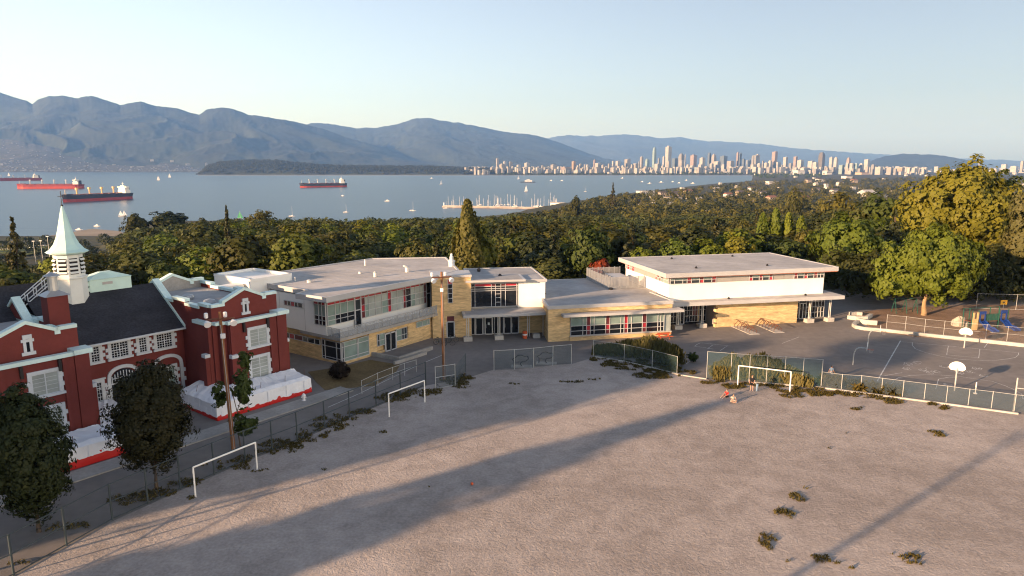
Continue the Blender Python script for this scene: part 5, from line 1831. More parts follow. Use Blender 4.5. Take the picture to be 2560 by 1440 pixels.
goal(ground(489, 1243), ground(643, 1175), 2.14, 'white goal frame nearest the camera, beside the dark bronze tree')
goal(ground(973, 1042), ground(1062, 1006), 2.14, 'white goal frame in shade left of the farther light pole')
goal(ground(1844, 965), ground(1974, 982), 2.14, 'sunlit white goal frame with the standing person in it')


# ---------------------------------------------------------------- flood light poles
def light_pole(px, py, h, label, lean):
    g = ground(px, py)
    t = thing('light_pole', label, 'light pole', g)
    top = Vector((g.x + lean, g.y, h))
    MB().tube((g.x, g.y, -0.1), top, 0.17, 0.11, n=10).build('pole', 'pole_wood', t)
    d = Vector(TF.u + (0,)).normalized() * 0.35 + Vector((1, 0, 0)) * 0.65
    d.normalize()
    c = Vector((g.x + lean * 0.95, g.y, h - 0.55))
    MB().tube(c - d * 1.0, c + d * 1.0, 0.07, n=6).tube(c - d * 0.8 + Vector((0, -0.14, 0)), c + d * 0.8 + Vector((0, -0.14, 0)), 0.05, n=6).build('crossarm', 'brown_metal', t)
    for k in (-0.92, 0.9):
        q = c + d * k
        f = MB()
        fd = Vector((0.5, -0.8, -0.45)).normalized()
        f.tube(q + Vector((0, -0.12, -0.12)), q + fd * 0.3 + Vector((0, -0.1, -0.15)), 0.1, 0.26, n=14).tube(q + fd * 0.3 + Vector((0, -0.1, -0.15)), q + fd * 0.42 + Vector((0, -0.1, -0.15)), 0.26, 0.25, n=14)
        f.build('flood_lamp', 'lamp_white', t)
    for k in (-0.98, 0.35):
        q = c + d * k
        MB().lathe((q.x, q.y, 0), [(0.1, c.z + 0.1), (0.15, c.z + 0.16), (0.15, c.z + 0.46), (0.1, c.z + 0.52)], 10).build('ballast_can', 'lamp_white', t)
    MB().box(WF, g.x - 0.2, g.x + 0.12, g.y - 0.32, g.y - 0.15, h - 2.0, h - 1.65).build('junction_box', 'lamp_white', t)
    MB().tube((g.x + 0.12, g.y - 0.14, 0), (top.x + 0.05, top.y - 0.14, h - 1), 0.025, n=5).build('conduit', 'steel', t)


light_pole(584, 1126, 11.1, 'nearer wooden flood light pole in front of the red school', -0.25)
light_pole(1110, 951, 11.4, 'farther wooden flood light pole before the brick entrance tower', -0.05)
for (x, y, h, r, lab) in ((-15.5, 10.9, 15.0, 0.24, 'tall utility pole left of the camera'), (-33.7, 30.4, 11.2, 0.12, 'slim street pole outside the left edge')):
    t = thing('utility_pole', lab, 'pole', (x, y, 0))
    MB().tube((x, y, -0.1), (x, y, h), r, r * 0.7, n=10).build('pole', 'pole_wood', t)
    MB().tube((x - 0.8, y + 0.6, h - 0.6), (x + 0.8, y - 0.6, h - 0.6), 0.06, n=6).build('crossarm', 'pole_wood', t)


# ---------------------------------------------------------------- basketball hoops
def hoop(base, zb, face, reach, label, rim=True, straight=True):
    """post, bent arm, fan shaped backboard and rim; face = unit vector the board looks along"""
    x, y = base
    t = thing('basketball_hoop', label, 'basketball hoop', (x, y, 0), 'basketball hoops round the court')
    f = Vector((face[0], face[1], 0)).normalized()
    s = Vector((-f.y, f.x, 0))
    b = Vector((x, y, 0)) + f * reach
    if straight:
        pts = [(x, y, -0.05), (x, y, zb - 0.1), (b.x, b.y, zb + 0.25)]
    else:
        pts = [(x, y, -0.05)] + [(x + f.x * reach * (1 - math.cos(a)) * 0.5, y + f.y * reach * (1 - math.cos(a)) * 0.5, zb - 0.75 + 0.95 * math.sin(a)) for a in (0, 0.4, 0.8, 1.2, 1.57)] + [(b.x, b.y, zb + 0.2)]
    MB().path(pts, 0.065, n=8).build('post', 'galv', t)
    fr = Fr((b.x, b.y), u=(s.x, s.y))
    fan = [(-0.5, zb), (0.5, zb)] + [(0.72 * math.cos(a), zb + 0.22 + 0.68 * math.sin(a)) for a in np.linspace(0.0, PI, 11)]
    MB().wallpoly(fr, fan, -0.025, 0.025).build('backboard', 'goal_white', t)
    c = b + f * 0.42 + Vector((0, 0, zb + 0.12))
    ring = [(c.x + 0.23 * math.cos(a), c.y + 0.23 * math.sin(a), c.z) for a in np.linspace(0, 2 * PI, 13)]
    MB().path(ring, 0.014, n=5).tube((b.x, b.y, c.z), (c.x - f.x * 0.22, c.y - f.y * 0.22, c.z), 0.025, n=5).build('rim', 'orange_red', t)
    mb = MB()
    for k in range(10):
        a, a2 = 2 * PI * k / 10, 2 * PI * (k + 0.5) / 10
        mb.tube((c.x + 0.22 * math.cos(a), c.y + 0.22 * math.sin(a), c.z), (c.x + 0.13 * math.cos(a2), c.y + 0.13 * math.sin(a2), c.z - 0.4), 0.008, n=4)
    mb.build('net', 'steel', t)


hoop(ground(2386, 977)[:2], 1.98, (0.57, 0.82), 0.45, 'basketball hoop with white fan board nearest the field fence')
hoop(ground(2410, 870)[:2], 1.75, (-0.57, -0.82), 0.45, 'basketball hoop with white fan board near the long kerb')
hoop(ground(2132, 912)[:2], 1.85, (0.87, -0.48), 1.25, 'bent post basketball hoop seen side on, nearer of the left pair', straight=False)
hoop(ground(2169, 866)[:2], 1.95, (0.87, -0.48), 1.2, 'bent post basketball hoop seen side on, farther of the left pair', straight=False)
g = ground(2438, 984)
single(MB().tube(g, (g.x, g.y, 1.15), 0.05, n=8).lathe(g, [(0.18, 0.0), (0.18, 0.08), (0.06, 0.1)], 10), 'marker_post', 'goal_white', 'short white post on the court right of the nearer fan board hoop', 'post', g)


# ---------------------------------------------------------------- people
def skinned(name, nodes, edges, m, parent, root=0, levels=1):
    """one continuous body grown over a jointed skeleton: nodes (x,y,z,r)"""
    me = bpy.data.meshes.new(name)
    me.from_pydata([n_[:3] for n_ in nodes], edges, [])
    me.materials.append(MATS[m])
    o = link_obj(name, me, parent)
    sk = o.modifiers.new('skin', 'SKIN')
    for i, n_ in enumerate(nodes):
        rr = n_[3] if isinstance(n_[3], tuple) else (n_[3], n_[3])
        me.skin_vertices[0].data[i].radius = rr
        me.skin_vertices[0].data[i].use_root = (i == root)
    sk.use_smooth_shade = True
    sb = o.modifiers.new('sub', 'SUBSURF')
    sb.levels = levels
    sb.render_levels = levels
    return o


def person(loc, rz, label, pose, shirt, trousers, hair, k=1.0, long_hair=False):
    """adult or child of height 1.7*k facing +y in its own axes before turning by rz"""
    t = thing('person', label, 'person', loc, rz=rz)
    J = pose
    N_, E_ = [], []

    def add(p, r):
        N_.append((p[0] * k, p[1] * k, p[2] * k, r * k if not isinstance(r, tuple) else (r[0] * k, r[1] * k)))
        return len(N_) - 1
    pel = add(J['pelvis'], (0.135, 0.10))
    che = add(J['chest'], (0.155, 0.105))
    nk = add(J['neck'], 0.055)
    hd0 = add(J['jaw'], (0.066, 0.075))
    hd = add(J['head'], (0.078, 0.092))
    hd2 = add(J['crown'], 0.05)
    E_ += [(pel, che), (che, nk), (nk, hd0), (hd0, hd), (hd, hd2)]
    nose = add((J['jaw'][0] * 0.5 + J['head'][0] * 0.5 + J['face'][0] * 0.105, J['jaw'][1] * 0.5 + J['head'][1] * 0.5 + J['face'][1] * 0.105, J['jaw'][2] * 0.5 + J['head'][2] * 0.5), 0.016)
    E_.append((hd0, nose))
    for s_ in ('l', 'r'):
        sh, el, wr = J['sh_' + s_], J['el_' + s_], J['wr_' + s_]
        a, b, c = add(sh, 0.055), add(el, 0.042), add(wr, 0.028)
        E_ += [(che, a), (a, b), (b, c)]
        d = (Vector(wr) - Vector(el)).normalized()
        pm = Vector(wr) + d * 0.07
        p = add(pm, (0.038, 0.018))
        E_.append((c, p))
        side = d.orthogonal().normalized()
        for q, ln in ((-0.028, 0.068), (-0.009, 0.08), (0.010, 0.075), (0.027, 0.058)):
            f1 = add(pm + side * q + d * ln * 0.5, 0.009)
            f2 = add(pm + side * q * 1.05 + d * ln + d.cross(side) * 0.02, 0.008)
            E_ += [(p, f1), (f1, f2)]
        th = add(Vector(wr) + d * 0.05 + side * 0.05, 0.010)
        E_.append((c, th))
        hp, kn, an, to = J['hip_' + s_], J['kn_' + s_], J['an_' + s_], J['toe_' + s_]
        a, b, c, d_ = add(hp, 0.088), add(kn, 0.058), add(an, 0.04), add(to, (0.038, 0.028))
        E_ += [(pel, a), (a, b), (b, c), (c, d_)]
    skinned('body', N_, E_, 'skin', t)
    # clothes follow the body a little proud of it
    m3 = lambda a, b, u: tuple(a[i] + (b[i] - a[i]) * u for i in range(3))
    S_ = [(*J['pelvis'], (0.16, 0.125)), (*J['chest'], (0.178, 0.128)), (*m3(J['chest'], J['neck'], 0.72), 0.085)]
    SE = [(0, 1), (1, 2)]
    for s_ in ('l', 'r'):
        i = len(S_)
        S_ += [(*J['sh_' + s_], 0.075), (*m3(J['sh_' + s_], J['el_' + s_], 0.75), 0.062)]
        SE += [(1, i), (i, i + 1)]
    sc_ = lambda L_: [(a * k, b * k, c * k, (r[0] * k, r[1] * k) if isinstance(r, tuple) else r * k) for a, b, c, r in L_]
    skinned('shirt', sc_(S_), SE, shirt, t)
    T_ = [(*J['pelvis'], (0.155, 0.12))]
    TE = []
    for s_ in ('l', 'r'):
        i = len(T_)
        T_ += [(*J['hip_' + s_], 0.105), (*m3(J['hip_' + s_], J['kn_' + s_], 0.85), 0.08)]
        TE += [(0, i), (i, i + 1)]
    skinned('shorts', sc_(T_), TE, trousers, t)
    h = MB()
    c = Vector(J['head']) * k
    cr_ = Vector(J['crown']) * k
    up = (cr_ - Vector(J['jaw']) * k).normalized()
    back = -Vector(J['face'])
    H_ = [(*(cr_ - up * 0.01 * k), 0.075 * k), (*(c + back * 0.035 * k + up * 0.03 * k), 0.098 * k), (*(c + back * 0.07 * k - up * 0.07 * k), 0.075 * k)]
    HE = [(0, 1), (1, 2)]
    if long_hair:
        H_ += [(*(Vector(J['neck']) * k + back * 0.09 * k), 0.07 * k), (*(Vector(J['chest']) * k + back * 0.13 * k + Vector((0, 0, 0.06 * k))), 0.055 * k)]
        HE += [(2, 3), (3, 4)]
    skinned('hair', H_, HE, hair, t)
    for s_ in ('l', 'r'):
        a, b = Vector(J['an_' + s_]) * k, Vector(J['toe_' + s_]) * k
        skinned('shoe', [(*(a - Vector((0, 0, 0.03 * k))), 0.05 * k), (*b, 0.045 * k)], [(0, 1)], 'shoe', t)
        e = Vector(J['head']) * k + Vector(J['face']) * 0.088 * k + Vector((0.032 * k * (1 if s_ == 'r' else -1), 0, -0.012 * k))
        MB().lathe(e, [(0.004 * k, e.z - 0.008 * k), (0.011 * k, e.z), (0.004 * k, e.z + 0.008 * k)], 6).build('eye', 'hair_dark', None).parent = t
    return t


STAND = dict(pelvis=(0, 0, 0.93), chest=(0, 0.0, 1.27), neck=(0, 0, 1.45), jaw=(0, 0.015, 1.53), head=(0, 0.01, 1.62), crown=(0, 0, 1.69), face=(0, 1, 0),
             sh_l=(-0.19, 0, 1.39), el_l=(-0.27, 0.0, 1.14), wr_l=(-0.20, 0.16, 0.98), sh_r=(0.19, 0, 1.39), el_r=(0.28, -0.02, 1.13), wr_r=(0.26, 0.14, 0.93),
             hip_l=(-0.095, 0, 0.88), kn_l=(-0.11, 0.02, 0.48), an_l=(-0.12, -0.02, 0.09), toe_l=(-0.14, 0.14, 0.04), hip_r=(0.095, 0, 0.88), kn_r=(0.11, 0.03, 0.48), an_r=(0.12, 0.0, 0.09), toe_r=(0.14, 0.16, 0.04))
WALK = dict(STAND, kn_l=(-0.10, 0.16, 0.50), an_l=(-0.10, 0.12, 0.09), toe_l=(-0.10, 0.28, 0.05), kn_r=(0.10, 0.02, 0.48), an_r=(0.10, -0.26, 0.14), toe_r=(0.10, -0.14, 0.05), wr_l=(-0.24, -0.16, 0.92), el_l=(-0.26, -0.08, 1.13), wr_r=(0.24, 0.2, 0.95), el_r=(0.26, 0.02, 1.13))
SIT = dict(pelvis=(0, 0, 0.13), chest=(0, -0.03, 0.47), neck=(0, 0.0, 0.66), jaw=(0, 0.03, 0.74), head=(0, 0.03, 0.83), crown=(0, 0.02, 0.90), face=(0, 1, 0),
           sh_l=(-0.19, 0, 0.60), el_l=(-0.28, 0.14, 0.40), wr_l=(-0.20, 0.32, 0.30), sh_r=(0.19, 0, 0.60), el_r=(0.28, 0.14, 0.40), wr_r=(0.20, 0.32, 0.30),
           hip_l=(-0.10, 0.03, 0.12), kn_l=(-0.17, 0.40, 0.34), an_l=(-0.13, 0.72, 0.08), toe_l=(-0.14, 0.86, 0.07), hip_r=(0.10, 0.03, 0.12), kn_r=(0.18, 0.40, 0.30), an_r=(0.15, 0.70, 0.08), toe_r=(0.18, 0.84, 0.07))
CROSS = dict(SIT, kn_l=(-0.34, 0.28, 0.18), an_l=(0.02, 0.36, 0.08), toe_l=(0.14, 0.38, 0.07), kn_r=(0.34, 0.28, 0.18), an_r=(-0.04, 0.44, 0.08), toe_r=(-0.16, 0.46, 0.07), chest=(0, 0.03, 0.46), neck=(0, 0.08, 0.64), jaw=(0, 0.12, 0.71), head=(0, 0.13, 0.80), crown=(0, 0.12, 0.87))
person(ground(1879, 977), R(155), 'standing person in black top and shorts inside the sunlit goal', STAND, 'cloth_black', 'cloth_black', 'hair_auburn', 0.93, True)
person(ground(1817, 993), R(120), 'person in red shirt sitting on the gravel, left of two', SIT, 'cloth_red', 'cloth_black', 'hair_dark', 0.86)
person(ground(1831, 1005), R(200), 'person in cream shirt sitting cross legged on the gravel', CROSS, 'cloth_cream', 'cloth_cream', 'hair_dark', 0.92)
person(ground(2077, 948), R(-70), 'person in pale blue top walking on the court behind the fence', WALK, 'cloth_blue', 'cloth_grey', 'hair_dark', 0.86)
g = ground(1891, 978)
single(MB().tube((g.x, g.y, 0.0), (g.x + 0.05, g.y, 0.75), 0.06, 0.13, n=8), 'bag', 'cloth_blue', 'pale blue bag standing at the right of the standing person', 'bag', g)
g = ground(1180, 1213)
sb = MB()
for a in range(9):
    z = -PI / 2 + PI * a / 8
    sb.v += []
sb.lathe(g, [(0.11 * max(0.05, math.cos(-PI / 2 + PI * a / 8)), 0.12 + 0.11 * math.sin(-PI / 2 + PI * a / 8)) for a in range(9)], 12)
single(sb, 'ball', 'orange_red', 'small reddish ball lying alone on the shaded gravel', 'ball', g, smooth=True)


# ---------------------------------------------------------------- plastic wrapped hoardings in front of the red school
def wrapped(label, outer, inner, z_skirt, z_front, z_back, n=44):
    """white sheeting over a red skirt; outer and inner are plan lines in the red school's axes"""
    t = thing('wrapped_hoarding', label, 'hoarding', TF.p(outer[0][0], outer[0][1], 0))

    def sample(pl, u):
        L_ = [math.dist(a, b) for a, b in zip(pl, pl[1:])]
        d = u * sum(L_)
        for (a, b), l in zip(zip(pl, pl[1:]), L_):
            if d <= l or (a, b) == (pl[-2], pl[-1]):
                k = min(1, d / l)
                return (a[0] + (b[0] - a[0]) * k, a[1] + (b[1] - a[1]) * k)
            d -= l
    P, Q = [], []
    us = np.linspace(0, 1, n)
    for i, u in enumerate(us):
        o, w = sample(outer, u), sample(inner, u)
        nz = lambda k, s_: float(fbm(u * 34 + k * 3.1, k * 1.7, int(s_), 3)) - 0.5
        sag = nz(0, 4)
        row = []
        for j, (k, z) in enumerate(((-0.02, z_skirt - 0.12 + 0.45 * max(0, nz(9, 6))), (0.0, (z_skirt + z_front) / 2), (0.01, z_front), (0.16, z_front + 0.22), (0.5, z_front + (z_back - z_front) * 0.55), (0.85, z_back), (1.0, z_back + 0.05))):
            kk = k + 0.05 * nz(j, 8)
            zz = z + 0.20 * nz(j + 20, 12) * (1 if j > 1 else 0.3) + sag * 0.1
            a = o[0] + (w[0] - o[0]) * kk
            f = o[1] + (w[1] - o[1]) * kk
            row.append(TF.p(a, f, max(0.1, zz)))
        P.append(row)
        Q.append([TF.p(o[0] + 0.10 * nz(3, 2), o[1] - 0.06 + 0.10 * nz(4, 2), 0.01), TF.p(o[0] - 0.03 + 0.05 * nz(5, 2), o[1] - 0.07 + 0.06 * nz(6, 2), z_skirt * 0.55), TF.p(o[0], o[1] - 0.02, z_skirt + 0.1 + 0.2 * nz(7, 2))])
    MB().grid(P).build('white_sheet', 'tarp_white', t, smooth=False)
    MB().grid(Q).build('red_skirt', 'tarp_red', t)
    for u in np.linspace(0.08, 0.94, 9):
        o, w = sample(outer, u), sample(inner, u)
        q0 = TF.p(o[0], o[1] - 0.1, z_skirt - 0.1)
        q1 = TF.p(o[0] + 0.03, o[1] - 0.09, z_front - 0.05)
        MB().tube(q0, q1, 0.03, n=5).build('strap', 'tarp_white', t)
    for u in np.linspace(0.12, 0.9, 6):
        o, w = sample(outer, u), sample(inner, u)
        q0 = TF.p(o[0] + (w[0] - o[0]) * 0.2, o[1] + (w[1] - o[1]) * 0.2, z_front - 0.3)
        q1 = TF.p(o[0] + (w[0] - o[0]) * 0.25 + 0.2, o[1] + (w[1] - o[1]) * 0.25, z_front + 0.75)
        MB().tube(q0, q1, 0.02, n=5).build('prop_rod', 'brown_metal', t)
    return t


wrapped('white sheeted hoarding with red skirt round the right red wing', [(0.05, 6.4), (0.0, 0.0), (9.85, 0.0), (10.0, 2.2)], [(2.02, 6.4), (2.6, 2.9), (9.6, 2.5), (9.7, 2.5)], 0.45, 1.4, 1.95, 110)
wrapped('white sheeted hoarding with red skirt below the left red wing', [(-18.5, -0.7), (-7.9, -0.7), (-7.3, 1.6)], [(-18.5, 2.4), (-8.6, 2.5), (-8.5, 2.6)], 0.75, 1.5, 1.75, 80)
P = []
for i in range(13):
    row = []
    for j in range(11):
        a, f = -8.0 + 3.2 * i / 12, 3.2 + 5.8 * j / 10
        row.append(TF.p(a, f, 0.15 + 1.25 * (j / 10) ** 0.8 + 0.55 * (float(fbm(i * 0.6, j * 0.6, 5, 3)) - 0.4)))
    P.append(row)
single(MB().grid(P), 'plastic_sheet', 'tarp_white', 'crumpled white plastic sheet over the steps beside the arched door', 'sheet', TF.p(-8, 3.2, 0.1))
mb = MB()
for da in (0, 0.9):
    mb.tube(TF.p(-4.6 + da * 0.3, 4.2, 0), TF.p(-4.6 + da * 0.3, 4.2, 1.0), 0.03, n=6).tube(TF.p(-4.6 + da * 0.3, 4.2, 1.0), TF.p(-4.5 + da * 0.3, 8.6, 1.9), 0.03, n=6).tube(TF.p(-4.5 + da * 0.3, 8.6, 0.9), TF.p(-4.5 + da * 0.3, 8.6, 1.9), 0.03, n=6)
single(mb, 'handrail', 'black_metal', 'black steel handrail beside the white sheet on the steps', 'handrail', TF.p(-4.6, 4.2, 0))
g = ground(760, 1003)
single(MB().lathe(g, [(0.3, 0), (0.3, 0.08), (0.14, 0.1), (0.13, 0.5), (0.2, 0.52), (0.2, 0.6), (0.1, 0.72), (0.04, 0.78)], 10).tube((g.x - 0.24, g.y, 0.4), (g.x + 0.24, g.y, 0.4), 0.06), 'fire_hydrant', 'lamp_white', 'small pale hydrant beside the right end of the hoarding', 'hydrant', g)


# ---------------------------------------------------------------- bicycle racks, bicycles, bench, bins
def grid_rack(a, b, label, pad):
    a, b = Vector(a[:2] + (0,)) if isinstance(a, tuple) else Vector((a[0], a[1], 0)), Vector((b[0], b[1], 0))
    t = thing('bicycle_rack', label, 'bicycle rack', a, 'brown racks by the brick gym wall')
    d = (b - a)
    ln = d.length
    d.normalize()
    s = Vector((-d.y, d.x, 0))
    MB().prism([tuple((a - d * 0.4 - s * 0.7)[:2]), tuple((b + d * 0.5 - s * 0.7)[:2]), tuple((b + d * 0.5 + s * 0.7)[:2]), tuple((a - d * 0.4 + s * 0.7)[:2])], 0.0, 0.05).build('concrete_pad', 'concrete', t)
    MB().tube(a + Vector((0, 0, 0.95)), b + Vector((0, 0, 0.85)), 0.05, n=6).build('top_rail', 'brown_metal', t)
    n = 7
    for k in range(n):
        p = a + d * (ln * k / (n - 1))
        q = [p - s * 0.55 + Vector((0, 0, 0.06)), p - s * 0.55 + Vector((0, 0, 0.42)), p + Vector((0, 0, 0.92)), p + s * 0.5 + Vector((0, 0, 0.45)), p + s * 0.5 + Vector((0, 0, 0.06))]
        MB().path(q, 0.035, n=6).build('loop', 'brown_metal', t)


grid_rack(ground(1838, 815), ground(1882, 834), 'brown bicycle rack on a concrete pad, left of two by the brick wall', None)
grid_rack(ground(1901, 812), ground(1944, 830), 'brown bicycle rack on a concrete pad, right of two by the brick wall', None)


def wave_rack(px, py, label):
    c = ground(px, py)
    t = thing('bicycle_rack', label, 'bicycle rack', c, 'black wave racks behind the pale fence')
    MB().prism([(c.x - 1.1, c.y - 0.5), (c.x + 1.2, c.y - 0.6), (c.x + 1.3, c.y + 0.5), (c.x - 1.0, c.y + 0.6)], 0.0, 0.03).build('concrete_pad', 'concrete', t)
    pts = [(-0.75, 0.03), (-0.75, 0.55), (-0.95, 0.8), (-0.6, 1.0), (-0.35, 1.25), (0.05, 1.3), (0.4, 1.15), (0.75, 1.2), (0.85, 0.85), (0.55, 0.6), (0.1, 0.55), (-0.05, 0.3), (0.1, 0.03)]
    MB().path([(c.x + a, c.y - 0.05 * a, z) for a, z in pts], 0.05, n=8).build('wave_tube', 'black_metal', t)
    MB().path([(c.x - 0.75, c.y, 0.5), (c.x + 0.15, c.y + 0.05, 0.5)], 0.035, n=6).build('cross_tube', 'black_metal', t)


wave_rack(1302, 916, 'black wave bicycle rack behind the pale fence, left of two')
wave_rack(1364, 908, 'black wave bicycle rack behind the pale fence, right of two')


def bicycle(x, y, rz, label):
    t = thing('bicycle', label, 'bicycle', (x, y, 0), rz=rz)
    for sx, nm in ((-0.52, 'wheel'), (0.52, 'wheel')):
        w = link_obj(nm, None, t) if False else None
        ring = [(sx + 0.33 * math.cos(a), 0, 0.34 + 0.33 * math.sin(a)) for a in np.linspace(0, 2 * PI, 17)]
        mb = MB().path(ring, 0.022, n=5)
        for k in range(6):
            a = PI * k / 6
            mb.tube((sx + 0.32 * math.cos(a), 0, 0.34 + 0.32 * math.sin(a)), (sx - 0.32 * math.cos(a), 0, 0.34 - 0.32 * math.sin(a)), 0.004, n=3)
        link_obj('wheel', mb.mesh('wheel', 'black_metal'), t)
    fr_ = MB().path([(-0.52, 0, 0.34), (-0.12, 0, 0.32), (-0.28, 0, 0.86)], 0.02, n=6).path([(-0.12, 0, 0.32), (0.38, 0, 0.78), (-0.25, 0, 0.76), (-0.52, 0, 0.34)], 0.02, n=6).path([(0.52, 0, 0.34), (0.36, 0, 0.95)], 0.02, n=6)
    link_obj('frame', fr_.mesh('frame', 'fence_dark'), t)
    link_obj('saddle', MB().box(WF, -0.42, -0.16, -0.07, 0.07, 0.86, 0.92).mesh('saddle', 'black_metal'), t)
    link_obj('handlebar', MB().tube((0.34, -0.28, 0.98), (0.34, 0.28, 0.98), 0.018).mesh('handlebar', 'black_metal'), t)


g = ground(1100, 860)
bicycle(g.x, g.y, 0.5, 'dark bicycle parked left of the farther light pole')
g = ground(1121, 864)
bicycle(g.x, g.y, 0.2, 'dark bicycle parked right of the farther light pole, nearer the entrance')
g = ground(1130, 860)
bicycle(g.x, g.y + 0.7, 0.35, 'dark bicycle half behind another by the brick tower door')

c = LF.p(14.9, -1.5, 0)
t = thing('picnic_bench', 'orange red picnic bench against the low brick sill wall', 'bench', c)
MB().box(LF, 14.1, 15.9, -1.75, -1.25, 0.68, 0.75).build('table_top', 'orange_red', t)
for f in (-2.15, -0.95):
    MB().box(LF, 14.1, 15.9, f - 0.14, f + 0.14, 0.4, 0.46).build('seat', 'orange_red', t)
for a in (14.4, 15.6):
    MB().tube(LF.p(a, -2.05, 0), LF.p(a, -1.35, 0.68), 0.04, n=6).tube(LF.p(a, -0.95, 0), LF.p(a, -1.65, 0.68), 0.04, n=6).tube(LF.p(a, -2.2, 0.38), LF.p(a, -0.9, 0.38), 0.035, n=6).build('leg', 'orange_red', t)
g = ground(1312, 846)
t = thing('litter_bin', 'red litter bin at the foot of the thin entrance column', 'litter bin', g)
MB().lathe(g, [(0.26, 0), (0.30, 0.05), (0.30, 0.8), (0.33, 0.82), (0.33, 0.9), (0.2, 0.98)], 12).build('bin_body', 'orange_red', t)
MB().lathe(g, [(0.302, 0.45), (0.302, 0.62)], 12).build('band', 'lamp_white', t)
g = ground(1326, 844)
single(MB().box(EF, 12.8, 13.7, -2.0, -1.2, 0, 0.5).box(EF, 12.9, 13.6, -1.9, -1.3, 0.5, 0.56), 'concrete_block', 'concrete', 'pale concrete block right of the red litter bin', 'block', EF.p(13.2, -1.6, 0))
# furniture on the balcony
def wood_table(px, py, wd, label):
    q = ground(px, py, 3.33)
    t = thing('balcony_table', label, 'table', q, 'wooden furniture on the balcony')
    f = Fr((q.x, q.y), u=CF.u)
    MB().box(f, -wd / 2, wd / 2, -0.35, 0.35, 4.0, 4.08).build('table_top', 'wood_warm', t)
    for a in (-wd / 2 + 0.06, wd / 2 - 0.06):
        for c_ in (-0.28, 0.28):
            MB().box(f, a - 0.05, a + 0.05, c_ - 0.05, c_ + 0.05, 3.33, 4.0).build('leg', 'wood_warm', t)
    MB().box(f, -wd / 2 + 0.11, wd / 2 - 0.11, 0.25, 0.31, 3.55, 3.95).build('back_panel', 'wood_warm', t)


wood_table(928, 800, 1.1, 'wooden table on the balcony, leftmost of three')
wood_table(963, 788, 1.2, 'wooden table on the balcony, middle one of three')
wood_table(981, 781, 1.1, 'wooden table on the balcony, rightmost of three')
q = ground(1003, 781, 3.33)
f = Fr((q.x, q.y), u=CF.u)
t = thing('balcony_bench', 'long dark bench on the balcony right of the wooden tables', 'bench', q)
MB().box(f, -1.2, 1.2, -0.22, 0.22, 3.75, 3.81).build('seat', 'black_metal', t)
MB().box(f, -1.2, 1.2, 0.2, 0.26, 3.85, 4.2).build('backrest', 'black_metal', t)
for a in (-1.0, 1.0):
    MB().box(f, a - 0.04, a + 0.04, -0.2, 0.2, 3.33, 3.75).build('leg', 'black_metal', t)
for px, py, lab in ((1042, 768, 'white round table with dark chairs on the balcony, left of two'), (1056, 763, 'white round table with dark chairs on the balcony, right of two'), (908, 806, 'small white table near the left balcony door')):
    q = ground(px, py, 3.33)
    t = thing('balcony_table', lab, 'table', q, 'white tables on the balcony')
    MB().lathe(q, [(0.42, 4.02), (0.42, 4.06)], 14).build('table_top', 'white_trim', t)
    MB().lathe(q, [(0.25, 3.33), (0.05, 3.38), (0.04, 4.02)], 8).build('pedestal', 'black_metal', t)
    for k in (-1, 1):
        w = Vector((q.x + CF.u[0] * 0.7 * k, q.y + CF.u[1] * 0.7 * k, 0))
        ff = Fr((w.x, w.y), u=CF.u)
        MB().box(ff, -0.2, 0.2, -0.2, 0.2, 3.74, 3.78).box(ff, 0.16 * k - 0.02, 0.16 * k + 0.02, -0.2, 0.2, 3.78, 4.15).build('chair_shell', 'fence_dark', t)

# ---------------------------------------------------------------- kerb walls and planters by the playground
def curved_wall(label, pxs, w, h, name='kerb_wall'):
    pts = [ground(*p) for p in pxs]
    mb = MB()
    L_, R_ = [], []
    for i, p in enumerate(pts):
        d = (pts[min(i + 1, len(pts) - 1)] - pts[max(i - 1, 0)])
        n_ = Vector((-d.y, d.x, 0)).normalized() * w / 2
        L_.append(p + n_)
        R_.append(p - n_)
    for i in range(len(pts) - 1):
        a, b, c_, d_ = R_[i], R_[i + 1], L_[i + 1], L_[i]
        mb.prism([(a.x, a.y), (b.x, b.y), (c_.x, c_.y), (d_.x, d_.y)], -0.05, h)
    return single(mb, name, 'concrete', label, 'kerb', pts[0])


curved_wall('long pale concrete kerb wall curving between the court and playground', [(2150, 806), (2138, 810), (2133, 816), (2140, 821), (2160, 825), (2216, 830), (2275, 837), (2360, 846), (2460, 856), (2560, 867), (2680, 881)], 0.4, 0.42)
curved_wall('curved concrete planter wall at the head of the long kerb', [(2145, 806), (2165, 811), (2192, 813)], 0.4, 0.65, 'planter_wall')
curved_wall('low curved concrete seat wall right of the gym canopy', [(2119, 797), (2140, 800), (2165, 800), (2177, 793)], 0.45, 0.55, 'seat_wall')
curved_wall('short concrete seat wall behind the curved one by the gym', [(2124, 789), (2140, 788), (2155, 789)], 0.4, 0.5, 'seat_wall')

# ---------------------------------------------------------------- playground
PG = ground(2436, 826)
t = thing('play_structure', 'playground climbing frame with blue slides, tan tower and green panels', 'play structure', PG)
PF = Fr((PG.x, PG.y), u=(0.97, 0.22))
for a in (-0.5, 0.5, 3.9, 5.4):
    for f in (0.1, 1.5):
        MB().tube(PF.p(a, f, 0), PF.p(a, f, 2.75), 0.06, n=8).build('post', 'play_green', t)
MB().box(PF, -0.45, 0.45, 0.0, 0.06, 0.05, 1.55).build('climbing_panel', 'play_tan', t)
MB().box(PF, -0.45, -0.2, 0.0, 0.06, 1.55, 2.45).box(PF, 0.2, 0.45, 0.0, 0.06, 1.55, 2.45).build('tower_panel', 'play_tan', t)
MB().box(PF, -0.4, 5.5, 0.2, 1.4, 1.1, 1.18).build('deck', 'brown_metal', t)


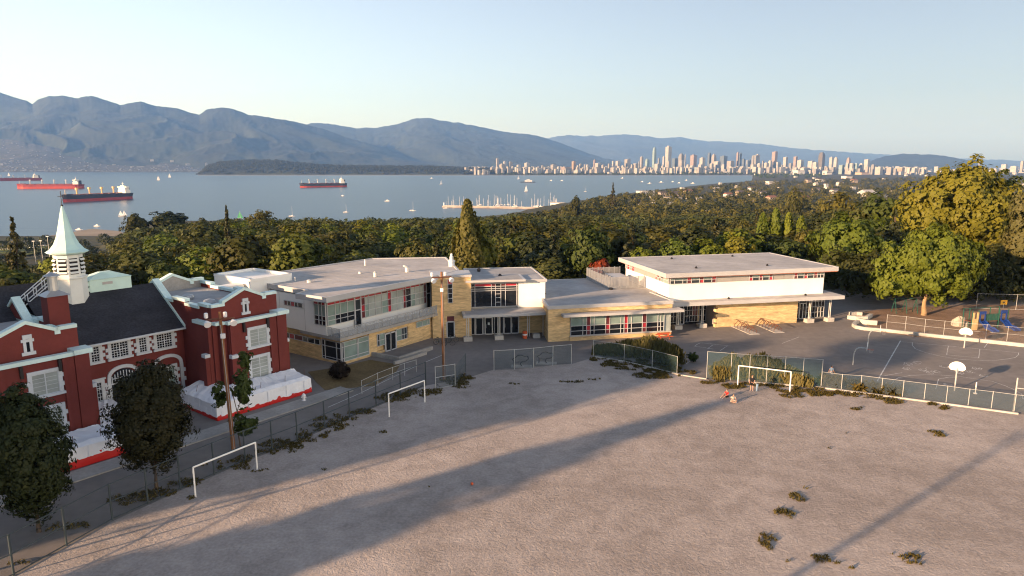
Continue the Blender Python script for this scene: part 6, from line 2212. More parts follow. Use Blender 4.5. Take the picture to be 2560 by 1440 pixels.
def slide(a, z_top, out, w):
    pts = [(0.15, z_top), (-0.35, z_top - 0.25), (-0.9, z_top - 0.75), (-1.5, 0.45), (-1.95, 0.25), (-2.2, 0.22)]
    mb = MB()
    rows = []
    for f, z in pts:
        rows.append([PF.p(a - w / 2, f, z + 0.22), PF.p(a - w / 2 + 0.02, f, z), PF.p(a + w / 2 - 0.02, f, z), PF.p(a + w / 2, f, z + 0.22)])
    mb.grid(rows)
    mb.grid([[Vector(q) - Vector((0, 0, 0.05)) for q in r_] for r_ in rows])
    mb.build('slide', 'slide_blue', t)
    MB().box(PF, a - w / 2, a + w / 2, -0.02, 0.12, z_top + 0.95, z_top + 1.35).box(PF, a - w / 2, a - w / 2 + 0.12, -0.02, 0.12, z_top, z_top + 0.95).box(PF, a + w / 2 - 0.12, a + w / 2, -0.02, 0.12, z_top, z_top + 0.95).build('slide_hood', 'slide_blue', t)


slide(1.15, 1.2, 2, 0.95)
slide(4.65, 1.2, 2, 0.95)
for k in range(4):
    MB().box(PF, 1.75 + k * 0.55, 2.22 + k * 0.55, 0.12, 0.17, 1.2, 2.05).build('guard_panel', 'play_green', t)
MB().tube(PF.p(1.7, 0.14, 2.1), PF.p(5.4, 0.14, 2.1), 0.04, n=6).tube(PF.p(-0.5, 1.5, 2.7), PF.p(5.4, 1.5, 2.7), 0.04, n=6).build('guard_rail', 'play_green', t)
g = ground(2398, 815)
P = []
for i in range(9):
    row = []
    for j in range(13):
        a, e = 2 * PI * j / 12, PI / 2 * i / 8
        r_ = 1.0 + 0.3 * (float(fbm(math.cos(a) * 2 + 5, math.sin(a) * 2 + i * 0.4, 8, 3)) - 0.5) * 2
        row.append((g.x + 1.05 * r_ * math.cos(e) * math.cos(a), g.y + 0.8 * r_ * math.cos(e) * math.sin(a), 1.35 * r_ * math.sin(e) - 0.05))
    P.append(row)
single(MB().grid(P), 'boulder', 'boulder', 'pale climbing boulder left of the tan playground tower', 'boulder', g)
g = ground(2235, 782)
t = thing('swing_set', 'dark green swing frame in the shade under the bright green tree', 'swings', g)
for a in (0, 1.6, 3.2):
    MB().tube((g.x + a - 0.05, g.y - 0.7, 0), (g.x + a, g.y, 2.2), 0.05, n=6).tube((g.x + a - 0.05, g.y + 0.7, 0), (g.x + a, g.y, 2.2), 0.05, n=6).build('leg', 'play_green', t)
MB().tube((g.x, g.y, 2.2), (g.x + 3.2, g.y, 2.2), 0.05, n=6).build('top_bar', 'play_green', t)
for a in (0.8, 2.4):
    MB().box(WF, g.x + a - 0.22, g.x + a + 0.22, g.y - 0.08, g.y + 0.08, 0.5, 0.54).tube((g.x + a - 0.2, g.y, 0.5), (g.x + a - 0.2, g.y, 2.2), 0.012, n=4).tube((g.x + a + 0.2, g.y, 0.5), (g.x + a + 0.2, g.y, 2.2), 0.012, n=4).build('swing_seat', 'black_metal', t)
# yellow sign with black triangle on the back fence
q = at_depth(2507, 755, q1.y + 0.6)
SF = Fr((q.x, q.y - 0.25), u=(1, 0.1))
t = thing('warning_sign', 'yellow sign with a black triangle on the playground back fence', 'sign', (q.x, q.y - 0.25, q.z))
MB().box(SF, -0.55, 0.55, -0.02, 0.02, q.z - 0.35, q.z + 0.35).build('sign_board', 'sign_yellow', t)
MB().wallpoly(SF, [(-0.27, q.z + 0.14), (0.0, q.z - 0.2), (0.27, q.z + 0.14)], -0.026, -0.0205).build('triangle_mark', 'black_metal', t)
MB().box(SF, -0.03, 0.03, 0.021, 0.06, 0, q.z + 0.3).build('post', 'galv', t)


# ---------------------------------------------------------------- drooping hedges, bushes, weeds
def hedge(label, pxs, hs, depth, leafm, n, seed):
    """mound of hanging shoots along a ground line"""
    pts = [ground(*p) for p in pxs]
    C, Nn, S = [], [], []
    for _ in range(n):
        u = rng.uniform(0, len(pts) - 1.001)
        i = int(u)
        p = pts[i].lerp(pts[i + 1], u - i)
        h = np.interp(u, range(len(hs)), hs) * (0.75 + 0.5 * float(fbm(u * 3.1, 0.5, seed, 2)))
        t_ = rng.uniform(-1, 1)
        top = h * math.sqrt(max(0.0, 1 - t_ * t_ * 0.82))
        z = top * (1 - 0.92 * rng.uniform(0, 1) ** 1.6)
        k = math.sqrt(max(0.05, 1 - (z / max(h, 0.1)) ** 2))
        off = depth * (0.55 * t_ + 0.45 * np.sign(t_) * k)
        d = pts[i + 1] - pts[i]
        nn = Vector((-d.y, d.x, 0)).normalized()
        C.append((p.x + nn.x * off + rng.normal() * 0.12, p.y + nn.y * off + rng.normal() * 0.12, z + 0.05))
        Nn.append((nn.x * np.sign(off) + rng.normal() * 0.5, nn.y * np.sign(off) + rng.normal() * 0.5, 0.35))
        S.append(rng.uniform(0.14, 0.36))
    C, Nn, S = np.array(C), np.array(Nn), np.array(S)
    tone = np.clip(fbm(C[:, 0] * 2.2, C[:, 1] * 2.2 + C[:, 2], seed, 2) * 1.4 - 0.2, 0, 1)
    o = leaves_mesh('hedge', C - np.array(pts[0]), Nn, S, [leafm], tone, aspect=0.28, drop=0.22)
    return props(link_obj('drooping_hedge', o, None, pts[0]), label, 'hedge')


hedge('drooping weeping hedge in shade, left of the gap in the fence', [(1486, 882), (1560, 890), (1620, 890), (1660, 905), (1700, 918)], [0.9, 1.7, 2.5, 2.3, 2.2], 0.85, 'leaf_willow', 4200, 3)
hedge('drooping weeping hedge lit by the sun behind the goal', [(1780, 945), (1830, 944), (1900, 945), (1960, 955), (2030, 965)], [1.3, 2.3, 2.5, 1.9, 0.7], 0.9, 'leaf_willow', 5200, 4)
g = ground(848, 948)
c = crown_broad(0.95, 0.95, 0.8, 0.75, 60, 40, 0.1, 0.15, 0.3, seed=2)
o = link_obj('round_bush', leaves_mesh('round_bush', *c[:3], ['leaf_plum'], c[3]), None, g)
props(o, 'dark round clipped bush below the bay window', 'bush')
o.scale = (1.05, 1.05, 1.15)
g = ground(2062, 952)
c = crown_broad(0.35, 0.35, 0.4, 0.45, 20, 24, 0.08, 0.2, 0.3, seed=2)
props(link_obj('shrub', leaves_mesh('shrub', *c[:3], ['leaf_dark'], c[3]), None, g), 'small dark shrub beside the last tall fence post', 'shrub')
g = ground(1668, 845)
g = ground(1733, 905)
c = crown_broad(0.6, 0.5, 0.55, 0.5, 30, 24, 0.09, 0.25, 0.3, seed=12)
props(link_obj('shrub', leaves_mesh('shrub', *c[:3], ['leaf_green'], c[3]), None, g), 'small dark green shrub at the right end of the shaded hedge', 'shrub')

WC, WN, WS = [], [], []


def weeds(px, py, rx, ry, dens=30, hgt=0.1):
    a, b = ground(px - rx, py), ground(px + rx, py)
    c, d = ground(px, py - ry), ground(px, py + ry)
    ex, ey = (b.x - a.x) / 2, (c.y - d.y) / 2
    ctr = ground(px, py)
    n = int(max(8, dens * PI * abs(ex * ey)))
    for _ in range(n):
        r_, t_ = math.sqrt(rng.uniform()), rng.uniform(0, 2 * PI)
        x, y = ctr.x + ex * r_ * math.cos(t_), ctr.y + ey * r_ * math.sin(t_)
        if float(fbm(x * 1.3, y * 1.3, 21, 3)) < 0.30 + 0.26 * r_:
            continue
        WC.append((x, y, 0.03 + hgt * rng.uniform(0.1, 0.8)))
        WN.append((rng.normal(), rng.normal(), 0.6))
        WS.append(hgt * rng.uniform(0.8, 1.9))


for w_ in ((330, 1248, 60, 16), (395, 1232, 55, 14), (465, 1208, 45, 12), (545, 1160, 40, 12), (610, 1150, 30, 12), (700, 1118, 60, 22), (760, 1095, 60, 22), (830, 1062, 60, 30), (900, 1035, 40, 12), (985, 995, 50, 14), (1040, 985, 55, 12), (1090, 978, 30, 9), (1135, 958, 55, 16), (1160, 945, 30, 9), (482, 1247, 18, 7), (648, 1178, 22, 7), (590, 1170, 50, 8), (965, 1080, 22, 4), (1075, 1218, 8, 3), (812, 1174, 7, 3), (180, 1320, 80, 14), (60, 1412, 40, 10),
           (1580, 912, 80, 14), (1650, 925, 70, 16), (1700, 930, 40, 10), (1640, 940, 60, 8), (1500, 900, 30, 6), (1790, 958, 40, 10), (1830, 966, 40, 8), (1900, 962, 60, 6), (1960, 968, 40, 8), (1985, 985, 45, 14), (2040, 980, 60, 12), (2100, 985, 50, 7), (2165, 990, 40, 6), (2225, 1003, 34, 8), (2345, 1016, 24, 9), (2140, 1022, 20, 5), (2342, 1085, 24, 8), (2075, 1122, 12, 6), (2115, 1085, 10, 5), (1962, 1287, 24, 16), (1992, 1245, 18, 12), (2010, 1222, 8, 6), (1925, 1360, 26, 26), (1972, 1404, 12, 7), (2055, 1398, 26, 14), (2090, 1410, 14, 6), (2028, 1388, 14, 6), (2262, 1392, 38, 14), (2280, 1410, 26, 8), (2130, 1420, 10, 4), (1420, 955, 40, 3), (1280, 960, 24, 3), (1500, 950, 30, 3)):
    weeds(*w_, dens=85 if w_[0] < 1300 else 130)
for w_ in ((2075, 960, 30, 8), (2110, 966, 34, 9), (2140, 972, 24, 8), (2195, 978, 22, 7), (2240, 986, 20, 5)):
    weeds(*w_, dens=160, hgt=0.45)
WC, WN, WS = np.array(WC), np.array(WN), np.array(WS)
o = link_obj('field_weeds', leaves_mesh('field_weeds', WC, WN, WS, ['grass_blade'], np.clip(fbm(WC[:, 0] * 0.9, WC[:, 1] * 0.9, 33, 2) * 1.6 - 0.3, 0, 1), aspect=0.3, drop=0.7))
props(o, kind='stuff')

# ---------------------------------------------------------------- ships at anchor
def ship(px0, py0, px1, py1, B, label, hull, boot, cranes, cm, deck_h, boot_h, kind):
    """bow at the first pixel, stern at the second, both on the water"""
    bow, st = ground(px0, py0, SEA), ground(px1, py1, SEA)
    Lh = (bow - st).length
    c = (bow + st) / 2
    t = thing('cargo_ship', label, 'ship', c, 'bulk carriers at anchor in the bay')
    f = Fr((st.x, st.y), u=(bow.x - st.x, bow.y - st.y))

    def section(k, wl):
        # half breadth along the hull, k 0 stern .. 1 bow
        b = B / 2
        if k > 0.86:
            b *= max(0.0, 1 - ((k - 0.86) / 0.14) ** (1.6 if wl else 2.4)) 
        if k < 0.07:
            b *= 0.72 + 0.28 * k / 0.07 if not wl else 0.45 + 0.55 * k / 0.07
        return b

    def band(z0, z1, w0, w1, m, name, sheer=0.0):
        rows = []
        ks = [0, 0.02, 0.05, 0.1, 0.3, 0.6, 0.8, 0.88, 0.93, 0.965, 0.985, 0.997]
        for side in (1, -1):
            rows2 = []
            for k in ks:
                rake = 0.012 if k > 0.9 else 0.0
                s0 = Lh * (k + (rake * 0 if k < 0.9 else 0))
                zt = z1 + (sheer * max(0, (k - 0.88) / 0.12) if sheer else 0)
                rows2.append([f.p(s0, side * section(k, w0), z0), f.p(s0 + (zt - z0) * 0.25 * (1 if k > 0.9 else 0), side * section(k, w1), zt)])
            rows.append(rows2)
        mb = MB()
        mb.grid(rows[0])
        mb.grid(rows[1])
        n = len(ks)
        top = [r_[1] for r_ in rows[0]] + [r_[1] for r_ in reversed(rows[1])]
        mb.add(top, [tuple(range(len(top)))])
        mb.add([rows[0][0][0], rows[0][0][1], rows[1][0][1], rows[1][0][0]], [(0, 1, 2, 3)])
        mb.build(name, m, t)
    z = SEA
    band(z - 0.5, z + boot_h, True, True, boot, 'boot_band')
    band(z + boot_h, z + deck_h, True, False, hull, 'hull', sheer=3.0)
    dk = z + deck_h
    # bridge house at the stern, wings, funnel
    h = MB()
    b = B / 2
    h.box(f, Lh * 0.055, Lh * 0.135, -b * 0.82, b * 0.82, dk, dk + 9)
    h.box(f, Lh * 0.065, Lh * 0.13, -b * 0.7, b * 0.7, dk + 9, dk + 15)
    h.box(f, Lh * 0.085, Lh * 0.128, -b * 1.0, b * 1.0, dk + 15, dk + 18.5)
    h.box(f, Lh * 0.095, Lh * 0.12, -b * 0.4, b * 0.4, dk + 18.5, dk + 21)
    hs = h.build('bridge_house', 'ship_white', t)
    MB().box(f, Lh * 0.1275, Lh * 0.1292, -b * 0.95, b * 0.95, dk + 16.4, dk + 17.6).build('window_band', 'dark_glass', hs)
    MB().tube(f.p(Lh * 0.108, 0, dk + 21), f.p(Lh * 0.108, 0, dk + 31), 0.9, 0.3, n=6).tube(f.p(Lh * 0.108, -4, dk + 26), f.p(Lh * 0.108, 4, dk + 26), 0.4, n=5).build('mast', 'ship_white', hs)
    MB().box(f, Lh * 0.03, Lh * 0.052, -b * 0.3, b * 0.3, dk, dk + 15).build('funnel', 'hull_dark', t)
    for k in np.linspace(0.17, 0.84, 7):
        MB().box(f, Lh * k, Lh * (k + 0.075), -b * 0.62, b * 0.62, dk, dk + 2.4).build('hatch_cover', 'ship_deck', t)
    for i, k in enumerate(np.linspace(0.26, 0.80, cranes)):
        mb = MB()
        mb.tube(f.p(Lh * k, 0, dk), f.p(Lh * k, 0, dk + 17), 2.0, 1.7, n=8).box(f, Lh * k - 2.6, Lh * k + 2.6, -2.6, 2.6, dk + 14, dk + 19)
        if kind != 'bare':
            mb.tube(f.p(Lh * k, 0, dk + 13), f.p(Lh * k + (26 if i % 2 == 0 else -26), 0, dk + (8 if kind == 'low' else 12)), 0.8, 0.5, n=5)
        mb.build('deck_crane', cm, t)
    MB().tube(f.p(Lh * 0.96, 0, dk + 2), f.p(Lh * 0.96, 0, dk + 15), 0.8, 0.5, n=6).build('foremast', cm, t)
    MB().box(f, Lh * 0.88, Lh * 0.97, -b * 0.4, b * 0.4, dk + 1.0, dk + 3.6).build('forecastle', hull, t)
    return t


ship(158, 506, 327, 497, 34, 'nearest ship, black over dull red hull with yellow deck cranes, by the spire tip', 'hull_dark', 'hull_boot', 4, 'crane_buff', 17, 7.5, 'bare')
ship(44, 472, 209, 471, 40, 'bright red hulled ship with four thin masts, second nearest on the left', 'hull_red', 'hull_bright', 4, 'crane_grey', 17, 9, 'bare')
ship(-60, 453, 105, 451, 42, 'faint red ship with pale cranes cut by the left edge', 'hull_red', 'hull_red', 4, 'crane_grey', 16, 7, 'low')
ship(750, 469, 866, 467, 30, 'dark hulled ship alone on the water above the long grey roof', 'hull_dark', 'hull_bright', 4, 'crane_grey', 16, 6.0, 'low')


# ---------------------------------------------------------------- small craft
def sailboat(px, py, ln, mast, label, sail=None, rz=0.4, group='sailing boats out on the bay', z=SEA):
    p = ground(px, py, z)
    t = thing('sailing_boat', label, 'sailing boat', p, group, rz)
    hull_parts(t, ln, 'boat_white')
    MB_local(t, 'mast', 'boat_white', lambda m_: m_.tube((0.05 * ln, 0, 1.0), (0.05 * ln, 0, mast), 0.16, 0.1, n=6).tube((0.05 * ln, 0, 2.2), (-0.4 * ln, 0, 2.1), 0.12, n=5))
    if sail:
        MB_local(t, 'mainsail', sail, lambda m_: m_.wallpoly(WF, [(0.03 * ln, 2.4), (0.03 * ln, mast * 0.98), (-0.25 * ln, mast * 0.45), (-0.4 * ln, 2.4)], -0.06, 0.06))
        MB_local(t, 'jib', sail, lambda m_: m_.wallpoly(WF, [(0.48 * ln, 1.6), (0.08 * ln, mast * 0.85), (0.10 * ln, 2.0)], -0.05, 0.05))
    return t


def MB_local(t, name, m, fn):
    mb = MB()
    fn(mb)
    return link_obj(name, mb.mesh(name, m), t)


def hull_parts(t, ln, m):
    b = ln * 0.15
    ks = [(-0.5, 0.75), (-0.3, 1.0), (0.1, 1.0), (0.35, 0.6), (0.5, 0.02)]
    rows = [[(k * ln * 0.96, -w * b * 0.7, -0.2), (k * ln, -w * b, 1.1), (k * ln, w * b, 1.1), (k * ln * 0.96, w * b * 0.7, -0.2)] for k, w in ks]
    MB_local(t, 'hull', m, lambda m_: m_.grid(rows).add(rows[0], [(0, 1, 2, 3)]))
    MB_local(t, 'cabin', m, lambda m_: m_.box(WF, -0.15 * ln, 0.15 * ln, -b * 0.5, b * 0.5, 1.1, 1.75))


def motorboat(px, py, ln, label, rz=0.2, wake=0, m='boat_white', z=SEA):
    p = ground(px, py, z)
    t = thing('motor_boat', label, 'motor boat', p, 'motor boats out on the bay', rz)
    hull_parts(t, ln, m)
    b = ln * 0.12
    MB_local(t, 'wheelhouse', 'boat_white', lambda m_: m_.box(WF, -0.12 * ln, 0.12 * ln, -b * 0.8, b * 0.8, 1.75, 1.1 + ln * 0.2).box(WF, -0.3 * ln, -0.12 * ln, -b * 0.7, b * 0.7, 1.1, 2.0))
    MB_local(t, 'windscreen', 'dark_glass', lambda m_: m_.box(WF, 0.12 * ln, 0.125 * ln, -b * 0.7, b * 0.7, 1.9, 1.0 + ln * 0.17))
    if wake:
        MB_local(t, 'wake', 'wake', lambda m_: m_.add([(-0.45 * ln, -0.8, 0.12), (-0.45 * ln, 0.8, 0.12), (-wake, 5.0, 0.10), (-wake, 3.2, 0.10)], [(0, 1, 2, 3)]).add([(-0.45 * ln, -0.8, 0.125), (-0.45 * ln, 0.8, 0.125), (-wake * 0.8, -2.0, 0.11), (-wake * 0.8, -4.0, 0.11)], [(0, 1, 2, 3)]))
    return t


for (px, py, ln, ms_, lab, sl, rz) in (
        (302, 541, 9, 11, 'small white sail left of the round dark tree, front one of a pair', 'sail', 0.3), (311, 540, 9, 11, 'small white sail left of the round dark tree, rear one of a pair', 'sail', 0.4),
        (600, 548, 11, 15, 'green sail just above the wood, left of the flat topped tree', 'sail_green', 0.4), (730, 541, 12, 20, 'bare tall mast rising over the wood, left of centre', None, 0.2),
        (865, 531, 12, 17, 'white yacht with bare mast below the lone dark hulled ship', None, 0.2), (1032, 527, 14, 20, 'white yacht with bare mast left of the marina breakwater', None, 0.1),
        (1115, 521, 12, 17, 'white yacht moored just outside the tip of the breakwater', None, 0.2), (1103, 461, 16, 22, 'white sailing boat right of the lone dark hulled ship', 'sail', 0.6),
        (424, 444, 22, 34, 'distant white sail near the far shore, right of the nearest ship', 'sail', 0.4), (396, 451, 20, 30, 'distant white sail just left of another, beyond the nearest ship', 'sail', 0.4),
        (22, 440, 22, 30, 'tiny white sail between the faint red ship and the far shore', 'sail', 0.4), (1296, 448, 20, 24, 'small bright sail close to the far beach above the marina', 'sail', 0.5),
        (1464, 479, 12, 18, 'lone yacht with bare mast right of the marina, over the bay edge', None, 0.3), (1315, 479, 14, 24, 'tall masted yacht sailing just behind the marina', 'sail', 0.4)):
    sailboat(px, py, ln, ms_, lab, sl, rz)
for (px, py, ln, lab, rz, wk) in ((522, 560, 13, 'white motor yacht just above the wood left of centre', 0.05, 0), (968, 503, 14, 'motor boat drawing a long white wake across the bay', PI + 0.12, 150), (1079, 446, 24, 'white motor boat near the beach, left of the white sailing boat', 0.0, 0), (857, 490, 10, 'tiny motor boat below the lone dark hulled ship', 0.0, 25),
                                 (198, 575, 10, 'small white motor boat right of the spire shaft', 0.1, 18), (243, 566, 10, 'small pale motor boat farther right of the spire', 0.0, 0), (1378, 452, 20, 'small pale motor boat above the marina, left of two', 0.0, 0), (1405, 452, 20, 'small pale motor boat above the marina, right of two', 0.0, 0),
                                 (1556, 446, 30, 'pinkish white boat by the far beach, leftmost of the row', 0.0, 0), (1606, 455, 22, 'white boat off the far beach, second of the row', 0.0, 0), (1624, 459, 22, 'white boat lying nearest us in the row off the far beach', 0.0, 0), (1653, 456, 26, 'white boat in the middle of the row off the far beach', 0.0, 0), (1682, 455, 20, 'small white boat right of the middle of the row off the beach', 0.0, 0), (1698, 458, 20, 'small white boat below another near the right end of the row', 0.0, 0), (1732, 459, 24, 'pinkish white boat at the right end of the row off the beach', 0.0, 0), (1716, 451, 20, 'tiny boat closest to the beach at the right end of the row', 0, 0)):
    motorboat(px, py, ln, lab, rz, wk)
p = ground(1320, 456, SEA)
t = thing('barge', 'flat dark barge with a grey deckhouse, above the marina masts', 'barge', p)
MB().box(WF, p.x - 42, p.x + 42, p.y - 8, p.y + 8, SEA - 1, SEA + 3.2).build('hull', 'hull_dark', t)
MB().box(WF, p.x - 18, p.x + 22, p.y - 6, p.y + 6, SEA + 3.2, SEA + 13).box(WF, p.x - 8, p.x + 10, p.y - 5, p.y + 5, SEA + 13, SEA + 17).build('deckhouse', 'crane_grey', t)

# marina: rubble breakwater, clubhouse, boats berthed behind it
A_, B_ = ground(1107, 518, SEA), ground(1420, 524, SEA)
t = thing('breakwater', 'pale rubble breakwater with a walkway in front of the marina masts', 'breakwater', A_)
f = Fr((A_.x, A_.y), u=(B_.x - A_.x, B_.y - A_.y))
LB = (B_ - A_).length
rows = []
for k in np.linspace(0, 1, 60):
    j = lambda s_: (float(fbm(k * 40, s_, 3, 2)) - 0.5) * 1.6
    rows.append([f.p(LB * k, -8 + j(1), SEA - 1), f.p(LB * k, -4 + j(2), SEA + 2.0 + j(3)), f.p(LB * k, -2, SEA + 3.6), f.p(LB * k, 3, SEA + 3.6), f.p(LB * k, 7, SEA - 1)])
MB().grid(rows).build('rubble_bank', 'rock_wall', t)
MB().box(f, 2, LB, -1.8, 2.6, SEA + 3.61, SEA + 4.3).build('walkway', 'concrete', t)
MB().lathe(f.p(3, 0, 0), [(1.2, SEA + 4.3), (0.9, SEA + 9), (1.3, SEA + 9.2), (0.4, SEA + 11)], 8).build('light_beacon', 'lamp_white', t)
q = f.p(LB * 0.885, 10, 0)
t = thing('clubhouse', 'pale flat roofed clubhouse at the landward end of the marina', 'building', (q[0], q[1], SEA))
MB().box(f, LB * 0.86, LB * 0.96, 8, 26, SEA, SEA + 13).build('wall', 'boat_white', t)
MB().box(f, LB * 0.855, LB * 0.965, 7, 27, SEA + 13, SEA + 14).build('roof', 'concrete', t)
MB().box(f, LB * 0.865, LB * 0.955, 7.9, 7.99, SEA + 7, SEA + 10).build('window', 'dark_glass', t)
protos = []
n_b = 60
xs = sorted(rnd.uniform(0.03, 0.88) for _ in range(n_b))
last = None
for i, k in enumerate(xs):
    off = 10 + 120 * rnd.random() ** 1.2
    if k < 0.18:
        off *= 0.35
    q = f.p(LB * k, off, SEA)
    ln, mh = rnd.uniform(9, 15), rnd.choice([13, 15, 17, 19, 22, 25])
    if i < 6:
        tt = thing('moored_yacht', 'x', 'sailing boat', q, 'yachts berthed in the marina', rnd.choice([0.3, 1.8, 3.4]))
        hull_parts(tt, ln, 'boat_blue' if i % 3 == 2 else 'boat_white')
        MB_local(tt, 'mast', 'boat_white', lambda m_: m_.tube((0.5, 0, 1.0), (0.5, 0, mh), 0.22, 0.16, n=5).tube((0.5, 0, 2.4), (-0.36 * ln, 0, 2.3), 0.3, n=5).tube((0.5, -1.2, mh * 0.6), (0.5, 1.2, mh * 0.6), 0.1, n=4))
        protos.append(tt)
    else:
        tt = copy_tree(protos[i % 6])
        tt.location = q
        tt.rotation_euler.z = rnd.choice([0.3, 1.8, 3.4, 4.9]) + rnd.uniform(-0.1, 0.1)
        s_ = rnd.uniform(0.85, 1.25)
        tt.scale = (1, 1, s_)
    side = 'tip' if k < 0.45 else 'clubhouse'
    order = i if k < 0.45 else n_b - 1 - i
    tt['label'] = 'berthed yacht with bare mast in the marina, %s counting from the %s' % (ordinal(order), 'breakwater tip' if side == 'tip' else 'clubhouse')


# ---------------------------------------------------------------- downtown across the bay
def tower_mat(name, col, dark):
    m = mat(name, col, 0.5, 0.10, 0.02, var2=0.22, scale2=0.22, stretch=(0.25, 0.25, 1.6), spec=0.4)
    return m


tower_mat('tower_cream', (0.265, 0.268, 0.262), 0)
tower_mat('tower_beige', (0.215, 0.21, 0.2), 0)
tower_mat('tower_grey', (0.165, 0.172, 0.176), 0)
tower_mat('tower_glass', (0.17, 0.24, 0.25), 0)
tower_mat('tower_blue', (0.08, 0.11, 0.14), 0)
tower_mat('tower_brown', (0.085, 0.08, 0.072), 0)
tower_mat('tower_pink', (0.21, 0.175, 0.165), 0)
tower_mat('tower_orange', (0.25, 0.19, 0.14), 0)
TONE = {'c': ('cream', 'tower_cream'), 'b': ('beige', 'tower_beige'), 'g': ('grey', 'tower_grey'), 'G': ('greenish glass', 'tower_glass'), 'B': ('dark blue', 'tower_blue'), 'n': ('dark brown', 'tower_brown'), 'p': ('pinkish', 'tower_pink'), 'o': ('orange', 'tower_orange')}
Z3 = lambda L_: [(1240 + a / 3.879, 1240 + b / 3.879, 320 + y / 3.879, c) for a, b, y, c in L_]
Z4 = lambda L_: [(1840 + a / 3.5556, 1840 + b / 3.5556, 320 + y / 3.5556, c) for a, b, y, c in L_]
towers = Z3([(0, 28, 290, 'b'), (30, 95, 345, 'b'), (70, 100, 320, 'c'), (120, 160, 325, 'b'), (150, 175, 370, 'c'), (200, 240, 355, 'c'), (275, 330, 335, 'c'), (340, 405, 375, 'b'), (405, 440, 395, 'c'), (440, 462, 360, 'b'), (465, 495, 378, 'g'), (500, 526, 395, 'c'), (530, 590, 352, 'b'), (592, 625, 372, 'c'), (630, 715, 378, 'p'), (735, 775, 320, 'o'), (783, 806, 360, 'c'), (808, 830, 345, 'c'), (825, 850, 398, 'c'), (852, 872, 350, 'b'), (872, 905, 352, 'c'), (915, 948, 395, 'g'), (945, 970, 305, 'p'), (962, 1020, 338, 'c'), (1022, 1060, 355, 'b'), (1062, 1084, 375, 'g'), (1085, 1110, 345, 'b'), (1110, 1155, 392, 'b'), (1125, 1150, 318, 'c'), (1160, 1205, 318, 'c'), (1180, 1215, 368, 'b'), (1216, 1250, 362, 'c'), (1247, 1305, 300, 'b'), (1258, 1300, 375, 'b'), (1308, 1328, 352, 'c'), (1330, 1380, 342, 'b'), (1332, 1370, 402, 'p'), (1382, 1396, 320, 'g'), (1397, 1430, 275, 'b'), (1432, 1470, 372, 'b'), (1446, 1490, 298, 'G'), (1476, 1500, 400, 'c'), (1492, 1520, 382, 'b'), (1520, 1557, 186, 'G'), (1537, 1600, 345, 'c'), (1570, 1590, 290, 'g'), (1602, 1640, 362, 'b'), (1616, 1643, 272, 'c'), (1645, 1705, 172, 'c'), (1652, 1700, 320, 'b'), (1706, 1765, 292, 'B'), (1736, 1770, 378, 'c'), (1770, 1830, 248, 'g'), (1776, 1825, 312, 'b'), (1832, 1842, 252, 'c'), (1846, 1884, 352, 'c'), (1886, 1950, 258, 'p'), (1882, 1925, 362, 'c'), (1928, 1958, 380, 'G'), (1962, 2010, 352, 'c'), (1976, 2030, 284, 'c'), (2018, 2066, 370, 'b'), (2055, 2088, 238, 'B'), (2072, 2110, 342, 'c'), (2092, 2140, 252, 'b'), (2116, 2180, 322, 'c'), (2174, 2245, 268, 'B'), (2186, 2235, 350, 'c'), (2240, 2310, 318, 'b'), (2262, 2300, 372, 'c'), (2304, 2350, 376, 'b'), (2334, 2360, 232, 'p'), (2360, 2386, 240, 'B'), (2388, 2420, 296, 'B'), (2366, 2420, 372, 'c'), (2430, 2460, 312, 'B'), (2470, 2516, 352, 'c'), (2490, 2550, 262, 'g')])
towers += Z4([(0, 28, 340, 'c'), (36, 85, 342, 'c'), (90, 112, 285, 'c'), (108, 134, 280, 'B'), (130, 170, 322, 'c'), (140, 172, 242, 'g'), (174, 214, 232, 'c'), (186, 230, 312, 'c'), (232, 250, 290, 'g'), (250, 290, 307, 'c'), (286, 325, 287, 'c'), (322, 372, 207, 'p'), (336, 400, 302, 'c'), (402, 420, 325, 'g'), (422, 464, 257, 'c'), (470, 505, 312, 'g'), (506, 512, 330, 'c'), (513, 550, 252, 'p'), (546, 604, 282, 'c'), (610, 636, 345, 'b'), (640, 700, 292, 'c'), (682, 734, 302, 'c'), (737, 796, 216, 'n'), (770, 850, 377, 'c'), (832, 870, 256, 'c'), (872, 912, 258, 'c'), (916, 965, 327, 'G'), (976, 1008, 312, 'c'), (1012, 1050, 312, 'c'), (985, 1022, 262, 'p'), (1052, 1090, 312, 'G'), (1096, 1140, 312, 'c'), (1142, 1192, 277, 'c'), (1150, 1186, 340, 'b'), (1202, 1240, 322, 'g'), (1238, 1310, 345, 'c'), (1342, 1400, 347, 'b'), (1402, 1432, 360, 'g'), (1436, 1500, 352, 'o'), (1425, 1490, 385, 'c'), (1562, 1604, 352, 'c'), (1764, 1810, 342, 'c'), (2160, 2178, 272, 'g'), (2252, 2340, 362, 'c'), (2442, 2510, 337, 'c'), (2360, 2416, 322, 'c'), (2532, 2562, 292, 'b')])
towers.sort(key=lambda r_: r_[0])
FAME = {'tallest cream tower with stepped top in the downtown skyline': lambda r_: r_[3] == 'c' and r_[2] < 368, 'tall slim greenish glass tower left of the tallest cream tower': lambda r_: r_[3] == 'G' and r_[2] < 370, 'tall dark brown slab tower near the right end of the skyline': lambda r_: r_[3] == 'n', 'pinkish tall tower with a crown right of the middle of downtown': lambda r_: r_[3] == 'p' and r_[0] > 1900 and r_[2] < 380,
        'orange tower standing alone at the right end of the skyline': lambda r_: r_[3] == 'o' and r_[0] > 2200, 'orange tower above the beach in the left part of downtown': lambda r_: r_[3] == 'o' and r_[0] < 1500, 'broad pinkish slab block above the beach, left part of downtown': lambda r_: r_[3] == 'p' and r_[0] < 1410}
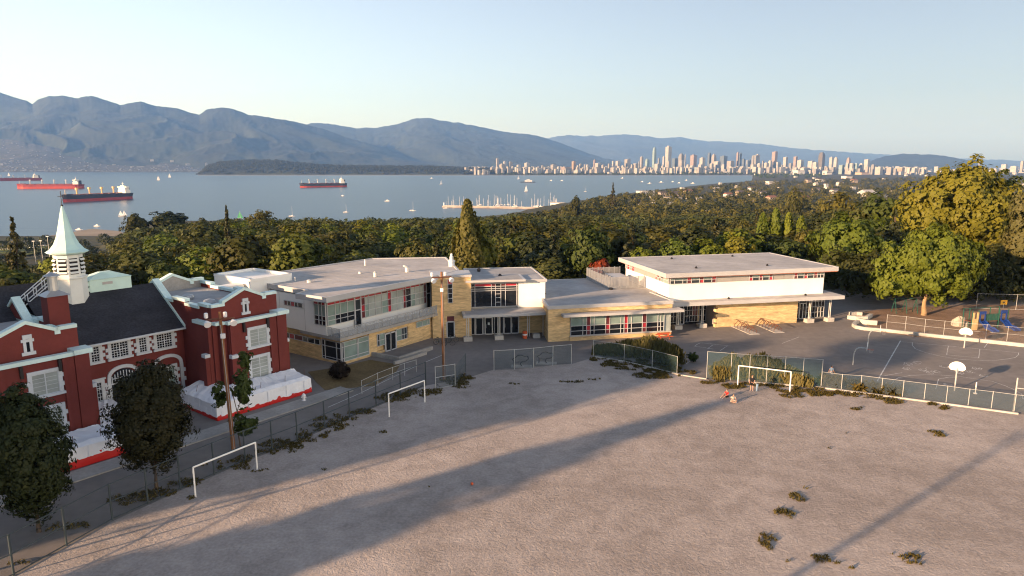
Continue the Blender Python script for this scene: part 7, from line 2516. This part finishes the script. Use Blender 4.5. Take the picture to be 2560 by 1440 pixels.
REFS = [(1452, 'the left orange tower'), (1634, 'the slim glass tower'), (1672, 'the tallest cream tower'), (1940, 'the pinkish crowned tower'), (2055, 'the dark brown slab'), (2250, 'the right orange tower')]
cnt = {}
for i, (x0, x1, yt, cc) in enumerate(towers):
    pxm = (x0 + x1) / 2
    D_ = 6750 + 1500 * (1 - np.clip((yt - 366) / 60, 0, 1)) + rnd.uniform(0, 250)
    if pxm > 1990:
        D_ -= 700 * min(1, (pxm - 1990) / 150)
    if pxm > 2300:
        D_ = rnd.uniform(7600, 9000)
    top = at_depth(pxm, yt, D_)
    w = (x1 - x0) / F_PX * D_
    z0 = SEA + 4
    a = R(38)
    fr = Fr((top.x, top.y), ang=a)
    d = w / (math.cos(a) + 0.8 * math.sin(a))
    dd = d * 0.8
    h = top.z - z0
    mb = MB()
    k = rnd.random()
    if i % 3 == 0 or w < 40:
        mb.box(fr, -d / 2, d / 2, -dd / 2, dd / 2, z0, z0 + h * 0.96).box(fr, -d * 0.25, d * 0.25, -dd * 0.25, dd * 0.25, z0 + h * 0.96, z0 + h)
    elif i % 3 == 1:
        mb.box(fr, -d / 2, d / 2, -dd / 2, dd / 2, z0, z0 + h * 0.86).box(fr, -d * 0.42, d * 0.42, -dd * 0.42, dd * 0.42, z0 + h * 0.86, z0 + h * 0.95).box(fr, -d * 0.2, d * 0.25, -dd * 0.2, dd * 0.3, z0 + h * 0.95, z0 + h)
    else:
        mb.box(fr, -d / 2, d / 2, -dd / 2, dd / 2, z0, z0 + h * 0.98).box(fr, -d * 0.1, d * 0.4, -dd * 0.4, dd * 0.1, z0 + h * 0.98, z0 + h)
    lab = None
    for l_, fn in FAME.items():
        if fn((x0, x1, yt, cc)):
            lab = l_
    if lab is None:
        rp, rn = min(REFS, key=lambda q_: abs(q_[0] - pxm))
        side = 'left' if pxm < rp else 'right'
        hh = 'low' if yt > 412 else 'mid height' if yt > 396 else 'tall'
        key = (cc, hh, rn, side)
        cnt.setdefault(key, []).append((pxm, i))
        lab = key
    o = single(mb, 'tower_block', TONE[cc][1], lab if isinstance(lab, str) else 'x', 'tower', (top.x, top.y, z0), 'towers of the downtown skyline')
    if not isinstance(lab, str):
        o['label'] = 'x'
        cnt[key][-1] = (pxm, o)
for (cc, hh, rn, side), L_ in cnt.items():
    L_.sort(key=lambda q_: q_[0], reverse=(side == 'left'))
    for i, (px, o) in enumerate(L_):
        o['label'] = '%s %s tower block, %s of its kind %s of %s' % (hh, TONE[cc][0], ordinal(i), side, rn)

# low city blocks between and beyond, one carpet nobody could count
def carpet(name, n, fpx, fD, hr, wr, m, zf):
    mb = MB()
    for _ in range(n):
        px, D_ = fpx(), fD()
        x = (px - 1280) / F_PX * D_
        z = zf(x, D_)
        if z is None:
            continue
        w, h = rnd.uniform(*wr), rnd.uniform(*hr)
        mb.box(Fr((x, D_), ang=R(38 + rnd.uniform(-8, 8))), -w / 2, w / 2, -w * 0.35, w * 0.35, z - 2, z + h)
    o = mb.build(name, m)
    props(o, kind='stuff')


zc = lambda x, D_: SEA + 4
for m_, k in (('tower_cream', 420), ('tower_beige', 330), ('tower_grey', 200)):
    carpet('city_blocks', k * 2, lambda: rnd.uniform(1165, 2300), lambda: rnd.uniform(6560, 9500), (14, 72), (20, 48), m_, zc)
    carpet('far_city_blocks', k // 2, lambda: rnd.uniform(1750, 2620), lambda: 6500 * (20000 / 6500) ** rnd.random(), (6, 20), (30, 90), m_, lambda x, D_: float(terrain(x, D_)) + 1)
carpet('north_shore_blocks', 130, lambda: rnd.uniform(1090, 1280), lambda: rnd.uniform(7300, 9200), (15, 60), (25, 50), 'tower_beige', zc)


from mathutils.bvhtree import BVHTree
hill_tree = BVHTree.FromPolygons([v.co for v in foothill.data.vertices], [tuple(p.vertices) for p in foothill.data.polygons])


def on_hill(px, py):
    r_ = Vector(ray(px, py)).normalized()
    hit = hill_tree.ray_cast(Vector((0, 0, CAM_H)), r_)
    return hit[0]


NS = [(4, 410, 26, 26), (18, 414, 14, 14), (40, 422, 20, 26), (58, 420, 18, 22), (64, 428, 12, 12), (138, 415, 26, 24), (124, 420, 18, 14), (106, 425, 20, 12), (150, 422, 14, 12), (276, 391, 28, 18), (228, 402, 50, 12), (255, 399, 14, 16), (328, 417, 18, 24), (352, 415, 60, 12), (212, 413, 20, 12), (285, 410, 34, 12), (92, 416, 20, 14), (80, 405, 22, 12), (175, 418, 22, 12), (200, 425, 20, 12), (232, 418, 20, 12), (300, 421, 20, 12), (245, 430, 26, 8), (516, 410, 20, 30), (504, 416, 14, 22), (480, 418, 14, 14), (470, 408, 40, 10), (430, 400, 30, 10), (30, 400, 30, 10), (160, 404, 30, 10), (380, 398, 30, 9), (410, 415, 30, 9)]
for i, (px, py, w, h) in enumerate(NS):
    q = on_hill(px, min(py + 3, 427)) or at_depth(px, py + 2, 9100)
    w *= q.y / F_PX / 4.0
    h *= q.y / F_PX / 4.0
    fr = Fr((q.x, q.y), ang=R(30))
    big = 'tall pale block' if h > 26 else 'long pale block' if w > 44 else 'small pale block'
    ref = 'above the faint red ship' if px < 110 else 'between the two nearer ships' if px < 215 else 'above the nearest ship' if px < 330 else 'right of the nearest ship' if px < 460 else 'left of the forested peninsula'
    o = single(MB().box(fr, -w / 2, w / 2, -w / 3, w / 3, q.z - 18, q.z + h * 0.6).box(fr, -w / 4, w / 4, -w / 6, w / 6, q.z + h * 0.6, q.z + h * 0.72), 'shore_building', ('tower_cream', 'tower_beige', 'tower_grey')[i % 3], 'x', 'building', (q.x, q.y, q.z - h), 'buildings along the far left shore')
    o['label'] = (big, ref, px)[0] + '|' + ref + '|%d' % px
grp = {}
for o in COL.objects:
    if o.name.startswith('shore_building'):
        a, b_, p_ = o['label'].split('|')
        grp.setdefault((a, b_), []).append((int(p_), o))
for (a, b_), L_ in grp.items():
    L_.sort(key=lambda q_: q_[0])
    for i, (p_, o) in enumerate(L_):
        o['label'] = '%s on the far left shore %s, %s from left' % (a, b_, ordinal(i))
for m_, n_ in (('tower_cream', 260), ('tower_grey', 260)):
    mb = MB()
    for _ in range(n_):
        px = rnd.uniform(-60, 545)
        lo = np.interp(px, [0, 180, 300, 420, 545], [352, 380, 396, 408, 425])
        py = 430 - (430 - lo) * rnd.random() ** 2.2
        q = on_hill(px, min(py, 428))
        if q is None:
            continue
        w = rnd.uniform(8, 24)
        mb.box(Fr((q.x, q.y), ang=R(30)), -w / 2, w / 2, -w / 3, w / 3, q.z - 8, q.z + rnd.uniform(3, 9))
    props(mb.build('hillside_houses', m_), kind='stuff')


# ---------------------------------------------------------------- houses among the trees right of the bay
mat('roof_dark', (0.09, 0.08, 0.075), 0.9, 0.2, 0.3)
mat('roof_red', (0.20, 0.10, 0.07), 0.9, 0.2, 0.3)
mat('house_white', (0.50, 0.48, 0.45), 0.7, 0.06, 0.3)
mat('house_tan', (0.36, 0.29, 0.22), 0.7, 0.08, 0.3)


def house(px, py, D_, w, h, roof, wall, label, flat=False):
    # stand it where the line of sight comes down to roof height above the land
    D_ = 500.0
    while D_ < 6500:
        q = at_depth(px, py, D_)
        if q.z - float(terrain(q.x, q.y)) < 7.5 + D_ * 0.001:
            break
        D_ *= 1.01
    w = w * D_ / F_PX
    h = max(5.0, h * D_ / F_PX)
    fr = Fr((q.x, q.y), ang=R(25))
    z1 = q.z + h / 2
    zt = float(terrain(q.x, q.y))
    t = thing('house', label, 'house', (q.x, q.y, min(zt, z1 - h)), 'houses among the trees right of the bay')
    d = w * 0.7
    z0 = min(zt, z1 - h)
    MB().box(fr, -w / 2, w / 2, -d / 2, d / 2, z0, z1).build('wall', wall, t)
    if flat:
        MB().box(fr, -w / 2 - 0.5, w / 2 + 0.5, -d / 2 - 0.5, d / 2 + 0.5, z1, z1 + 0.8).build('roof', roof, t)
    else:
        rh = d * 0.3
        pr = MB()
        P_ = [fr.p(-w / 2 - 0.6, -d / 2 - 0.6, z1), fr.p(w / 2 + 0.6, -d / 2 - 0.6, z1), fr.p(w / 2 + 0.6, d / 2 + 0.6, z1), fr.p(-w / 2 - 0.6, d / 2 + 0.6, z1), fr.p(-w / 2, 0, z1 + rh), fr.p(w / 2, 0, z1 + rh)]
        pr.add(P_, [(0, 1, 5, 4), (2, 3, 4, 5), (0, 4, 3), (1, 2, 5), (3, 2, 1, 0)])
        pr.build('roof', roof, t)
    n = max(1, int(w / 5))
    for k in range(n):
        a = -w / 2 + w * (k + 0.5) / n
        MB().box(fr, a - w / n * 0.25, a + w / n * 0.25, -d / 2 - 0.05, -d / 2 + 0.02, z1 - h * 0.5, z1 - h * 0.2).build('window', 'dark_glass', t)


HS = [(1613, 481, 0, 36.8, 6.4, 'concrete', 'house_white', 'long white flat roofed house on the bay edge, leftmost of the houses', True),
      (1682, 496, 0, 36.8, 6.8, 'roof_dark', 'house_white', 'low white house with broad dark roof left of the small conifers', True),
      (1690, 487, 0, 28.4, 5.7, 'roof_dark', 'house_tan', 'dark roofed house just behind the low white one', False),
      (1604, 504, 0, 14.4, 8.4, 'roof_dark', 'house_white', 'small white gable facing us at the left of the houses', False),
      (1745, 499, 0, 16.7, 7.3, 'concrete', 'house_white', 'small bright white house below the tall white one', False),
      (1790, 473, 0, 12.7, 8.4, 'concrete', 'house_white', 'tall narrow white house by the bay', True),
      (1720, 480, 0, 19.5, 6.0, 'roof_red', 'house_tan', 'tan house with reddish roof left of the tall white one', False),
      (1655, 484, 0, 17.0, 4.9, 'roof_dark', 'house_tan', 'small tan house right of the long white flat roofed house', False),
      (1925, 456, 0, 18.2, 5.1, 'concrete', 'house_white', 'wide pale building below the left part of downtown, near the bay end', True),
      (2117, 442, 0, 21.6, 3.1, 'concrete', 'house_white', 'long pale building below the dark brown slab tower', True),
      (2155, 433, 0, 26.7, 3.6, 'roof_red', 'house_tan', 'large tan block below the right end of the skyline', True),
      (1997, 428, 0, 22.9, 3.8, 'concrete', 'house_white', 'long white low building at the foot of the crowned pinkish tower', True),
      (2068, 432, 0, 18.2, 6.5, 'concrete', 'house_white', 'stacked white building at the foot of the brown slab', True),
      (2065, 463, 0, 9.1, 6.0, 'concrete', 'house_white', 'small square white house in the middle of the far trees', True),
      (2167, 486, 0, 36.8, 8.0, 'roof_pale', 'house_white', 'large pale roofed house at the left shoulder of the golden tree', False),
      (2006, 499, 0, 30.3, 8.4, 'roof_red', 'house_tan', 'sunlit orange roofed house right of the plum dark tree', False),
      (1955, 503, 0, 12.1, 8.4, 'roof_dark', 'house_white', 'small white house left of the plum dark tree', False),
      (1968, 514, 0, 23.4, 8.4, 'concrete', 'house_white', 'low white shed below the plum dark tree', True),
      (1993, 486, 0, 27.3, 7.6, 'roof_dark', 'house_white', 'dark roofed white house above the plum dark tree', False),
      (1928, 497, 0, 23.0, 7.5, 'roof_red', 'house_tan', 'reddish roofed house left of the small white house', False),
      (2020, 452, 0, 14.1, 4.1, 'roof_dark', 'house_tan', 'tan house in the upper trees left of the small square white house', False),
      (2048, 450, 0, 15.5, 4.0, 'roof_dark', 'house_white', 'white house in the upper trees above the small square white one', False),
      (1880, 472, 0, 18.7, 5.0, 'roof_dark', 'house_white', 'white house at the end of the bay', False),
      (1850, 482, 0, 18.2, 5.6, 'roof_dark', 'house_tan', 'tan house behind the trees at the end of the bay', False),
      (1820, 488, 0, 18.9, 5.5, 'roof_red', 'house_white', 'white house with reddish roof right of the tall narrow one', False),
      (2100, 458, 0, 14.8, 4.0, 'roof_dark', 'house_white', 'white house in the trees left of the golden tree top', False),
      (2135, 452, 0, 15.2, 4.0, 'roof_red', 'house_tan', 'tan red roofed house highest on the right among the far trees', False),
      (2040, 474, 0, 16.4, 5.6, 'roof_dark', 'house_tan', 'tan house below the small square white one', False),
      (2085, 478, 0, 18.9, 5.5, 'roof_dark', 'house_white', 'white house left of the large pale roofed one', False),
      (1905, 484, 0, 18.9, 6.4, 'roof_dark', 'house_white', 'white house above the reddish roofed house', False)]
for h_ in HS:
    house(*h_)
mb = MB()
for _ in range(120):
    D_ = 900 * (5200 / 700) ** rnd.random()
    px = rnd.uniform(1560, 2640)
    if D_ > float(coast(px)) * 0.97:
        continue
    x = (px - 1280) / F_PX * D_
    z = float(terrain(x, D_))
    w = rnd.uniform(8, 14) * (1 + D_ / 8000)
    mb.box(Fr((x, D_), ang=R(25)), -w / 2, w / 2, -w * 0.35, w * 0.35, z - 1, z + rnd.uniform(5, 9) + D_ * 0.0008)
props(mb.build('suburb_roofs', 'concrete'), kind='stuff')
# parked cars and lamp masts in the park far below on the left
mb = MB()
for px, D_ in [(px, D_) for px in range(-40, 165, 5) for D_ in (735, 748, 775)]:
    x = (px + rnd.uniform(-1, 1) - 1280) / F_PX * D_
    z = float(terrain(x, D_))
    if rnd.random() < 0.75:
        mb.box(WF, x - 0.9, x + 0.9, D_ - 2.2, D_ + 2.2, z + 0.3, z + 1.0).box(WF, x - 0.8, x + 0.8, D_ - 1.2, D_ + 1.0, z + 1.0, z + 1.6)
props(mb.build('distant_parked_cars', 'boat_white'), kind='stuff')
for i, (px, pt) in enumerate(((83, 602), (101, 601), (118, 590))):
    q = at_depth(px, pt, 620)
    z = float(terrain(q.x, q.y))
    t = thing('lamp_mast', ['slim pale lamp mast in the park, leftmost of three left of the spire', 'slim pale lamp mast in the park, middle one of three', 'slim pale lamp mast in the park, nearest the spire'][i], 'lamp mast', (q.x, q.y, z), 'lamp masts in the park')
    MB().tube((q.x, q.y, z), (q.x, q.y, q.z), 0.22, 0.14, n=6).build('mast', 'galv', t)
    MB().box(WF, q.x - 1.2, q.x + 1.2, q.y - 0.3, q.y + 0.3, q.z - 0.6, q.z).build('lamp_head', 'lamp_white', t)

# ---------------------------------------------------------------- the air: one even volume round everything
m = bpy.data.materials.new('haze')
m.use_nodes = True
nt = m.node_tree
nt.nodes.remove(nt.nodes['Principled BSDF'])
pv = nt.nodes.new('ShaderNodeVolumePrincipled')
pv.inputs['Color'].default_value = (0.18, 0.41, 1.0, 1)
pv.inputs['Absorption Color'].default_value = (0.62, 0.62, 0.62, 1)
pv.inputs['Density'].default_value = HAZE
pv.inputs['Anisotropy'].default_value = 0.0
nt.links.new(pv.outputs[0], nt.nodes['Material Output'].inputs['Volume'])
MATS['haze'] = m
hz = MB().box(WF, -46000, 46000, -9000, 46000, SEA - 40, 1900).build('haze', 'haze', kind='stuff')
hz.display_type = 'WIRE'
